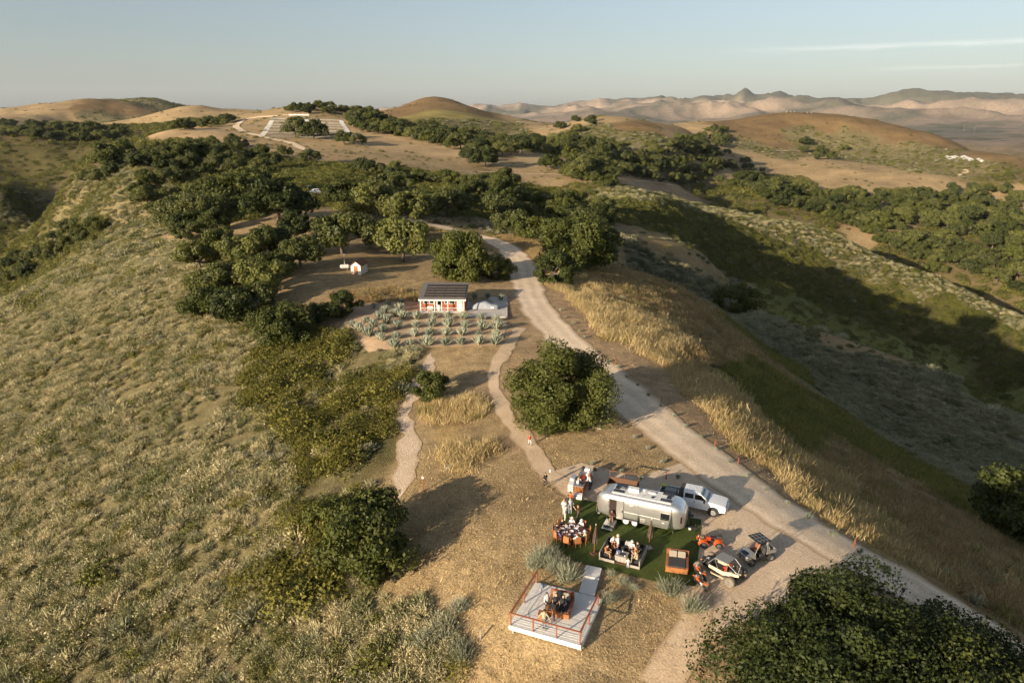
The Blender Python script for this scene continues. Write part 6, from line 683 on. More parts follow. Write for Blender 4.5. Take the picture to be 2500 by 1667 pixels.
# ------------------------------------------------------------------ pickup truck
def pickup(loc, rz, label, paint=TRUCKW, group=None, s=1.0, full=True):
    t = thing('pickup_truck', label, 'truck', loc, rz, group, dz=.05, scale=s)
    b = MB(); b.extr([(-3.1, .75), (-3.1, 1.28), (-.75, 1.28), (-.75, .62), (-2.9, .62)], -.98, .98); body = b.part('bed', paint, t)
    b = MB(); b.box((-1.95, 0, 1.21), (2.15, 1.70, .16)); b.part('bed_liner', BLACK, body)
    b = MB()
    prof = lambda y, k: [(-.74, y, .55), (2.55, y, .55), (3.05, y, .62), (3.12, y, .95), (3.06, y, 1.18*k+.01), (2.4, y, 1.30*k+.01), (1.45, y, 1.38*k+.01), (-.74, y, 1.36*k+.01)]
    b.loft([[(x, y, z) for x, y, z in prof(yy, kk)] for yy, kk in ((-.99, .93), (-.93, .99), (-.6, 1.0), (.6, 1.0), (.93, .99), (.99, .93))]); b.part('body', paint, t, True)
    b = MB(); b.loft([[(-.74, -w_, z), (f, -w_, z), (f, w_, z), (-.74+o, w_, z)] for z, f, w_, o in ((1.33, 1.52, .93, 0), (1.66, 1.22, .87, 0), (1.93, .82, .80, .02))]); cab = b.part('cab', paint, t)
    b = MB(); b.box((-.0, 0, 1.95), (1.55, 1.50, .05), b=.02); b.part('roof', paint, cab)
    b = MB(); b.add([(1.545, -.78, 1.37), (1.545, .78, 1.37), (.90, .68, 1.90), (.90, -.68, 1.90), (1.52, -.78, 1.37), (1.52, .78, 1.37), (.87, .68, 1.9), (.87, -.68, 1.9)], [(0, 1, 2, 3), (4, 7, 6, 5), (0, 4, 5, 1), (1, 5, 6, 2), (2, 6, 7, 3), (3, 7, 4, 0)]); b.part('windscreen', WSHIELD, cab)
    for sgn in (-1, 1):
        for x0, x1, xt in ((-.60, .18, .18), (.30, 1.30, .90)):
            b = MB(); y = lambda z: sgn*(.935-(z-1.33)*.205+.012)
            b.add([(x0, y(1.42), 1.42), (x1, y(1.42), 1.42), (xt, y(1.84), 1.84), (x0, y(1.84), 1.84), (x0, y(1.42)-sgn*.02, 1.42), (x1, y(1.42)-sgn*.02, 1.42), (xt, y(1.84)-sgn*.02, 1.84), (x0, y(1.84)-sgn*.02, 1.84)], [(0, 1, 2, 3), (4, 7, 6, 5), (0, 4, 5, 1), (1, 5, 6, 2), (2, 6, 7, 3), (3, 7, 4, 0)]); b.part('side_window', GLASS, cab)
        for x in (-.42, .42): b = MB(); b.box((x-.12, sgn*.985, 1.17), (.10, .03, .10)); b.part('door_handle', BLACK, cab)
        b = MB(); b.box((1.2, sgn*1.13, 1.42), (.12, .22, .26), b=.03); b.part('wing_mirror', BLACK, t)
        b = MB(); b.box((3.08, sgn*.78, 1.02), (.06, .30, .26)); b.part('headlight', CREAM, t)
        for x in (.25, -.72): b = MB(); b.box((x, sgn*.992, .98), (.012, .008, .72)); b.part('door_gap', GREYP, body)
        for x in (2.05, -1.95):
            b = MB(); b.lathe([(.02, -.03), (.52, -.03), (.52, .03), (.02, .03)], 18, axis='y', c=(x, sgn*.975, .50)); b.part('wheel_arch', BLACK, body)
            wheel(t, (x, sgn*.86, .42), .42, .30, rimm=STEEL, rr=.58, spokes=8, side=sgn)
    b = MB(); b.box((3.14, 0, .98), (.06, 1.15, .36)); b.part('grille', CHROME, t); b = MB(); b.box((3.17, 0, .64), (.16, 1.9, .20), b=.03); b.part('bumper', CHROME, t)
    b = MB(); b.box((-3.16, 0, .66), (.14, 1.8, .16)); b.part('rear_bumper', CHROME, t)
    if full:
        for k in range(7): b = MB(); b.box((-.55+k*.19, 0, 1.985), (.05, 1.1, .022)); b.part('roof_rib', paint, cab)
    return t
PT = pickup((16.87, 59.46), R(-24), 'white crew cab pickup truck parked on the dirt beside the aluminium trailer')
c, s = math.cos(R(-24)), math.sin(R(-24))
def onl(o, x, y, rz): return (o[0]+x*math.cos(rz)-y*math.sin(rz), o[1]+x*math.sin(rz)+y*math.cos(rz))
PZ = hz(16.87, 59.46)+.05
def bedthing(name, lx, ly, mb, m, label, cat, z=1.30): 
    p = onl((16.87, 59.46), lx, ly, R(-24)); return solid(name, mb, m, label, cat, (p[0], p[1], PZ+z), R(-24))
bedthing('tool_chest', -.98, 0, MB().box((0, 0, .28), (.42, 1.75, .56), b=.04), FABD, 'dark grey tool chest across the truck bed behind the cab', 'chest')
bedthing('storage_case', -2.0, -.25, MB().box((0, 0, .14), (1.1, .7, .28), b=.03), GREYP, 'flat grey storage case lying in the truck bed', 'case')
bedthing('folding_chair', -1.35, -.3, MB().cyl((0, -.3, .02), (0, .3, .3), .03).cyl((.15, -.3, .3), (.15, .3, .02), .03).box((.08, 0, .16), (.06, .5, .22)), ALUD, 'folded metal frame lying beside the tool chest in the truck bed', 'frame')
bedthing('duffel_bag', -2.75, .45, MB().sphere((0, 0, .18), (.34, .17, .18)), mat('lime_bag', (.42, .45, .13), .8), 'lime green bag at the tail of the truck bed', 'bag')
# logs behind the truck
for i in range(6):
    p = onl((16.87, 59.46), -3.75+(i % 3)*.22, -.2+.1*(i//3), R(-24)); b = MB(); b.cyl((0, -.3, .12+.2*(i//3)), (0, .3, .12+.2*(i//3)), .11, .10, 8)
    solid('log', b, MULCH, 'split firewood log in the small heap behind the truck tail', 'log', p, R(-24+i*7), 'firewood heap behind the truck', dz=.05)
# ------------------------------------------------------------------ rusty bin with posts and rail
BW = (10.87,62.91)
t = thing('steel_bin', 'rust brown open bin with tall posts and a top rail behind the trailer', 'bin', BW, R(-20))
for nm, c_, d_ in (('front_wall', (0, -.6, .35), (2.9, .08, .6)), ('back_wall', (0, .6, .45), (2.9, .08, .8)), ('side_wall', (-1.45, 0, .4), (.08, 1.2, .7)), ('side_wall', (1.45, 0, .4), (.08, 1.2, .7))): MB().box(c_, d_).part(nm, RUSTL if nm == 'back_wall' else RUST, t)
MB().box((0, 0, .1), (2.8, 1.1, .06)).part('floor', BLACK, t)
for x in (-1.45, 0.0, 1.45): MB().box((x, .7, .75), (.07, .07, 1.5)).part('post', RUSTL, t)
for z in (1.45,): MB().box((0, .7, z), (3.1, .08, .09)).part('rail', RUSTL, t)
# ------------------------------------------------------------------ people: one continuous skin grown over a jointed skeleton
def skin_surface(caps, h=.036):
    """surface nets over a smooth union of tapered capsules; caps = [(a, b, ra, rb, material)]"""
    A = np.array([c[0] for c in caps], float); B = np.array([c[1] for c in caps], float); ra = np.array([c[2] for c in caps]); rb = np.array([c[3] for c in caps]); mi = np.array([c[4] for c in caps])
    lo = np.minimum(A, B).min(0)-.24; hi = np.maximum(A, B).max(0)+.24; n = np.ceil((hi-lo)/h).astype(int)+1
    ax = [lo[k]+h*np.arange(n[k]) for k in range(3)]; G = np.stack(np.meshgrid(*ax, indexing='ij'), -1)
    def dist(Q):
        D = np.empty((len(caps),)+Q.shape[:-1])
        for i in range(len(caps)):
            ab = B[i]-A[i]; t = np.clip(((Q-A[i])@ab)/(ab@ab+1e-9), 0, 1); D[i] = np.linalg.norm(Q-A[i]-t[..., None]*ab, axis=-1)-(ra[i]+(rb[i]-ra[i])*t)
        return D
    k = .028; D = dist(G); m = D.min(0); S = m-k*np.log(np.exp(-(D-m)/k).sum(0)); ins = S < 0
    corner = [(a, b, c) for a in (0, 1) for b in (0, 1) for c in (0, 1)]
    sh = tuple(n-1); cut = lambda v, o: v[o[0]:o[0]+sh[0], o[1]:o[1]+sh[1], o[2]:o[2]+sh[2]]
    cnt = sum(cut(ins, o).astype(int) for o in corner); act = (cnt > 0) & (cnt < 8)
    acc = np.zeros(sh+(3,)); num = np.zeros(sh)
    for o in corner:
        for d in range(3):
            if o[d]: continue
            q = list(o); q[d] = 1; s0, s1 = cut(S, o), cut(S, q); x = (s0 < 0) != (s1 < 0); t = np.where(x, s0/(s0-s1+1e-12), 0)
            p = np.zeros(sh+(3,)); p[...] = o; p[..., d] += t; acc += p*x[..., None]; num += x
    idx = -np.ones(sh, int); cells = np.argwhere(act); idx[act] = np.arange(len(cells))
    V = lo+h*(cells+acc[act]/num[act][:, None]); Fc = []
    for d in range(3):
        e, f = (d+1) % 3, (d+2) % 3; s = [slice(1, -1)]*3; s[d] = slice(0, -1); s2 = list(s); s2[d] = slice(1, None)
        a_, b_ = ins[tuple(s)], ins[tuple(s2)]; x = np.argwhere(a_ != b_); x[:, e] += 1; x[:, f] += 1
        fl = a_[tuple((x-np.array([0 if k_ == d else 1 for k_ in range(3)])).T)]
        def cell(de, df): y = x.copy(); y[:, e] -= de; y[:, f] -= df; return idx[tuple(y.T)]
        q = np.stack([cell(1, 1), cell(0, 1), cell(0, 0), cell(1, 0)], 1); q[~fl] = q[~fl][:, ::-1]; Fc.append(q)
    Fc = np.concatenate(Fc); Fc = Fc[(Fc >= 0).all(1)]
    own = mi[np.argmin(dist(V[Fc].mean(1)), 0)]
    return V, Fc, own
SKINS = [(.42, .24, .15), (.50, .31, .21), (.30, .17, .10)]
HAIRS = {'dark': (.025, .016, .01), 'brown': (.075, .04, .02), 'blond': (.38, .25, .10), 'red': (.22, .075, .03), 'grey': (.35, .33, .30)}
def person(label, loc, rz, pose='stand', shirt=(.5, .5, .5), legs=(.06, .08, .13), hair='dark', hat=None, h=1.72, skin=1, z=None, arms=None, bare=False, longhair=False, shoes=(.08, .06, .05)):
    def M(col):
        col = tuple(c if c < .6 else .6+(c-.6)*.2-.06 for c in col)
        return mat('cloth_%.2f_%.2f_%.2f' % tuple(col), col, .9)
    J = {}
    if pose in ('stand', 'walk', 'lean'):
        st = .24 if pose == 'walk' else .03; ln = .20 if pose == 'lean' else 0
        J = dict(pel=(0, 0, .95), che=(.02+ln*.5, 0, 1.28-ln*.1), nec=(.03+ln, 0, 1.47-ln*.2), hea=(.06+ln*1.3, 0, 1.62-ln*.35), kl=(.06+st*.6, .10, .50), kr=(.02-st*.3, -.10, .50), al=(st, .11, .08), ar=(-st, -.11, .08))
        ws = [(.12, .26, .92), (.12, -.26, .92)]
        if pose == 'walk': ws = [(-.14, .25, .95), (.24, -.25, 1.0)]
        if pose == 'lean': ws = [(.48, .20, 1.02), (.45, -.22, 1.0)]
    elif pose == 'sit':
        J = dict(pel=(0, 0, .50), che=(.05, 0, .84), nec=(.10, 0, 1.03), hea=(.15, 0, 1.17), kl=(.43, .13, .52), kr=(.43, -.12, .50), al=(.44, .14, .08), ar=(.50, -.12, .08)); ws = [(.40, .14, .74), (.40, -.14, .72)]
    else:                                       # half lying back
        J = dict(pel=(0, 0, .14), che=(-.22, 0, .36), nec=(-.36, 0, .50), hea=(-.42, 0, .66), kl=(.42, .12, .22), kr=(.40, -.10, .36), al=(.84, .13, .10), ar=(.72, -.11, .08)); ws = [(.08, .20, .22), (.10, -.18, .26)]
    J = {k: np.array(v) for k, v in J.items()}
    if arms:
        for i in (0, 1):
            if arms[i]: ws[i] = arms[i]
    caps = [(J['pel'], J['che'], .145, .165, 1), (J['che'], J['nec']+(0, 0, -.06), .165, .10, 1), (J['nec']+(0, 0, -.04), J['hea']+(0, 0, -.04), .058, .058, 0), (J['hea']+(-.01, 0, .03), J['hea']+(.012, 0, -.035), .098, .083, 0), (J['hea']+(.085, 0, -.015), J['hea']+(.10, 0, -.035), .016, .018, 0)]
    hands = []
    for sd_, kn, an, wr in ((1, 'kl', 'al', ws[0]), (-1, 'kr', 'ar', ws[1])):
        hip = J['pel']+(0, sd_*.09, -.04); toe = J[an]+np.array((.14, sd_*.02, -.035)) if pose != 'recline' else J[an]+np.array((.06, 0, .12))
        caps += [(hip, J[kn], .098, .062, 2), (J[kn], J[an], .060, .042, 0 if bare else 2), (J[an]+(-.03, 0, -.03), toe, .048, .042, 3)]
        up = J['nec']-J['che']; up = up/np.linalg.norm(up); so = J['nec']-up*.07+np.array((0, sd_*.175, 0)); w = np.array(wr, float); mid = (so+w)/2; L = np.linalg.norm(w-so); drop = math.sqrt(max(.02, .30**2-(L/2)**2)) if L < .6 else .02
        el = mid+np.array((-.35, sd_*.55, -.6))*drop
        caps += [(so, el, .058, .046, 1), (el, w, .044, .030, 0)]
        dv = w-el; dv /= np.linalg.norm(dv); caps.append((w, w+dv*.075, .034, .036, 0)); hands.append((w, dv, sd_))
    V, Fc, own = skin_surface(caps)
    paths = []
    for w, dv, sd_ in hands:                    # four fingers of unequal length and a thumb on the side of the palm
        si = np.cross(dv, (0, 0, 1)) if abs(dv[2]) < .9 else np.cross(dv, (1, 0, 0)); si = si/np.linalg.norm(si); dn = np.cross(si, dv)
        for q, ln in ((-1.5, .062), (-.5, .075), (.5, .080), (1.5, .070)):
            r = w+dv*.085+si*q*.018; paths.append([(*r, .0095), (*(r+dv*ln*.55+dn*.008), .0085), (*(r+dv*ln-dn*.012), .007)])
        r = w+dv*.03+si*.035*sd_; paths.append([(*r, .011), (*(r+dv*.03+si*.03*sd_), .010), (*(r+dv*.065+si*.032*sd_), .008)])
    v2, f2 = tubes(paths, 4)
    Fa = np.concatenate([Fc, f2+len(V)]); me = mesh_np('person', np.concatenate([V, v2]), Fa, True, np.concatenate([own, np.zeros(len(f2), int)]))
    for q in (mat('skin_%d' % skin, SKINS[skin], .6), M(shirt), M(legs), M(shoes)): me.materials.append(q)
    o = link(bpy.data.objects.new('person', me), label=label, category='person'); s = h/1.75*.95; o.scale = (s, s, s)
    o.location = (loc[0], loc[1], (hz(*loc[:2])+.02 if z is None else z)); o.rotation_euler = (0, 0, rz)
    hd = J['hea']; b = MB()
    b.sphere((hd[0]-.022, 0, hd[2]+.035), (.112, .108, .105)); 
    if longhair: b.sphere((hd[0]-.085, 0, hd[2]-.10), (.055, .10, .17))
    b.part('hair', mat('hair_'+hair, HAIRS[hair], .7), o, True)
    b = MB()
    for sy in (-.034, .034): b.sphere((hd[0]+.088, sy, hd[2]+.008), (.012, .016, .010), n=6, k=4)
    b.part('eyes', BLACK, o); b = MB(); b.sphere((hd[0]+.082, 0, hd[2]-.062), (.012, .026, .007), n=6, k=4); b.part('mouth', mat('lips', (.30, .10, .08), .6), o)
    b = MB()
    for sy in (-.098, .098): b.sphere((hd[0]-.005, sy, hd[2]-.01), (.022, .012, .032), n=6, k=4)
    b.part('ears', mat('skin_%d' % skin, SKINS[skin], .6), o)
    if hat:
        b = MB(); b.lathe([(.02, .20), (.085, .195), (.105, .10), (.112, .06), (.175, .055), (.18, .04), (.10, .04)], 14, c=(hd[0]-.01, 0, hd[2])); b.part('hat', M(hat), o, True)
    return o
# ------------------------------------------------------------------ deck with railings
DK = [(1.6,48.19), (-0.18,43.13), (4.82,41.04), (6.47,46.22)]
dkA, dkB, dkC, dkD = [Vector(p) for p in DK]
dang = math.atan2((dkC-dkB).y, (dkC-dkB).x); DW = ((dkC-dkB).length+(dkD-dkA).length)/2; DL = ((dkA-dkB).length+(dkD-dkC).length)/2
DZ = .12
dk = thing('deck', 'square pale board viewing deck with red brown railings on the dry slope', 'deck', (dkB.x, dkB.y, 0), dang)
NP = 34; pw = DL/NP
pm = MB().box((DW/2, 0, -.02), (DW-.02, pw-.012, .04)).mesh('plank', DECKW)
for i in range(NP):
    o = link(bpy.data.objects.new('plank', pm), dk); o.location = (random.Random(i).uniform(-.008, .008), pw*(i+.5), DZ+random.Random(i+99).uniform(-.003, .003))
MB().box((DW/2, -.03, DZ-.17), (DW+.08, .05, .36)).part('fascia', DECKE, dk); MB().box((DW/2, DL+.03, DZ-.2), (DW+.08, .05, .36)).part('fascia', DECKE, dk)
for x in (-.03, DW+.03): MB().box((x, DL/2, DZ-.22), (.05, DL, .40)).part('fascia', DECKE, dk)
MB().box((DW/2, DL/2, DZ-.14), (DW-.1, DL-.1, .14)).part('joist', GREYW, dk)
for x in (.2, DW/2, DW-.2):
    for y in (.2, DL-.2): MB().box((x, y, DZ-.6), (.14, .14, .9)).part('pile', GREYW, dk)
for x, y in ((.06, .06), (DW*.335, .06), (DW*.665, .06), (DW-.06, .06), (.06, DL*.5), (.06, DL-.08), (DW-.06, DL*.42), (DW-.06, DL*.84)):
    MB().box((x, y, DZ+.5), (.085, .085, 1.0)).part('post', RAIL, dk)
for c_, d_ in (((DW/2, .06, DZ+1.02), (DW+.1, .11, .05)), ((.06, DL/2+.05, DZ+1.023), (.13, DL, .06)), ((DW-.06, DL*.43, DZ+1.023), (.13, DL*.86, .06))): MB().box(c_, d_).part('rail', RAIL, dk)
for z in (.25, .45, .65, .85):
    MB().cyl((.06, .06, DZ+z), (DW-.06, .06, DZ+z), .008, n=5).part('cable', STEEL, dk); MB().cyl((.06, .06, DZ+z), (.06, DL-.08, DZ+z), .008, n=5).part('cable', STEEL, dk); MB().cyl((DW-.06, .06, DZ+z), (DW-.06, DL*.84, DZ+z), .008, n=5).part('cable', STEEL, dk)
def ondeck(u, v): return (dkB.x+u*math.cos(dang)-v*math.sin(dang), dkB.y+u*math.sin(dang)+v*math.cos(dang))
# boardwalk up to the lawn
wk = [Vector(p) for p in ((6.07,50.27), (7.26,49.82), (6.29,46.49), (5.14,46.88))]
t = thing('boardwalk', 'pale stepped board walkway leading from the lawn down to the deck', 'walkway', (0, 0, 0))
m1, m2 = wk[0].lerp(wk[3], .42), wk[1].lerp(wk[2], .42)
MB().flat([tuple(wk[0]), tuple(wk[1]), tuple(m2), tuple(m1)][::-1], -.3, .20).part('upper_landing', DECKW, t)
MB().flat([tuple(m1), tuple(m2), tuple(wk[2]), tuple(wk[3])][::-1], -.3, .14).part('lower_landing', DECKW, t)
# ------------------------------------------------------------------ daybeds
def daybed(loc, rz, label, z=None, front_table=False):
    t = thing('daybed', label, 'daybed', loc if z is None else (loc[0], loc[1], z), rz, dz=.09 if z is None else 0)
    MB().box((0, 0, .19), (1.75, 1.9, .38)).part('base', WOOD, t); 
    for x in (-.80, .80): MB().box((x, .05, .45), (.20, 1.85, .14), b=.01).part('armrest', WOODD if x > 0 else WOOD, t)
    MB().box((0, -.93, .43), (1.75, .14, .10)).part('front_board', WOOD, t); MB().box((0, .98, .55), (1.8, .10, .80)).part('backrest', WOODD, t)
    MB().box((0, -.05, .46), (1.36, 1.66, .18), b=.05).part('mattress', FABD, t)
    for x in (-.345, .345): b = MB(); b.at((x, .66, .72), rx=R(-28)).box((0, 0, 0), (.64, .18, .52), b=.05); b.part('cushion', FABT, t)
    return t
daybed((13.43,50.27), R(-14), 'orange cedar daybed with charcoal mattress on the corner of the lawn')
DB = ondeck(DW*.52, DL*.56)
daybed(DB, R(-16), 'dark cedar daybed with tan cushions standing on the deck', z=DZ+.005)
p = ondeck(DW*.36, DL*.30); solid('side_table', MB().box((0, 0, .42), (.62, .62, .05)).box((0, 0, .2), (.5, .5, .4)), WOOD, 'small orange wood table in front of the deck daybed', 'table', (p[0], p[1], DZ+.005), R(-16))
p = ondeck(DW*.12, DL*.93); b = MB(); b.lathe([(.13, 0), (.15, .12), (.12, .22), (.05, .26)], 12); sp_ = solid('speaker', b, mat('blue_grey_plastic', (.13, .18, .24), .5), 'small blue grey speaker at the back corner of the deck', 'speaker', (p[0], p[1], DZ+.005), smooth=True)
b = MB(); b.tube([(ondeck(DW*u, DL*v)[0], ondeck(DW*u, DL*v)[1], DZ+.012) for u, v in ((.12, .90), (.17, .75), (.15, .55), (.13, .35), (.20, .22))], .009, 4); solid('cable', b, GREYP, 'thin cable running from the speaker along the deck boards', 'cable')
# ------------------------------------------------------------------ sunken sofa with fire table
SA = R(-23.8); so_ = (8.80+.45, 50.58+1.05)
t = thing('lounge_sofa', 'grey timber framed sofa with dark cushions around the fire table', 'sofa', so_, SA, dz=.09)
for nm, c_, d_ in (('back_panel', (0, 1.27, .36), (3.4, .07, .72)), ('side_panel', (-1.67, 0, .36), (.07, 2.55, .72)), ('side_panel', (1.67, 0, .36), (.07, 2.55, .72)), ('plinth', (-1.02, -1.24, .11), (1.25, .07, .22)), ('plinth', (1.25, -1.24, .11), (.8, .07, .22)), ('floor_board', (0, 0, .06), (3.3, 2.45, .06))): MB().box(c_, d_).part(nm, GREYW if nm != 'floor_board' else RUST, t)
for nm, c_, d_ in (('seat', (0, .88, .31), (3.2, .68, .30)), ('seat', (-1.29, -.15, .31), (.66, 1.38, .30)), ('seat', (1.29, -.15, .31), (.66, 1.38, .30)), ('back_cushion', (0, 1.14, .60), (3.1, .18, .36)), ('back_cushion', (-1.55, 0, .60), (.17, 2.0, .36)), ('back_cushion', (1.55, 0, .60), (.17, 2.0, .36))): MB().box(c_, d_, b=.04).part(nm, FABK, t)
def onsofa(x, y): return onl(so_, x, y, SA)
SZ = hz(*so_)+.09
ft = thing('fire_table', 'weathered grey fire table inside the sofa square', 'table', onsofa(.05, -.60), SA, dz=.10)
MB().box((0, 0, .26), (.92, .80, .52)).part('base', GREYW, ft); MB().box((0, 0, .55), (1.0, .88, .07)).part('top', GREYW, ft); MB().box((.05, 0, .59), (.5, .42, .03)).part('burner_tray', BLACK, ft)
for i in range(3): MB().box((-.3+i*.3, -.405, .26), (.012, .012, .44)).part('board_gap', BLACK, ft)
zt = hz(*onsofa(.05, -.6))+.10+.59
for x, y, m_ in ((-.32, -.72, CLOTHW), (.36, -.86, CLOTHW), (.02, -.28, CLOTHW)): p = onsofa(x, y); solid('cup', MB().lathe([(.035, 0), (.045, .11), (.04, .11)], 10), m_, 'white cup standing on the fire table', 'cup', (p[0], p[1], zt), group='cups on the fire table')
p = onsofa(-.30, -.42); solid('folded_cloth', MB().box((0, 0, .06), (.34, .26, .12), b=.04), mat('blue_cloth', (.14, .18, .30), .9), 'folded pale blue cloth on the back edge of the fire table', 'cloth', (p[0], p[1], zt), SA)
p = onsofa(.14, 1.02)
b = MB(); b.box((0, 0, 0), (.5, .14, .42), m=0, b=.04)
for r_ in range(4):
    for q in range(4): b.at((-.2+q*.12, -.08, -.15+r_*.10), ry=R(40 if q % 2 else -40)).box((0, 0, 0), (.13, .012, .035), 1)
solid('throw_pillow', b, [BLACK, WHITE], 'black and white zigzag pillow against the sofa back', 'pillow', (p[0], p[1], SZ+.70), SA)
p = onsofa(1.38, .25); b = MB(); b.box((0, 0, 0), (.14, .48, .40), m=0, b=.04)
for r_ in range(5): b.box((-.075, -.18+r_*.09, 0), (.012, .035, .36), 1)
solid('throw_pillow', b, [BLACK, WHITE], 'dark pillow with white stripes at the right end of the sofa', 'pillow', (p[0], p[1], SZ+.66), SA+R(8))
# ------------------------------------------------------------------ closed umbrellas
def umbrella(loc, label, base_m, lean):
    t = thing('closed_umbrella', label, 'umbrella', loc, 0, dz=.09); t.rotation_euler = (0, lean, .5)
    MB().box((0, 0, .06), (.55, .55, .12), b=.03).part('base', base_m, t); MB().cyl((0, 0, .1), (0, 0, 2.75), .028, n=8).part('pole', WOODD, t)
    b = MB(); n = 12; secs = []
    for z, r_ in ((1.02, .20), (1.2, .23), (1.7, .18), (2.3, .10), (2.62, .05)): secs.append([((r_*(1.0 if k % 2 else .62))*math.cos(2*math.pi*k/n+z*.4), (r_*(1.0 if k % 2 else .62))*math.sin(2*math.pi*k/n+z*.4), z) for k in range(n)])
    b.loft(secs); b.part('canopy', FABB, t); MB().cyl((0, 0, 2.72), (0, 0, 2.86), .035, .02, 8).part('finial', CREAM, t); MB().lathe([(.15, 1.5), (.19, 1.52), (.19, 1.56), (.15, 1.58)], 10).part('strap', FABD, t)
umbrella((6.86,51.96), 'closed brown umbrella on a mulch ring left of the sofa', RUST, R(2)); umbrella((11.58,52.79), 'closed brown umbrella on a grey block right of the sofa', STONE, R(3))
# ------------------------------------------------------------------ grill, cooler, counter
t = thing('barbecue_grill', 'black lidded grill on an olive cabinet at the right end of the trailer', 'grill', (15.74,56.81), R(-20), dz=.09)
MB().box((0, 0, .42), (.50, .50, .80), b=.02).part('cabinet', OLIVEP, t); MB().box((0, 0, .95), (.62, .56, .28), b=.08).part('lid', BLACK, t); MB().cyl((-.22, -.32, .98), (.22, -.32, .98), .02).part('handle', STEEL, t); MB().box((.42, 0, .82), (.28, .45, .03)).part('side_shelf', BLACK, t); MB().box((-.55, .1, .35), (.3, .4, .65)).part('gas_locker', BLACK, t)
p = (15.79,55.74); solid('bucket', MB().lathe([(.11, 0), (.14, .28), (.12, .28), (.10, .03)], 12), CLOTHW, 'small white bucket on the lawn beside the grill', 'bucket', p, dz=.09)
c0, c1 = Vector((6.39,61.68)), Vector((7.55,65.38)); ca = math.atan2((c1-c0).y, (c1-c0).x); cl = (c1-c0).length; cc = (c0+c1)/2
cl = min(cl, 5.2)
t = thing('serving_counter', 'long orange wood serving counter with a grey top above the lawn', 'counter', (c0.x+math.cos(ca)*cl/2, c0.y+math.sin(ca)*cl/2), ca, dz=.05)
MB().box((0, 0, .45), (cl-.1, .88, .90)).part('base', WOOD, t); MB().box((0, 0, .93), (cl, .98, .06)).part('top', mat('grey_top', (.17, .18, .19), .5), t)
for i in range(6): MB().box((-cl/2+.02, -.36+i*.145, .45), (.10, .012, .86)).part('board_gap', WOODD, t)
def oncnt(x, y): return (c0.x+math.cos(ca)*(cl/2+x)-math.sin(ca)*y, c0.y+math.sin(ca)*(cl/2+x)+math.cos(ca)*y)
CZ = hz(*oncnt(0, 0))+.05+.96
def onc(name, x, y, mb, m, label, cat, g=None): p = oncnt(x, y); solid(name, mb, m, label, cat, (p[0], p[1], CZ), ca, g)
pot = lambda r, h: MB().lathe([(r*.9, 0), (r, h*.3), (r, h), (r*.85, h), (r*.8, h*.2)], 14)
onc('pitcher', -cl/2+.55, .18, pot(.13, .30), CLOTHW, 'white pitcher at the near end of the counter', 'pitcher'); onc('cooking_pot', -cl/2+.5, -.20, pot(.17, .22), BLACK, 'black pot at the near end of the counter', 'pot')
onc('tray', -cl/2+1.7, -.05, MB().box((0, 0, .04), (1.2, .5, .05)).box((0, .24, .08), (1.2, .03, .06)).box((0, -.24, .08), (1.2, .03, .06)), mat('red_tray', (.36, .06, .03), .6), 'long red serving tray on the counter', 'tray')
onc('bread_loaf', -cl/2+1.35, .25, MB().sphere((0, 0, .10), (.24, .13, .11)), mat('bread', (.52, .33, .16), .9), 'pale bread loaf on the counter beside the red tray', 'bread')
onc('white_bowl', -cl/2+1.05, .12, pot(.20, .12), CLOTHW, 'wide white bowl between the loaf and the pitcher', 'bowl')
onc('crate', cl/2-.5, -.12, MB().box((0, 0, .14), (.45, .35, .28)).box((0, 0, .29), (.38, .28, .02)), CLOTHW, 'white crate at the far end of the counter', 'crate'); onc('black_bag', cl/2-.35, .26, MB().sphere((0, 0, .17), (.28, .2, .18)), BLACK, 'black bag slumped on the far end of the counter', 'bag')
p = oncnt(-cl*.17, .85); t = thing('steel_grill', 'long pale steel grill along the left side of the serving counter', 'grill', p, ca, dz=.05)
MB().box((0, 0, .40), (1.9, .55, .70)).part('cabinet', mat('pale_steel', (.50, .52, .55), .4, .4), t); MB().box((.35, .02, .92), (1.1, .56, .34), b=.12).part('hood', mat('pale_steel', (.5, .52, .55), .4, .4), t); MB().box((-.62, 0, .78), (.62, .5, .05)).part('side_shelf', CLOTHW, t); MB().cyl((0, -.31, .9), (.7, -.31, .9), .02).part('handle', BLACK, t)
t = thing('cooler', 'white cooler box on the corner of the lawn below the counter', 'cooler', (6.33,61.09), R(-12), dz=.09); MB().box((0, 0, .20), (.78, .46, .40), b=.03).part('body', CLOTHW, t); MB().box((0, 0, .43), (.82, .50, .08), b=.02).part('lid', CLOTHW, t)
for x in (-.2, .2): MB().box((x, -.25, .33), (.05, .04, .14)).part('latch', BLACK, t)
# ------------------------------------------------------------------ round table and chairs
TC = (5.18,54.38); TZ = hz(*TC)+.09
t = thing('round_table', 'large round dark red dining table crowded with plates on the lawn', 'table', (*TC, TZ))
MB().lathe([(1.08, .70), (1.12, .72), (1.12, .76), (.02, .765)], 28).part('top', mat('dark_red_wood', (.11, .025, .02), .5, noise=(5, .2)), t); MB().lathe([(.42, 0), (.40, .06), (.12, .12), (.10, .70)], 14).part('pedestal', WOODD, t)
def chair_mesh():
    return [('seat', MB().box((0, 0, .44), (.50, .50, .06), b=.02).mesh('seat', WOODD)), ('backrest', MB().box((-.26, 0, .76), (.05, .50, .58), b=.015).mesh('backrest', WOOD)), ('leg', MB().box((0, 0, .21), (.05, .05, .42)).mesh('leg', WOODD)), ('armrest', MB().box((0, 0, .64), (.46, .05, .04)).mesh('armrest', WOOD))]
CH = chair_mesh()
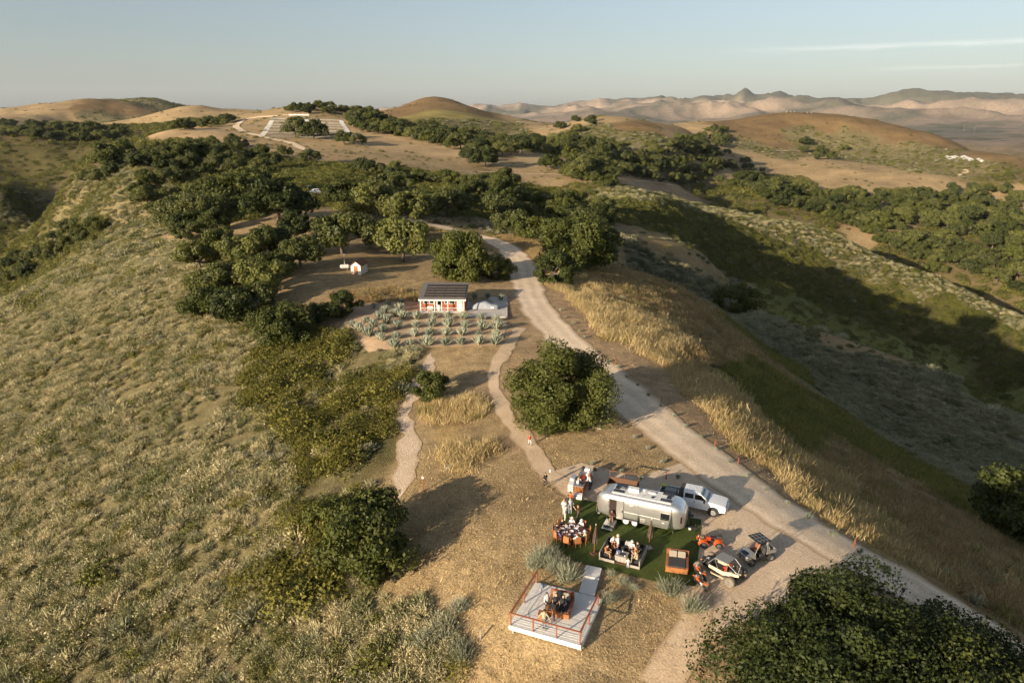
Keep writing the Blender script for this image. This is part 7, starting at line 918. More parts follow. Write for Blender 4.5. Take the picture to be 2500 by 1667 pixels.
def chair(loc, rz, label, z):
    o = thing('dining_chair', label, 'chair', (loc[0], loc[1], z), rz, 'chairs around the round table')
    for nm, me in CH:
        for px, py in (((-.21, -.21), (-.21, .21), (.21, -.21), (.21, .21)) if nm == 'leg' else ((0, -.25), (0, .25)) if nm == 'armrest' else ((0, 0),)):
            c_ = link(bpy.data.objects.new(nm, me), o); c_.location = (px, py, 0)
seatn = ['at the front', 'at the front right', 'at the right, empty', 'at the back right', 'at the back', 'at the back left', 'at the left', 'at the front left', 'between the front and front left']
angs = [-75, -38, 5, 45, 85, 125, 165, 205, 248]
guests = [dict(shirt=(.52, .62, .50), hair='red', label='person in a pale green shirt seated at the front of the round table'), dict(shirt=(.62, .52, .34), hat=(.72, .66, .52), label='person in plaid and a pale hat at the front right of the round table', hair='brown'), None,
 dict(shirt=(.52, .52, .55), hat=(.75, .70, .62), label='person in grey with a white hat seated at the back right of the round table'), dict(shirt=(.70, .66, .58), hat=(.76, .73, .66), label='person with a white hat seated at the back of the round table'),
 dict(shirt=(.03, .03, .035), label='person in black seated at the back left of the round table', hair='red'), dict(shirt=(.04, .04, .05), label='person in a black jacket seated at the left of the round table'),
 dict(shirt=(.16, .15, .30), label='person in blue seated at the left front of the round table', hair='brown'), dict(shirt=(.62, .36, .08), label='person in orange at the front left of the round table', hair='brown', longhair=True)]
for a_, nm, gst in zip(angs, seatn, guests):
    r_ = 1.38; x, y = TC[0]+r_*math.cos(R(a_)), TC[1]+r_*math.sin(R(a_)); chair((x, y), R(a_+180), 'brown wooden armchair %s of the round table' % nm, TZ)
    if gst: lb = gst.pop('label'); person(lb, (x+.06*math.cos(R(a_)), y+.06*math.sin(R(a_))), R(a_+180), 'sit', z=TZ, arms=((.46, .16, .80), (.46, -.16, .80)), **gst)
for k, (r_, a_) in enumerate(((.80, -75), (.80, -38), (.80, 45), (.80, 85), (.80, 125), (.80, 165), (.80, 205), (.80, 248), (.35, 20), (.38, 140), (.3, 260))):
    x, y = TC[0]+r_*math.cos(R(a_)), TC[1]+r_*math.sin(R(a_)); lb = 'white plate set at a place on the round table' if k < 8 else 'white serving dish in the middle of the round table'
    solid('plate' if k < 8 else 'serving_dish', MB().lathe([(.09, 0), (.15 if k < 8 else .19, .02 if k < 8 else .07), (.14, .025), (.08, .012)], 14), CLOTHW, lb, 'plate' if k < 8 else 'dish', (x, y, TZ+.768), group='plates on the round table' if k < 8 else 'dishes on the round table')
for k in range(8):
    a_ = angs[k]+18; x, y = TC[0]+.6*math.cos(R(a_)), TC[1]+.6*math.sin(R(a_)); solid('drinking_glass', MB().lathe([(.03, 0), (.04, .14), (.034, .14)], 8), CLOTHW, 'drinking glass standing on the round table', 'glass', (x, y, TZ+.768), group='glasses on the round table')
# ------------------------------------------------------------------ everyone else
person('person in a white hat and shirt and jeans standing at the right of the counter', oncnt(-cl/2+1.5, -.85), ca+R(90), 'lean', (.72, .68, .58), (.05, .06, .09), 'brown', hat=(.72, .68, .58), h=1.8)
person('person in white with a hat behind the far part of the counter', oncnt(-cl/2+2.7, -.80), ca+R(100), 'lean', (.66, .62, .55), (.08, .06, .05), 'brown', hat=(.74, .72, .68))
person('person in a red apron and hat at the middle of the counter', oncnt(-cl/2+2.1, -.82), ca+R(80), 'lean', (.42, .12, .04), (.06, .05, .05), 'dark', hat=(.70, .62, .50))
person('crouching person in an orange top beside the white cooler', (5.49,60.49), R(60), 'sit', (.62, .13, .04), (.10, .16, .26), 'dark', z=hz(*(5.49,60.49))-.12)
person('person in a black shirt standing in the line by the lawn edge', (5.19,59.02), R(70), 'stand', (.03, .03, .035), (.28, .30, .34), 'brown')
person('person in a grey vest standing in the line below the black shirt', (5.37,58.45), R(100), 'stand', (.38, .38, .40), (.30, .32, .36), 'blond')
person('person in a white blouse standing at the end of the line', (4.75,58.22), R(40), 'stand', (.76, .72, .64), (.52, .46, .38), 'blond', longhair=True)
person('person in cream clothes standing above the round table', (4.84,57.31), R(-20), 'stand', (.74, .70, .62), (.60, .56, .48), 'brown', h=1.65)
person('person in a dark brown coat standing behind the round table with a raised arm', (6.02,57.19), R(150), 'stand', (.09, .045, .025), (.05, .04, .04), 'red', arms=((.42, .22, 1.55), None), longhair=True)
person('person in shorts and white shoes at the front left of the sofa', onsofa(-1.32, -.62), SA+R(-8), 'sit', (.30, .12, .05), (.30, .22, .13), 'dark', z=SZ+.0, bare=True, shoes=(.75, .73, .70))
person('person in a rust shirt seated on the left of the sofa', onsofa(-.95, .15), SA+R(20), 'sit', (.33, .12, .06), (.03, .035, .06), 'brown', z=SZ)
person('person in a pale shirt standing inside the sofa with a yellow cap', onsofa(-.55, .35), SA+R(200), 'stand', (.60, .56, .50), (.33, .31, .30), 'blond', z=SZ+.08, h=1.7, hat=(.52, .50, .30))
person('person in white seated in the back left corner of the sofa', onsofa(-1.15, .95), SA+R(-60), 'sit', (.70, .66, .58), (.10, .09, .09), 'brown', z=SZ)
person('person in a cream hat and shirt holding a white plate on the sofa', onsofa(.55, .80), SA+R(-95), 'sit', (.68, .62, .52), (.07, .06, .05), 'brown', z=SZ, hat=(.72, .66, .54))
p = onsofa(.50, .35); solid('plate', MB().lathe([(.09, 0), (.15, .02), (.14, .025), (.08, .012)], 14), CLOTHW, 'white plate held over the lap on the sofa', 'plate', (p[0], p[1], SZ+.76))
person('person in an amber top seated at the right of the fire table', onsofa(1.15, .05), SA+R(195), 'sit', (.55, .26, .06), (.06, .05, .05), 'red', z=SZ, longhair=True)
person('person in black seated at the back right of the sofa', onsofa(1.05, .88), SA+R(-110), 'sit', (.02, .02, .022), (.03, .03, .03), 'dark', z=SZ)
person('person in olive trousers and a tan top seated at the right end of the sofa', onsofa(1.30, -.55), SA+R(175), 'sit', (.45, .33, .22), (.22, .23, .14), 'brown', z=SZ)
person('small child in white standing on the front edge of the sofa frame', onsofa(.78, -1.42), SA+R(100), 'stand', (.75, .73, .72), (.55, .62, .70), 'blond', h=.95, z=SZ)
person('person in dark clothes seated inside the open trailer doorway', onl((11.75, 57.15), -2.36, -1.42, R(-23.5)), R(-113), 'sit', (.05, .02, .015), (.30, .17, .10), 'dark', z=hz(11.75, 57.15)+.34, h=1.6, skin=2)
person('child in a red shirt and white trousers walking on the footpath by the big oak', (1.96,72.52), R(-60), 'walk', (.62, .08, .03), (.70, .66, .60), 'brown', h=1.35)
person('person in a black shirt walking down the footpath towards the counter', (3.29,63.53), R(-60), 'walk', (.022, .022, .025), (.035, .035, .04), 'dark', h=1.6)
p = (3.85,64.91); solid('white_balloon', MB().sphere((0, 0, .95), (.13, .13, .16)).cyl((0, 0, .8), (0, 0, .3), .006, n=4), mat('balloon', (.8, .78, .75), .4), 'small white balloon beside the person in the black shirt', 'balloon', p, smooth=True)
person('person in black reclining on the left of the deck daybed', (onl(DB, -.30, -.25, R(-16))), R(-106), 'recline', (.022, .022, .025), (.025, .025, .03), 'brown', z=DZ+.55, longhair=True, h=1.65)
person('person in black reclining on the right of the deck daybed', (onl(DB, .25, -.32, R(-16))), R(-106), 'recline', (.02, .02, .022), (.02, .02, .024), 'dark', z=DZ+.55, h=1.7)
person('dark haired person in a white shirt standing left of the deck daybed', ondeck(DW*.36, DL*.46), R(-40), 'stand', (.70, .68, .64), (.05, .07, .09), 'dark', z=DZ+.01, longhair=True)
person('child in an orange brown top standing at the daybed front', ondeck(DW*.52, DL*.30), R(60), 'stand', (.46, .17, .07), (.10, .09, .12), 'red', z=DZ+.01, h=1.2)
person('person in an olive vest leaning on the front railing of the deck', ondeck(DW*.46, .52), R(70), 'stand', (.33, .30, .20), (.10, .12, .13), 'dark', z=DZ+.01, h=1.78, arms=((-.05, .42, .95), (-.10, -.52, 1.0)))
# ------------------------------------------------------------------ quad bike
def quad_bike(loc, rz, label):
    t = thing('quad_bike', label, 'quad bike', loc, rz, dz=.05)
    for x in (.62, -.62):
        for sg in (-1, 1): wheel(t, (x, sg*.45, .30), .30, .26, rimm=STEEL, rr=.5, spokes=4, side=sg)
    b = MB(); b.box((0, 0, .45), (1.15, .34, .28)).box((.62, 0, .32), (.08, .8, .08)).box((-.62, 0, .32), (.08, .8, .08)); b.part('chassis', BLACK, t)
    for x, nm in ((.66, 'front_fender'), (-.64, 'rear_fender')):
        b = MB()
        for sg in (-1, 1):
            pr = []
            for k in range(7): a = R(8+k*27.5); pr.append((.44*math.cos(a), .30+.36*math.sin(a)))
            sec = [[(x+px, sg*.22, pz+.05), (x+px, sg*.60, pz), (x+px*.9, sg*.60, pz-.03), (x+px*.9, sg*.22, pz+.02)] for px, pz in pr]; b.loft(sec)
        b.box((x, 0, .66), (.62, .5, .08)); b.part(nm, REDO, t, True)
    b = MB(); b.loft([[(.50, -.17, .60), (.50, .17, .60), (.42, .14, .86), (.42, -.14, .86)], [(.0, -.16, .58), (.0, .16, .58), (.02, .13, .84), (.02, -.13, .84)]]); b.part('tank', REDP, t)
    b = MB(); b.loft([[(.05, -.13, .76), (.05, .13, .76), (.05, .11, .86), (.05, -.11, .86)], [(-.35, -.17, .74), (-.35, .17, .74), (-.35, .15, .84), (-.35, -.15, .84)], [(-.62, -.15, .76), (-.62, .15, .76), (-.62, .13, .88), (-.62, -.13, .88)]]); b.part('seat', FABK, t)
    for x0, nm in ((.72, 'front_rack'), (-.72, 'rear_rack')):
        b = MB()
        for k in range(5): b.cyl((x0-.26+.13*k, -.36, .80), (x0-.26+.13*k, .36, .80), .016, n=5)
        for y in (-.36, .36): b.cyl((x0-.28, y, .80), (x0+.28, y, .80), .018, n=5); b.cyl((x0, y, .8), (x0, y*.7, .62), .014, n=5)
        b.part(nm, BLACK, t)
    b = MB(); b.box((-.74, 0, .90), (.44, .54, .16), b=.05); b.part('rear_bag', FABD, t)
    b = MB(); b.tube([(.28, -.40, 1.02), (.36, -.15, .98), (.36, .15, .98), (.28, .40, 1.02)], .018); b.cyl((.36, 0, .98), (.45, 0, .8), .03); b.part('handlebar', BLACK, t)
    for sg in (-1, 1): MB().sphere((.96, sg*.26, .70), (.05, .08, .06)).part('headlight', CREAM, t); MB().sphere((.30, sg*.42, 1.12), (.02, .06, .05)).part('mirror', BLACK, t)
    b = MB(); b.tube([(1.02, -.32, .36), (1.06, -.30, .62), (1.06, .30, .62), (1.02, .32, .36)], .02); b.part('bull_bar', BLACK, t)
    b = MB(); b.box((.74, .05, .85), (.30, .34, .10), b=.03); b.part('winch_bag', OLIVEP, t)
quad_bike((16.95, 53.35), R(176), 'red quad bike with black racks parked at the lawn edge')
# ------------------------------------------------------------------ open frame desert buggy
def buggy(loc, rz, label):
    t = thing('desert_buggy', label, 'buggy', loc, rz, dz=.05)
    for x in (1.42, -1.42):
        for sg in (-1, 1): wheel(t, (x, sg*.95, .42), .42, .36, tyre=DUSTY, rimm=STEEL, rr=.52, spokes=6, side=sg)
        b = MB()
        for sg in (-1, 1): b.cyl((x*.8, sg*.35, .45), (x, sg*.80, .42), .035); b.cyl((x*.95, sg*.35, .62), (x, sg*.80, .45), .03); b.cyl((x*.8, sg*.42, .95), (x*.98, sg*.7, .45), .05)
        b.part('suspension_arm', BLACK if x > 0 else TANP, t)
    b = MB(); b.flat([(1.5, -.30), (1.5, .30), (.6, .55), (-1.3, .55), (-1.6, .35), (-1.6, -.35), (-1.3, -.55), (.6, -.55)][::-1], .32, .42); b.part('floor_pan', BLACK, t)
    b = MB(); b.loft([[(1.72, -.22, .62), (1.72, .22, .62), (1.68, .2, .72), (1.68, -.2, .72)], [(1.2, -.38, .55), (1.2, .38, .55), (1.2, .34, .86), (1.2, -.34, .86)], [(.62, -.55, .5), (.62, .55, .5), (.62, .48, .98), (.62, -.48, .98)]]); hood = b.part('hood', BLACK, t)
    b = MB(); b.box((1.18, -.06, .885), (.16, .07, .012)).box((1.10, .06, .895), (.05, .16, .012)).box((1.25, .07, .875), (.06, .14, .012)); b.at((0, 0, 0)); b.part('hood_decal', CLOTHW, hood)
    for sg in (-1, 1):
        b = MB(); b.loft([[(.75, sg*.56, .50), (.75, sg*.62, .56), (.75, sg*.60, .74), (.75, sg*.55, .78)], [(-.55, sg*.62, .44), (-.55, sg*.70, .50), (-.55, sg*.68, .70), (-.55, sg*.60, .78)], [(-1.15, sg*.58, .62), (-1.15, sg*.66, .68), (-1.15, sg*.64, .92), (-1.15, sg*.56, .98)], [(-1.85, sg*.46, .80), (-1.85, sg*.52, .84), (-1.85, sg*.50, .94), (-1.85, sg*.44, .98)]]); b.part('side_panel', TANP, t)
        b = MB(); b.box((-.2, sg*.84, .36), (1.2, .10, .06)); b.part('side_step', TANP, t); MB().sphere((1.60, sg*.30, .66), (.08, .10, .08)).part('headlight', ORANGE, t)
    b = MB()
    for sg in (-1, 1):
        b.tube([(.85, sg*.52, .85), (.30, sg*.56, 1.55), (-.85, sg*.56, 1.58), (-1.75, sg*.42, 1.0)], .03, 6); b.tube([(-.85, sg*.56, 1.58), (-.80, sg*.58, .5)], .028); b.tube([(.30, sg*.56, 1.55), (-.1, sg*.6, .7)], .022); b.tube([(-1.75, sg*.42, 1.0), (-1.2, sg*.58, .5)], .028)
    for x, z in ((.30, 1.55), (-.85, 1.58), (.85, .85)): b.cyl((x, -.56, z), (x, .56, z), .028)
    b.cyl((-1.75, -.42, 1.0), (-1.75, .42, 1.0), .028); b.part('roll_cage', STEEL, t)
    b = MB(); b.box((-.30, 0, 1.61), (1.15, 1.16, .03)); b.part('roof', GREYP, t)
    for y in (-.26, .26):
        b = MB(); b.box((-.35, y, .58), (.46, .40, .14), b=.04); b.at((-.62, y, .86), ry=R(-14)).box((0, 0, 0), (.12, .40, .60), b=.04); b.part('seat', REDP, t)
    b = MB(); b.box((-1.25, 0, .78), (.75, .8, .42), b=.06); b.part('engine', BLACK, t); b = MB(); b.cyl((-1.35, -.3, .95), (-1.95, -.3, 1.02), .07).cyl((-1.35, .3, .95), (-1.95, .3, 1.02), .07); b.part('exhaust', STEEL, t)
    b = MB()
    for k in range(6): b.cyl((-.95-.13*k, -.45, 1.5-.075*k), (-.95-.13*k, .45, 1.5-.075*k), .010, n=4)
    b.part('rear_net', BLACK, t); b = MB(); b.cyl((-1.7, .4, 1.0), (-1.9, .45, 2.0), .010, n=4); b.part('whip_antenna', CREAM, t)
    b = MB(); b.lathe([(.15, -.015), (.17, 0), (.15, .015)], 12, axis='y'); sw = b.part('steering_wheel', BLACK, t); sw.location = (.32, .26, .95); sw.rotation_euler = (0, 0, R(90))
    MB().lathe([(.30, -.12), (.30, .12)], 16, axis='y', c=(-1.62, 0, 1.12)).part('spare_wheel', RUBBER, t)
buggy((16.75, 49.45), R(133), 'tan and black open frame desert buggy with a flat grey roof')
# ------------------------------------------------------------------ side by side utility vehicle
def utility_vehicle(loc, rz, label):
    t = thing('utility_vehicle', label, 'utility vehicle', loc, rz, dz=.05)
    for x in (1.0, -1.0):
        for sg in (-1, 1): wheel(t, (x, sg*.66, .33), .33, .26, rimm=STEEL, rr=.52, spokes=6, side=sg)
    b = MB(); b.box((0, 0, .46), (2.6, 1.1, .20)); b.part('chassis', BLACK, t)
    b = MB(); b.loft([[(1.48, -.50, .55), (1.48, .50, .55), (1.44, .46, .72), (1.44, -.46, .72)], [(1.1, -.68, .55), (1.1, .68, .55), (1.1, .60, .92), (1.1, -.60, .92)], [(.62, -.70, .55), (.62, .70, .55), (.62, .64, 1.02), (.62, -.64, 1.02)]]); h = b.part('hood', SILVER, t, True)
    MB().box((1.15, 0, .93), (.45, .5, .03)).part('hood_vent', BLACK, h); b = MB(); b.box((1.47, 0, .66), (.06, .7, .16)); b.part('grille', BLACK, t); b = MB(); b.tube([(1.5, -.5, .45), (1.56, -.45, .62), (1.56, .45, .62), (1.5, .5, .45)], .025); b.part('bumper', BLACK, t)
    for sg in (-1, 1): MB().box((1.40, sg*.48, .78), (.10, .24, .08)).part('headlight', CREAM, t); b = MB(); b.box((.05, sg*.66, .52), (1.0, .06, .14)); b.part('door_sill', BLACK, t)
    b = MB(); b.box((-1.0, 0, .72), (.95, 1.30, .06)).box((-1.0, -.64, .86), (.95, .05, .28)).box((-1.0, .64, .86), (.95, .05, .28)).box((-1.46, 0, .86), (.05, 1.3, .28)); b.part('cargo_bed', GREYP, t)
    for y in (-.34, .34): b = MB(); b.box((-.15, y, .66), (.50, .52, .14), b=.04); b.at((-.40, y, .95), ry=R(-10)).box((0, 0, 0), (.12, .52, .55), b=.04); b.part('seat', WOODD if y < 0 else FABD, t)
    b = MB()
    for sg in (-1, 1): b.tube([(.72, sg*.64, .95), (.30, sg*.60, 1.86), (-.55, sg*.60, 1.90), (-.58, sg*.64, .7)], .028)
    for x, z in ((.30, 1.86), (-.55, 1.90)): b.cyl((x, -.6, z), (x, .6, z), .028)
    b.part('roll_cage', GREYP, t)
    b = MB(); b.box((-.16, 0, 1.94), (1.25, 1.38, .05), b=.02); r_ = b.part('roof', BLACK, t); b = MB()
    for x in (-.5, -.16, .18): b.box((x, 0, 1.975), (.03, 1.3, .02))
    for y in (-.4, 0, .4): b.box((-.16, y, 1.977), (1.15, .03, .02))
    b.part('roof_rib', STEEL, r_)
    b = MB(); b.lathe([(.14, -.015), (.165, 0), (.14, .015)], 12, axis='y'); s_ = b.part('steering_wheel', BLACK, t); s_.location = (.38, .32, 1.02); s_.rotation_euler = (0, 0, R(90))
    b = MB(); b.box((-.85, .2, .92), (.4, .5, .34), b=.05); b.part('cargo_bag', TANP, t)
utility_vehicle((20.2, 51.35), R(202), 'dark silver side by side utility vehicle with a black roof on the dirt yard')
# ------------------------------------------------------------------ small dirt bikes
def dirt_bike(loc, rz, label):
    t = thing('dirt_bike', label, 'motorcycle', loc, rz, dz=.06); t.rotation_euler = (R(-12), 0, rz)
    wheel(t, (.60, 0, .30), .30, .07, rimm=STEEL, rr=.78, spokes=8); wheel(t, (-.58, 0, .28), .28, .09, rimm=STEEL, rr=.75, spokes=8)
    b = MB(); b.cyl((.60, .09, .30), (.38, .09, .86), .022).cyl((.60, -.09, .30), (.38, -.09, .86), .022); b.part('fork', STEEL, t)
    b = MB(); b.cyl((.38, 0, .80), (-.05, 0, .35), .035).cyl((.36, 0, .82), (-.2, 0, .66), .03).cyl((-.2, 0, .66), (-.1, 0, .33), .03).cyl((-.1, .06, .33), (-.58, .08, .28), .03); b.part('frame', STEEL, t); MB().box((.08, 0, .42), (.30, .20, .26), b=.03).part('engine', BLACK, t)
    b = MB(); b.loft([[(.34, -.12, .62), (.34, .12, .62), (.30, .09, .84), (.30, -.09, .84)], [(-.02, -.09, .62), (-.02, .09, .62), (-.02, .07, .78), (-.02, -.07, .78)]]); b.part('tank', REDO, t)
    b = MB(); b.loft([[(.12, -.08, .76), (.12, .08, .76), (.12, .06, .82), (.12, -.06, .82)], [(-.50, -.08, .78), (-.50, .08, .78), (-.50, .06, .84), (-.50, -.06, .84)]]); b.part('seat', BLACK, t)
    b = MB(); b.loft([[(.86, -.06, .62), (.86, .06, .62), (.84, .05, .65), (.84, -.05, .65)], [(.50, -.08, .70), (.50, .08, .70), (.50, .07, .74), (.50, -.07, .74)]]); b.part('front_fender', REDO, t)
    b = MB(); b.loft([[(-.40, -.09, .74), (-.40, .09, .74), (-.40, .07, .79), (-.40, -.07, .79)], [(-.90, -.06, .84), (-.90, .06, .84), (-.88, .05, .88), (-.88, -.05, .88)]]); b.part('rear_fender', REDO, t)
    MB().box((.42, 0, .82), (.04, .18, .20)).part('number_plate', CLOTHW, t); MB().box((-.28, .11, .62), (.26, .02, .18)).part('side_plate', CLOTHW, t)
    b = MB(); b.tube([(.30, -.36, .98), (.38, -.12, .93), (.38, .12, .93), (.30, .36, .98)], .014); b.part('handlebar', BLACK, t)
dirt_bike((15.05, 49.0), R(110), 'small red dirt bike nearer the buggy'); dirt_bike((14.75, 47.75), R(114), 'small red dirt bike nearer the silver shrubs')
# ------------------------------------------------------------------ cabin
HP = (-12.1, 121.3); HZ = max(hz(-16, 121), hz(-8, 121), 2.2)
t = thing('cabin', 'red boarded cabin with white trim and a roof of solar panels above the agaves', 'cabin', (HP[0], HP[1], HZ), R(-1))
HWd, HD = 7.7, 6.6
MB().box((0, HD/2, -.2), (HWd+.4, HD+2.2, .5)).part('foundation', M_CONC, t)
wl = MB().box((0, .35, 1.2), (HWd, .12, 2.3)).part('front_wall', BARNRED, t)
for i in range(38): MB().box((-HWd/2+.1+i*.2, .283, 1.2), (.03, .02, 2.2)).part('batten', BARNRED, wl)
for x in (-HWd/2+.06, HWd/2-.06): MB().box((x, .35+HD/2, 1.35), (.12, HD-.1, 2.6)).part('side_wall', BARNRED, t)
MB().box((0, HD+.25, 1.5), (HWd, .12, 2.9)).part('back_wall', BARNRED, t)
b = MB(); b.extr([(-.75, 2.30), (HD+.7, 3.42), (HD+.7, 3.56), (-.75, 2.44)], -HWd/2-.35, HWd/2+.3)
rf = MB(); rf.v = [(y, x, z) for x, y, z in b.v]; rf.f = b.f; rf.m = b.m; roof = rf.part('roof', mat('grey_metal_roof', (.20, .18, .16), .5, .3), t)
sl_ = math.atan2(1.12, HD+1.45); pmesh = MB().box((0, 0, 0), (1.74, 1.18, .05), b=.01).mesh('solar_panel', mat('roof_solar', (.05, .038, .032), .55, spec=.2)); fr_ = MB().box((0, -.61, .01), (1.74, .03, .07)).mesh('panel_frame', mat('dull_panel_frame', (.22, .20, .17), .5))
for i in range(4):
    for j in range(5):
        o = link(bpy.data.objects.new('solar_panel', pmesh), roof); yy = .35+j*1.25; o.location = (-2.42+i*1.80, yy, 2.44+(yy+.75)*math.tan(sl_)+.10); o.rotation_euler = (sl_, 0, 0)
        q = link(bpy.data.objects.new('panel_frame', fr_), roof); q.location = o.location; q.rotation_euler = o.rotation_euler
MB().box((0, -.72, 2.22), (HWd+.55, .10, .26)).part('fascia', WHITE, t); MB().box((0, -.2, .02), (HWd, 1.1, .10)).part('porch_floor', DECKW, t)
for x in (-HWd/2+.08, -1.35, .95, HWd/2-.12): MB().box((x, -.66, 1.1), (.15, .15, 2.2)).part('porch_post', WHITE, t)
for x, w_, z, h_ in ((-2.95, .82, 1.65, .62), (-1.95, .82, 1.65, .62), (.55, .5, 1.65, .62), (1.60, 1.05, 1.65, .62)):
    f = MB().box((x, .26, z), (w_, .08, h_)).part('window', WHITE, t); MB().box((x, .205, z), (w_-.2, .04, h_-.2)).part('pane', GLASS, f)
for x in (-.62, 2.95):
    f = MB().box((x, .26, 1.02), (.98, .08, 2.05)).part('door', WHITE, t); MB().box((x, .205, 1.5), (.62, .04, .72)).part('pane', GLASS if x < 0 else CREAM, f); MB().box((x+.36, .20, 1.0), (.06, .06, .06)).part('handle', BLACK, f)
for x0, x1 in ((-HWd/2+.15, -1.4), (-1.3, .9), (1.0, HWd/2-.2)):
    MB().box(((x0+x1)/2, -.66, .82), (x1-x0, .06, .06)).part('porch_rail', WHITE, t)
    for k in range(2):
        a_, c_ = x0+(x1-x0)*k/2, x0+(x1-x0)*(k+1)/2; MB().cyl((a_, -.66, .12), (c_, -.66, .80), .022, n=5).cyl((a_, -.66, .80), (c_, -.66, .12), .022, n=5).part('cross_brace', WHITE, t)
MB().box((-HWd/2-.12, -.7, 1.1), (.08, .08, 2.2)).part('downpipe', STEEL, t)
p = onl(HP, -2.2, -.35, R(-1)); solid('porch_bench', MB().box((0, 0, .42), (.95, .38, .06)).box((0, .18, .72), (.95, .05, .46)).box((-.4, 0, .2), (.06, .36, .4)).box((.4, 0, .2), (.06, .36, .4)), CREAM, 'cream bench on the cabin porch under the left windows', 'bench', (p[0], p[1], HZ+.07), R(-1))
# concrete apron beside the cabin, with kerb
CP = [(-8.84,132.1), (-0.93,131.96), (-0.84,118.07), (-8.71,117.56)]
ap = sheet('concrete_pad', CP, 0, M_CONC, 1.0, z=HZ-.02)
LP = [(-18.73,127.23), (-16.7,127.8), (-15.27,119.41), (-18.53,118.06)]
sheet('concrete_walk', LP, 0, mat('pale_concrete', (.66, .60, .51), .8, noise=(1.5, .08)), 1.0, z=HZ-.03)
b = MB(); zz = HZ-.35
for a_, c_ in ((CP[0], CP[1]), (CP[1], CP[2]), (CP[2], CP[3])):
    d_ = math.hypot(c_[0]-a_[0], c_[1]-a_[1]); b.at(((a_[0]+c_[0])/2, (a_[1]+c_[1])/2, zz), rz=math.atan2(c_[1]-a_[1], c_[0]-a_[0])).box((0, 0, .17), (d_, .12, .5))
b.at(); solid('kerb', b, M_CONC, 'low concrete kerb round the pad beside the cabin', 'kerb', (0, 0, 0))
# car under a silver cover
CC = (-4.89,123.58)
t = thing('covered_car', 'car under a silver grey cover parked on the concrete pad', 'car', (CC[0], CC[1], HZ-.02), R(-2))
b = MB(); secs = []
for x, hgt, w_ in ((-2.5, .30, .70), (-2.45, .62, .84), (-2.2, .78, .93), (-1.6, .90, .97), (-1.0, 1.20, .97), (-.4, 1.36, .95), (.2, 1.36, .95), (.7, 1.18, .96), (1.15, .93, .97), (1.9, .82, .96), (2.35, .70, .90), (2.52, .38, .76)):
    sec = []
    for k in range(13):
        u = -1+2*k/12; y = w_*math.copysign(abs(u)**.8, u); z = hgt*(1-abs(u)**5*.92)*(1.0 if abs(u) < .98 else .2)+.035*math.sin(x*9+u*5)*abs(u); sec.append((x, y, max(z, .10)))
    sec += [(x, w_*.98, .08), (x, -w_*.98, .08)]; secs.append(sec)
b.loft(secs); b.part('cover', COVER, t, True); MB().box((1.45, -1.0, .42), (.55, .04, .28)).part('tag', CLOTHW, t)
for x in (-1.5, 1.5):
    for y in (-.75, .75): MB().lathe([(.2, -.1), (.31, -.1), (.31, .1), (.2, .1)], 14, axis='y', c=(x, y, .31)).part('wheel', RUBBER, t)
# ------------------------------------------------------------------ shed, tank, pole
SH0, SH1, SH2 = Vector((-32.51,143.23)), Vector((-30.71,142.15)), Vector((-29.34,149.16)); sa = math.atan2((SH2-SH1).y, (SH2-SH1).x); sL = min(3.6, (SH2-SH1).length); sW = max(1.7, (SH1-SH0).length)
ctr = (SH0+SH1)/2+Vector((math.cos(sa), math.sin(sa)))*sL/2
t = thing('shed', 'small white shed with a rust brown pitched roof on the meadow', 'shed', tuple(ctr), sa, dz=-.1)
b = MB(); b.add([(-sL/2, -sW/2, 0), (sL/2, -sW/2, 0), (sL/2, sW/2, 0), (-sL/2, sW/2, 0), (-sL/2, -sW/2, 1.9), (sL/2, -sW/2, 1.9), (sL/2, sW/2, 1.9), (-sL/2, sW/2, 1.9), (-sL/2, 0, 2.72), (sL/2, 0, 2.72)], [(0, 1, 5, 4), (1, 2, 6, 9, 5), (2, 3, 7, 6), (3, 0, 4, 8, 7), (0, 3, 2, 1), (4, 5, 9, 8), (6, 7, 8, 9)]); b.part('wall', CREAM, t)
for sg in (-1, 1):
    b = MB(); b.add([(-sL/2-.3, 0, 2.80), (sL/2+.25, 0, 2.80), (sL/2+.25, sg*(sW/2+.3), 1.80), (-sL/2-.3, sg*(sW/2+.3), 1.80), (-sL/2-.3, 0, 2.87), (sL/2+.25, 0, 2.87), (sL/2+.25, sg*(sW/2+.3), 1.86), (-sL/2-.3, sg*(sW/2+.3), 1.86)], [(0, 1, 2, 3), (4, 7, 6, 5), (0, 4, 5, 1), (1, 5, 6, 2), (2, 6, 7, 3), (3, 7, 4, 0)]); b.part('roof', ROOFB, t)
MB().box((-sL/2-.03, 0, .9), (.06, .8, 1.8)).part('door', WOOD, t)
p = (-34.46,145.43); t = thing('gas_tank', 'white gas tank on the ground beside the shed', 'tank', p, R(20)); b = MB(); b.cyl((-.7, 0, .7), (.7, 0, .7), .45, n=14).sphere((-.7, 0, .7), (.25, .45, .45)).sphere((.7, 0, .7), (.25, .45, .45)); b.part('vessel', CREAM, t, True); MB().box((-.5, 0, .15), (.12, .7, .4)).part('foot', STEEL, t); MB().box((.5, 0, .15), (.12, .7, .4)).part('foot', STEEL, t)
p = (-33.2,147.46); solid('solar_frame', MB().at((0, 0, .9), rx=R(25)).box((0, 0, 0), (2.6, 1.1, .06)).at().box((-1, 0, .4), (.06, .06, .9)).box((1, 0, .4), (.06, .06, .9)), SOLAR, 'dark solar panel frame behind the gas tank', 'solar panel', p, R(15))
p = (-34.68,146.47); solid('lamp_pole', MB().cyl((0, 0, 0), (0, 0, 3.0), .05).box((0, 0, 3.05), (.25, .25, .18)), CREAM, 'thin white pole with a box on top beside the gas tank', 'pole', p)
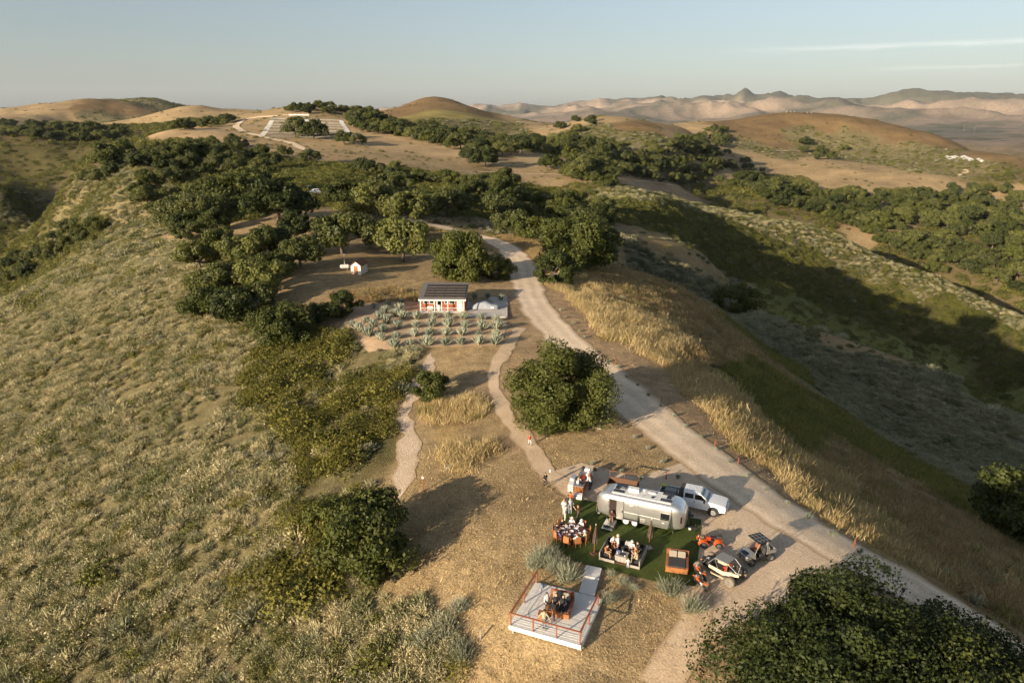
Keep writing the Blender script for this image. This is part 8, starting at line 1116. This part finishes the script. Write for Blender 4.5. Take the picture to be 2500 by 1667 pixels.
# ------------------------------------------------------------------ posts and small fixtures
p = (-8.87,64.36); t = thing('camera_post', 'brown post with a small white lamp beside the gravel strip', 'post', p); MB().box((0, 0, .75), (.10, .10, 1.5)).part('post', WOODD, t); MB().box((-.05, 0, 1.55), (.22, .16, .22), b=.03).part('lamp', CLOTHW, t)
p = (-6.82,68.57); solid('utility_box', MB().box((0, 0, .10), (.62, .42, .24), b=.03), STONE, 'flat grey utility box in the dry grass below the gravel strip', 'box', p, R(20))
p = (-2.31,43.42); solid('stake', MB().box((0, 0, .45), (.09, .09, .95)), GREYW, 'grey wooden stake left of the deck', 'stake', p)
p = (10.18,76.38); solid('utility_box', MB().box((0, 0, .06), (.55, .40, .14), b=.02), STONE, 'flat pale box in the grass under the big oak beside the road', 'box', p, R(-20))
for k, p in enumerate(((15.05,98.33), (19,84.61), (24.07,68.92), (29.69,54.05), (15.5,64.71), (22.63,72.85))): solid('road_stake', MB().box((0, 0, .38), (.10, .10, .80)), RAIL, ['red brown stake by the road behind the big oak', 'red brown stake where the big oak shadow meets the road', 'red brown stake by the road above the pickup', 'red brown stake by the road near the utility vehicle', 'short red brown stake behind the pickup bed', 'red brown stake halfway along the road verge'][k], 'stake', p)
# ------------------------------------------------------------------ far things
p = (-213,751.6); t = thing('terrace_wall', 'long low white wall above the terraced vineyard', 'wall', p, R(2)); MB().box((0, 0, .8), (20, .5, 1.2)).part('wall', CREAM, t)
for k in range(5): MB().box((-8+k*4, 0, 1.5), (1.6, .4, .4)).part('coping_block', CREAM, t)
def vineyard():
    A, B, C_, D_ = [np.array(q) for q in ((-234.5,738.3), (-164.3,716.2), (-133.8,617.8), (-202.6,606.4))]
    V = []; Fc = []; X = []; Y = []
    posts = []
    for half, (u0, u1) in enumerate(((.02, .47), (.53, .98))):
        for band in range(6):
            for row in range(5):
                v = (band+.10+.80*row/4.0)/6.0
                for k in range(26):
                    u = u0+(u1-u0)*(k+.5)/26; p = (A*(1-u)+B*u)*(1-v)+(D_*(1-u)+C_*u)*v; posts.append((p[0], p[1]))
    P = np.array(posts); Z = height(P[:, 0], P[:, 1]); b = MB(); rr = random.Random(4); d = (B-A)/np.linalg.norm(B-A); an = math.atan2(d[1], d[0])
    for (x, y), z in zip(P, Z): b.at((x, y, z), rz=an).box((0, 0, .3), (1.5, .5, .55+rr.uniform(-.15, .2)), top=(.8, .5))
    b.at(); o = link(bpy.data.objects.new('vineyard', b.mesh('vineyard', mat('vine_rows', (.13, .105, .065), .9, noise=(.3, .35)))), kind='stuff', label='rows of staked vines on the terraced hillside', category='vineyard')
    for u0, u1, v0, v1 in ((-.03, .0, -.03, 1.02), (1.0, 1.03, -.03, 1.02), (.48, .52, -.03, .5), (-.03, 1.03, -.045, -.01), (0, 1, 1.0, 1.02)):
        pt = lambda u, v: tuple((A*(1-u)+B*u)*(1-v)+(D_*(1-u)+C_*u)*v)
        sheet('vineyard_path', [pt(u0-.018, v0), pt(u1+.018, v0), pt(u1+.018, v1), pt(u0-.018, v1)], .25, M_CHALK, 6)
    for k in range(1, 6):
        v = k/6.0; sheet('terrace_edge', [pt(0, v-.013), pt(1, v-.013), pt(1, v+.013), pt(0, v+.013)], .6, M_CHALK, 6)
vineyard()
def car(loc, rz, paint, label):
    t = thing('parked_car', label, 'car', loc, rz, dz=.12)
    b = MB(); b.loft([[(x, -w_, .35), (x, w_, .35), (x, w_*.97, z), (x, -w_*.97, z)] for x, w_, z in ((-2.3, .82, .78), (-2.1, .9, .95), (0, .92, 1.0), (1.5, .9, .92), (2.2, .84, .74))]); b.part('body', paint, t)
    b = MB(); b.loft([[(-2.0, -.82, .96), (1.0, -.82, .96), (1.0, .82, .96), (-2.0, .82, .96)], [(-1.7, -.66, 1.62), (.35, -.66, 1.62), (.35, .66, 1.62), (-1.7, .66, 1.62)]]); c_ = b.part('cabin', GLASS, t); MB().box((-.68, 0, 1.64), (2.05, 1.3, .05)).part('roof', paint, c_)
    for x in (-1.4, 1.4):
        for sg in (-1, 1): wheel(t, (x, sg*.82, .34), .34, .22, side=sg)
pickup((-66.75,248.63), R(-150), 'white pickup parked among the grove trees', group=None, full=False)
car((-73.83,266.55), R(-150), SILVER, 'silver car parked at the left of the white pickup'); car((-68.84,266.27), R(-150), BLACK, 'black car parked behind the white pickup'); car((-63.87,247.71), R(-140), REDP, 'red car parked at the right of the white pickup')
for p, lb in (((2923.4,4835.7), 'left one of two tall power pylons on the far plain'), ((2914.2,4707.1), 'right one of two tall power pylons on the far plain')):
    b = MB(); H_ = 42
    for sx in (-1, 1):
        for sy in (-1, 1): b.cyl((sx*3.5, sy*3.5, -1), (sx*.6, sy*.6, H_), .10, .08, 5)
    for z in (28, 34, 40): b.box((0, 0, z), (16-(z-28)*.4, .3, .3))
    for z in range(4, 28, 6):
        w_ = 3.5-2.9*z/H_; b.cyl((-w_, -w_, z), (w_, -w_, z+6), .15, n=4).cyl((w_, w_, z), (-w_, w_, z+6), .15, n=4)
    solid('power_pylon', b, STEEL, lb, 'pylon', p, R(20))
_rg = random.Random(8)
for k in range(7):
    p = (546.2,1423.1); b = MB(); b.sphere((0, 0, .4), (1.6*_rg.uniform(.5, 1.2), 1.3, 1.2*_rg.uniform(.4, 1.2)), n=7, k=5); solid('summit_rock', b, STONE, 'pale rock on the summit of the red brown hill', 'rock', (p[0]-24+k*7+_rg.uniform(-3, 3), p[1]+_rg.uniform(-3, 3)), _rg.uniform(0, 3), 'rocks on the red hill summit')
# ------------------------------------------------------------------ agaves
def agave_mesh(seed, n=42):
    g = np.random.default_rng(seed); P = []; Fc = []
    for i in range(n):
        el = R(30+56*(i/n)**.9+g.uniform(-5, 5)); az_ = i*2.39996+g.uniform(-.15, .15); L = (1.0-.25*(i/n))*g.uniform(.88, 1.1); w = .10
        d = np.array([math.cos(az_)*math.cos(el), math.sin(az_)*math.cos(el), math.sin(el)]); s = np.array([-math.sin(az_), math.cos(az_), 0]); up = np.cross(d, s)*-1
        b0 = np.array([math.cos(az_), math.sin(az_), .15])*.10; o = len(P)
        for t, ww, dp in ((0, .55, .02), (.35, 1.0, .045), (.7, .72, .03), (1.0, .04, 0)):
            c = b0+d*L*t+up*(-.10*t*t); P += [c-s*w*ww, c-up*dp*1.2, c+s*w*ww, c+up*dp*.2]
        for k in range(3):
            for q in range(4): Fc.append((o+k*4+q, o+k*4+(q+1) % 4, o+k*4+4+(q+1) % 4, o+k*4+4+q))
    me = mesh_np('agave', np.array(P), np.array(Fc)); me.materials.append(M_AGAVE); return me
AGM = [agave_mesh(s) for s in (1, 2, 3)]
def agave(p, s, label, grp, k):
    o = link(bpy.data.objects.new('agave', AGM[k % 3]), label=label, category='agave', group=grp)
    o.location = (p[0], p[1], hz(*p)+.03); o.scale = (s, s, s*1.2); o.rotation_euler = (0, 0, k*1.7)
ORD = ['first', 'second', 'third', 'fourth', 'fifth', 'sixth', 'seventh', 'eighth', 'ninth', 'tenth']
AROWS = [('front row of the field', [(-17.87,104),(-15.7,104.75),(-12.93,104.78),(-10.22,104.64),(-7.76,104.82),(-5,104.87),(-2.53,104.76)]), ('second row of the field', [(-20.41,106.69),(-18.06,107.29),(-15.49,108.39),(-12.97,108.57),(-10.5,108.71),(-7.89,108.67),(-5.3,109.04),(-2.48,108.28)]),
 ('third row of the field', [(-22.6,108.27),(-20.6,109.72),(-18.49,111.49),(-15.72,112.18),(-13.11,112.82),(-10.45,112.59),(-7.61,112.26),(-4.78,111.63),(-2.42,111.6)]), ('field row nearest the cabin', [(-24.71,110.76),(-22.53,112.13),(-20.64,113.8),(-16,116.46),(-13.34,116.98),(-10.7,116.36),(-8.14,116.61),(-5.22,116.34),(-2.63,115.7)]),
 ('short row climbing beside the pale walk', [(-22.13,115.69),(-21.77,119.1),(-19.69,117.75),(-19.66,121.13),(-18.29,116.4)]), ('scattered top left corner of the field', [(-24.09,114.24),(-24.31,121.94),(-22.01,123.81),(-19.92,125.71),(-26.17,112.95),(-27.24,111.26)]), ('row behind the covered car', [(-6.97,130.49),(-4.58,131.17),(-2.04,129.49)])]
ONUM = ORD+['eleventh', 'twelfth', 'thirteenth', 'fourteenth', 'fifteenth', 'sixteenth', 'seventeenth', 'eighteenth', 'nineteenth', 'twentieth', 'twenty-first', 'twenty-second', 'twenty-third']
k = 0
for nm, pts in AROWS:
    for i, p in enumerate(pts):
        agave(p, (1.45 if 'corner' not in nm and 'behind' not in nm else 1.05)*random.Random(k).uniform(.82, 1.18)*(.6 if nm.startswith('second') and i == 6 else 1), 'agave, %s from the left in the %s' % (ORD[i], nm) if 'car' not in nm else 'blue green agave, %s from the left in the row behind the covered car' % ORD[i], 'agaves around the cabin', k); k += 1
RA = [(8.64,123.82), (9.3,119.71), (10.31,116.44), (11.03,112.79), (11.69,109.86), (14.08,99.14), (15.04,96.58), (15.82,92.85), (16.84,89.83), (17.65,86.37), (18.71,83.15), (19.6,80.33), (20.33,77.43), (21.48,74.68), (22.37,71.73), (23.24,68.95), (24.19,66.11), (25.12,63.23), (26.25,60.67), (27.51,58.46), (28.42,55.45), (29.67,53.03), (30.76,50.64)]
for i, p in enumerate(RA): agave(p, (.38+.10*random.Random(i).random())*(1.25 if i > 18 else 1), 'small agave on the outer road verge, %s from the cabin end' % ONUM[i], 'small agaves along the outer road verge', i)
LA = [(12.75,77.41), (13.8,73.78), (14.79,71.09), (15.83,68.03), (11.12,66.02), (12.88,64.76), (16.73,64.85), (8.53,66.48), (8.37,67.77)]
for i, p in enumerate(LA): agave(p, .42, 'small agave on the camp side of the road, %s from the oak' % ONUM[i], 'small agaves on the camp side of the road', i+1)
# ------------------------------------------------------------------ silver shrubs beside the lawn and deck
def shrub_mesh(seed, n=300):
    g = np.random.default_rng(seed); B = np.stack([g.normal(0, .22, n), g.normal(0, .22, n), g.uniform(0, .3, n)], 1); d = B*np.array([1.8, 1.8, 0])+np.array([0, 0, 1.0])+rdir(n, g=g)*.28; d /= np.linalg.norm(d, axis=1, keepdims=True)
    ln = g.uniform(.6, 1.15, n); v, f = blades(B, d, ln, np.full(n, .022), .05, g); m = n*4; i = g.integers(0, n, m); t = g.uniform(.3, 1.0, m)
    P = B[i]+d[i]*(ln[i]*t)[:, None]+rdir(m, g=g)*.03; v2, f2 = cards(P, rdir(m, g=g), g.uniform(.022, .05, m), .45, g)
    me = mesh_np('silver_shrub', np.concatenate([v, v2]), np.concatenate([f, f2+len(v)])); me.materials.append(M_SILVER); return me
SHM = [shrub_mesh(s) for s in (1, 2, 3)]
for i, (p, s, lb) in enumerate((((2.3,50.99), 2.0, 'large silver shrub at the left end of the lawn'), ((3.38,49.83), 1.9, 'silver shrub between the lawn and the deck, nearest the boardwalk'), ((4.37,48.42), 2.0, 'olive tinted silver shrub beside the boardwalk'), ((1.67,50.15), 1.5, 'silver shrub behind the deck corner post'), ((3.24,51.62), 1.5, 'silver shrub touching the lawn edge left of the round table'),
    ((7.3,45.98), 1.25, 'silver shrub just right of the deck railing'), ((8.7,48.11), 1.0, 'low silver shrub below the lawn edge'), ((9.39,47.38), .8, 'smallest silver shrub below the lawn edge'), ((7.93,49.13), .8, 'low silver shrub right beside the boardwalk top'), ((12.24,46.85), 1.9, 'tall silver shrub below the lawn daybed'), ((13.42,45.14), 1.9, 'tall silver shrub at the lawn corner beside the dirt bikes'), ((11.72,47.39), 1.0, 'small silver shrub left of the tall shrub below the daybed'),
    ((-4.18,46.67), 1.7, 'lone olive shrub with a long shadow left of the deck'), ((-5.06,44.61), 2.2, 'dense grey shrub on the bank left of the deck'), ((-6.41,44.18), 2.3, 'dense grey shrub lower on the bank left of the deck'), ((-3.53,42.3), 2.0, 'grey shrub at the bottom of the bank left of the deck'), ((-14.5,102.55), 1.6, 'round olive shrub at the bottom edge of the agave field'))):
    o = link(bpy.data.objects.new('silver_shrub', SHM[i % 3]), label=lb, category='shrub'); o.location = (p[0], p[1], hz(*p)-.05); s *= .62; o.scale = (s*1.05, s*1.05, s*.92); o.rotation_euler = (0, 0, i*1.3)
# ------------------------------------------------------------------ haze
hb = bpy.data.meshes.new('haze'); X0, Z0, Z1 = 31500, -260, 1150
hb.from_pydata([(sx*X0, sy*X0, z) for z in (Z0, Z1) for sx, sy in ((-1, -1), (1, -1), (1, 1), (-1, 1))], [], [(0, 3, 2, 1), (4, 5, 6, 7), (0, 1, 5, 4), (1, 2, 6, 5), (2, 3, 7, 6), (3, 0, 4, 7)])
hm = bpy.data.materials.new('haze'); hm.use_nodes = True; hn = hm.node_tree; hn.nodes.clear()
pv = hn.nodes.new('ShaderNodeVolumePrincipled'); pv.inputs['Color'].default_value = (.74, .84, 1.0, 1); pv.inputs['Density'].default_value = 1.5e-5; pv.inputs['Anisotropy'].default_value = 0.0
ho = hn.nodes.new('ShaderNodeOutputMaterial'); hn.links.new(pv.outputs[0], ho.inputs['Volume'])
hb.materials.append(hm); link(bpy.data.objects.new('haze', hb), kind='stuff', label='thin pale haze over the valley and mountains', category='haze')
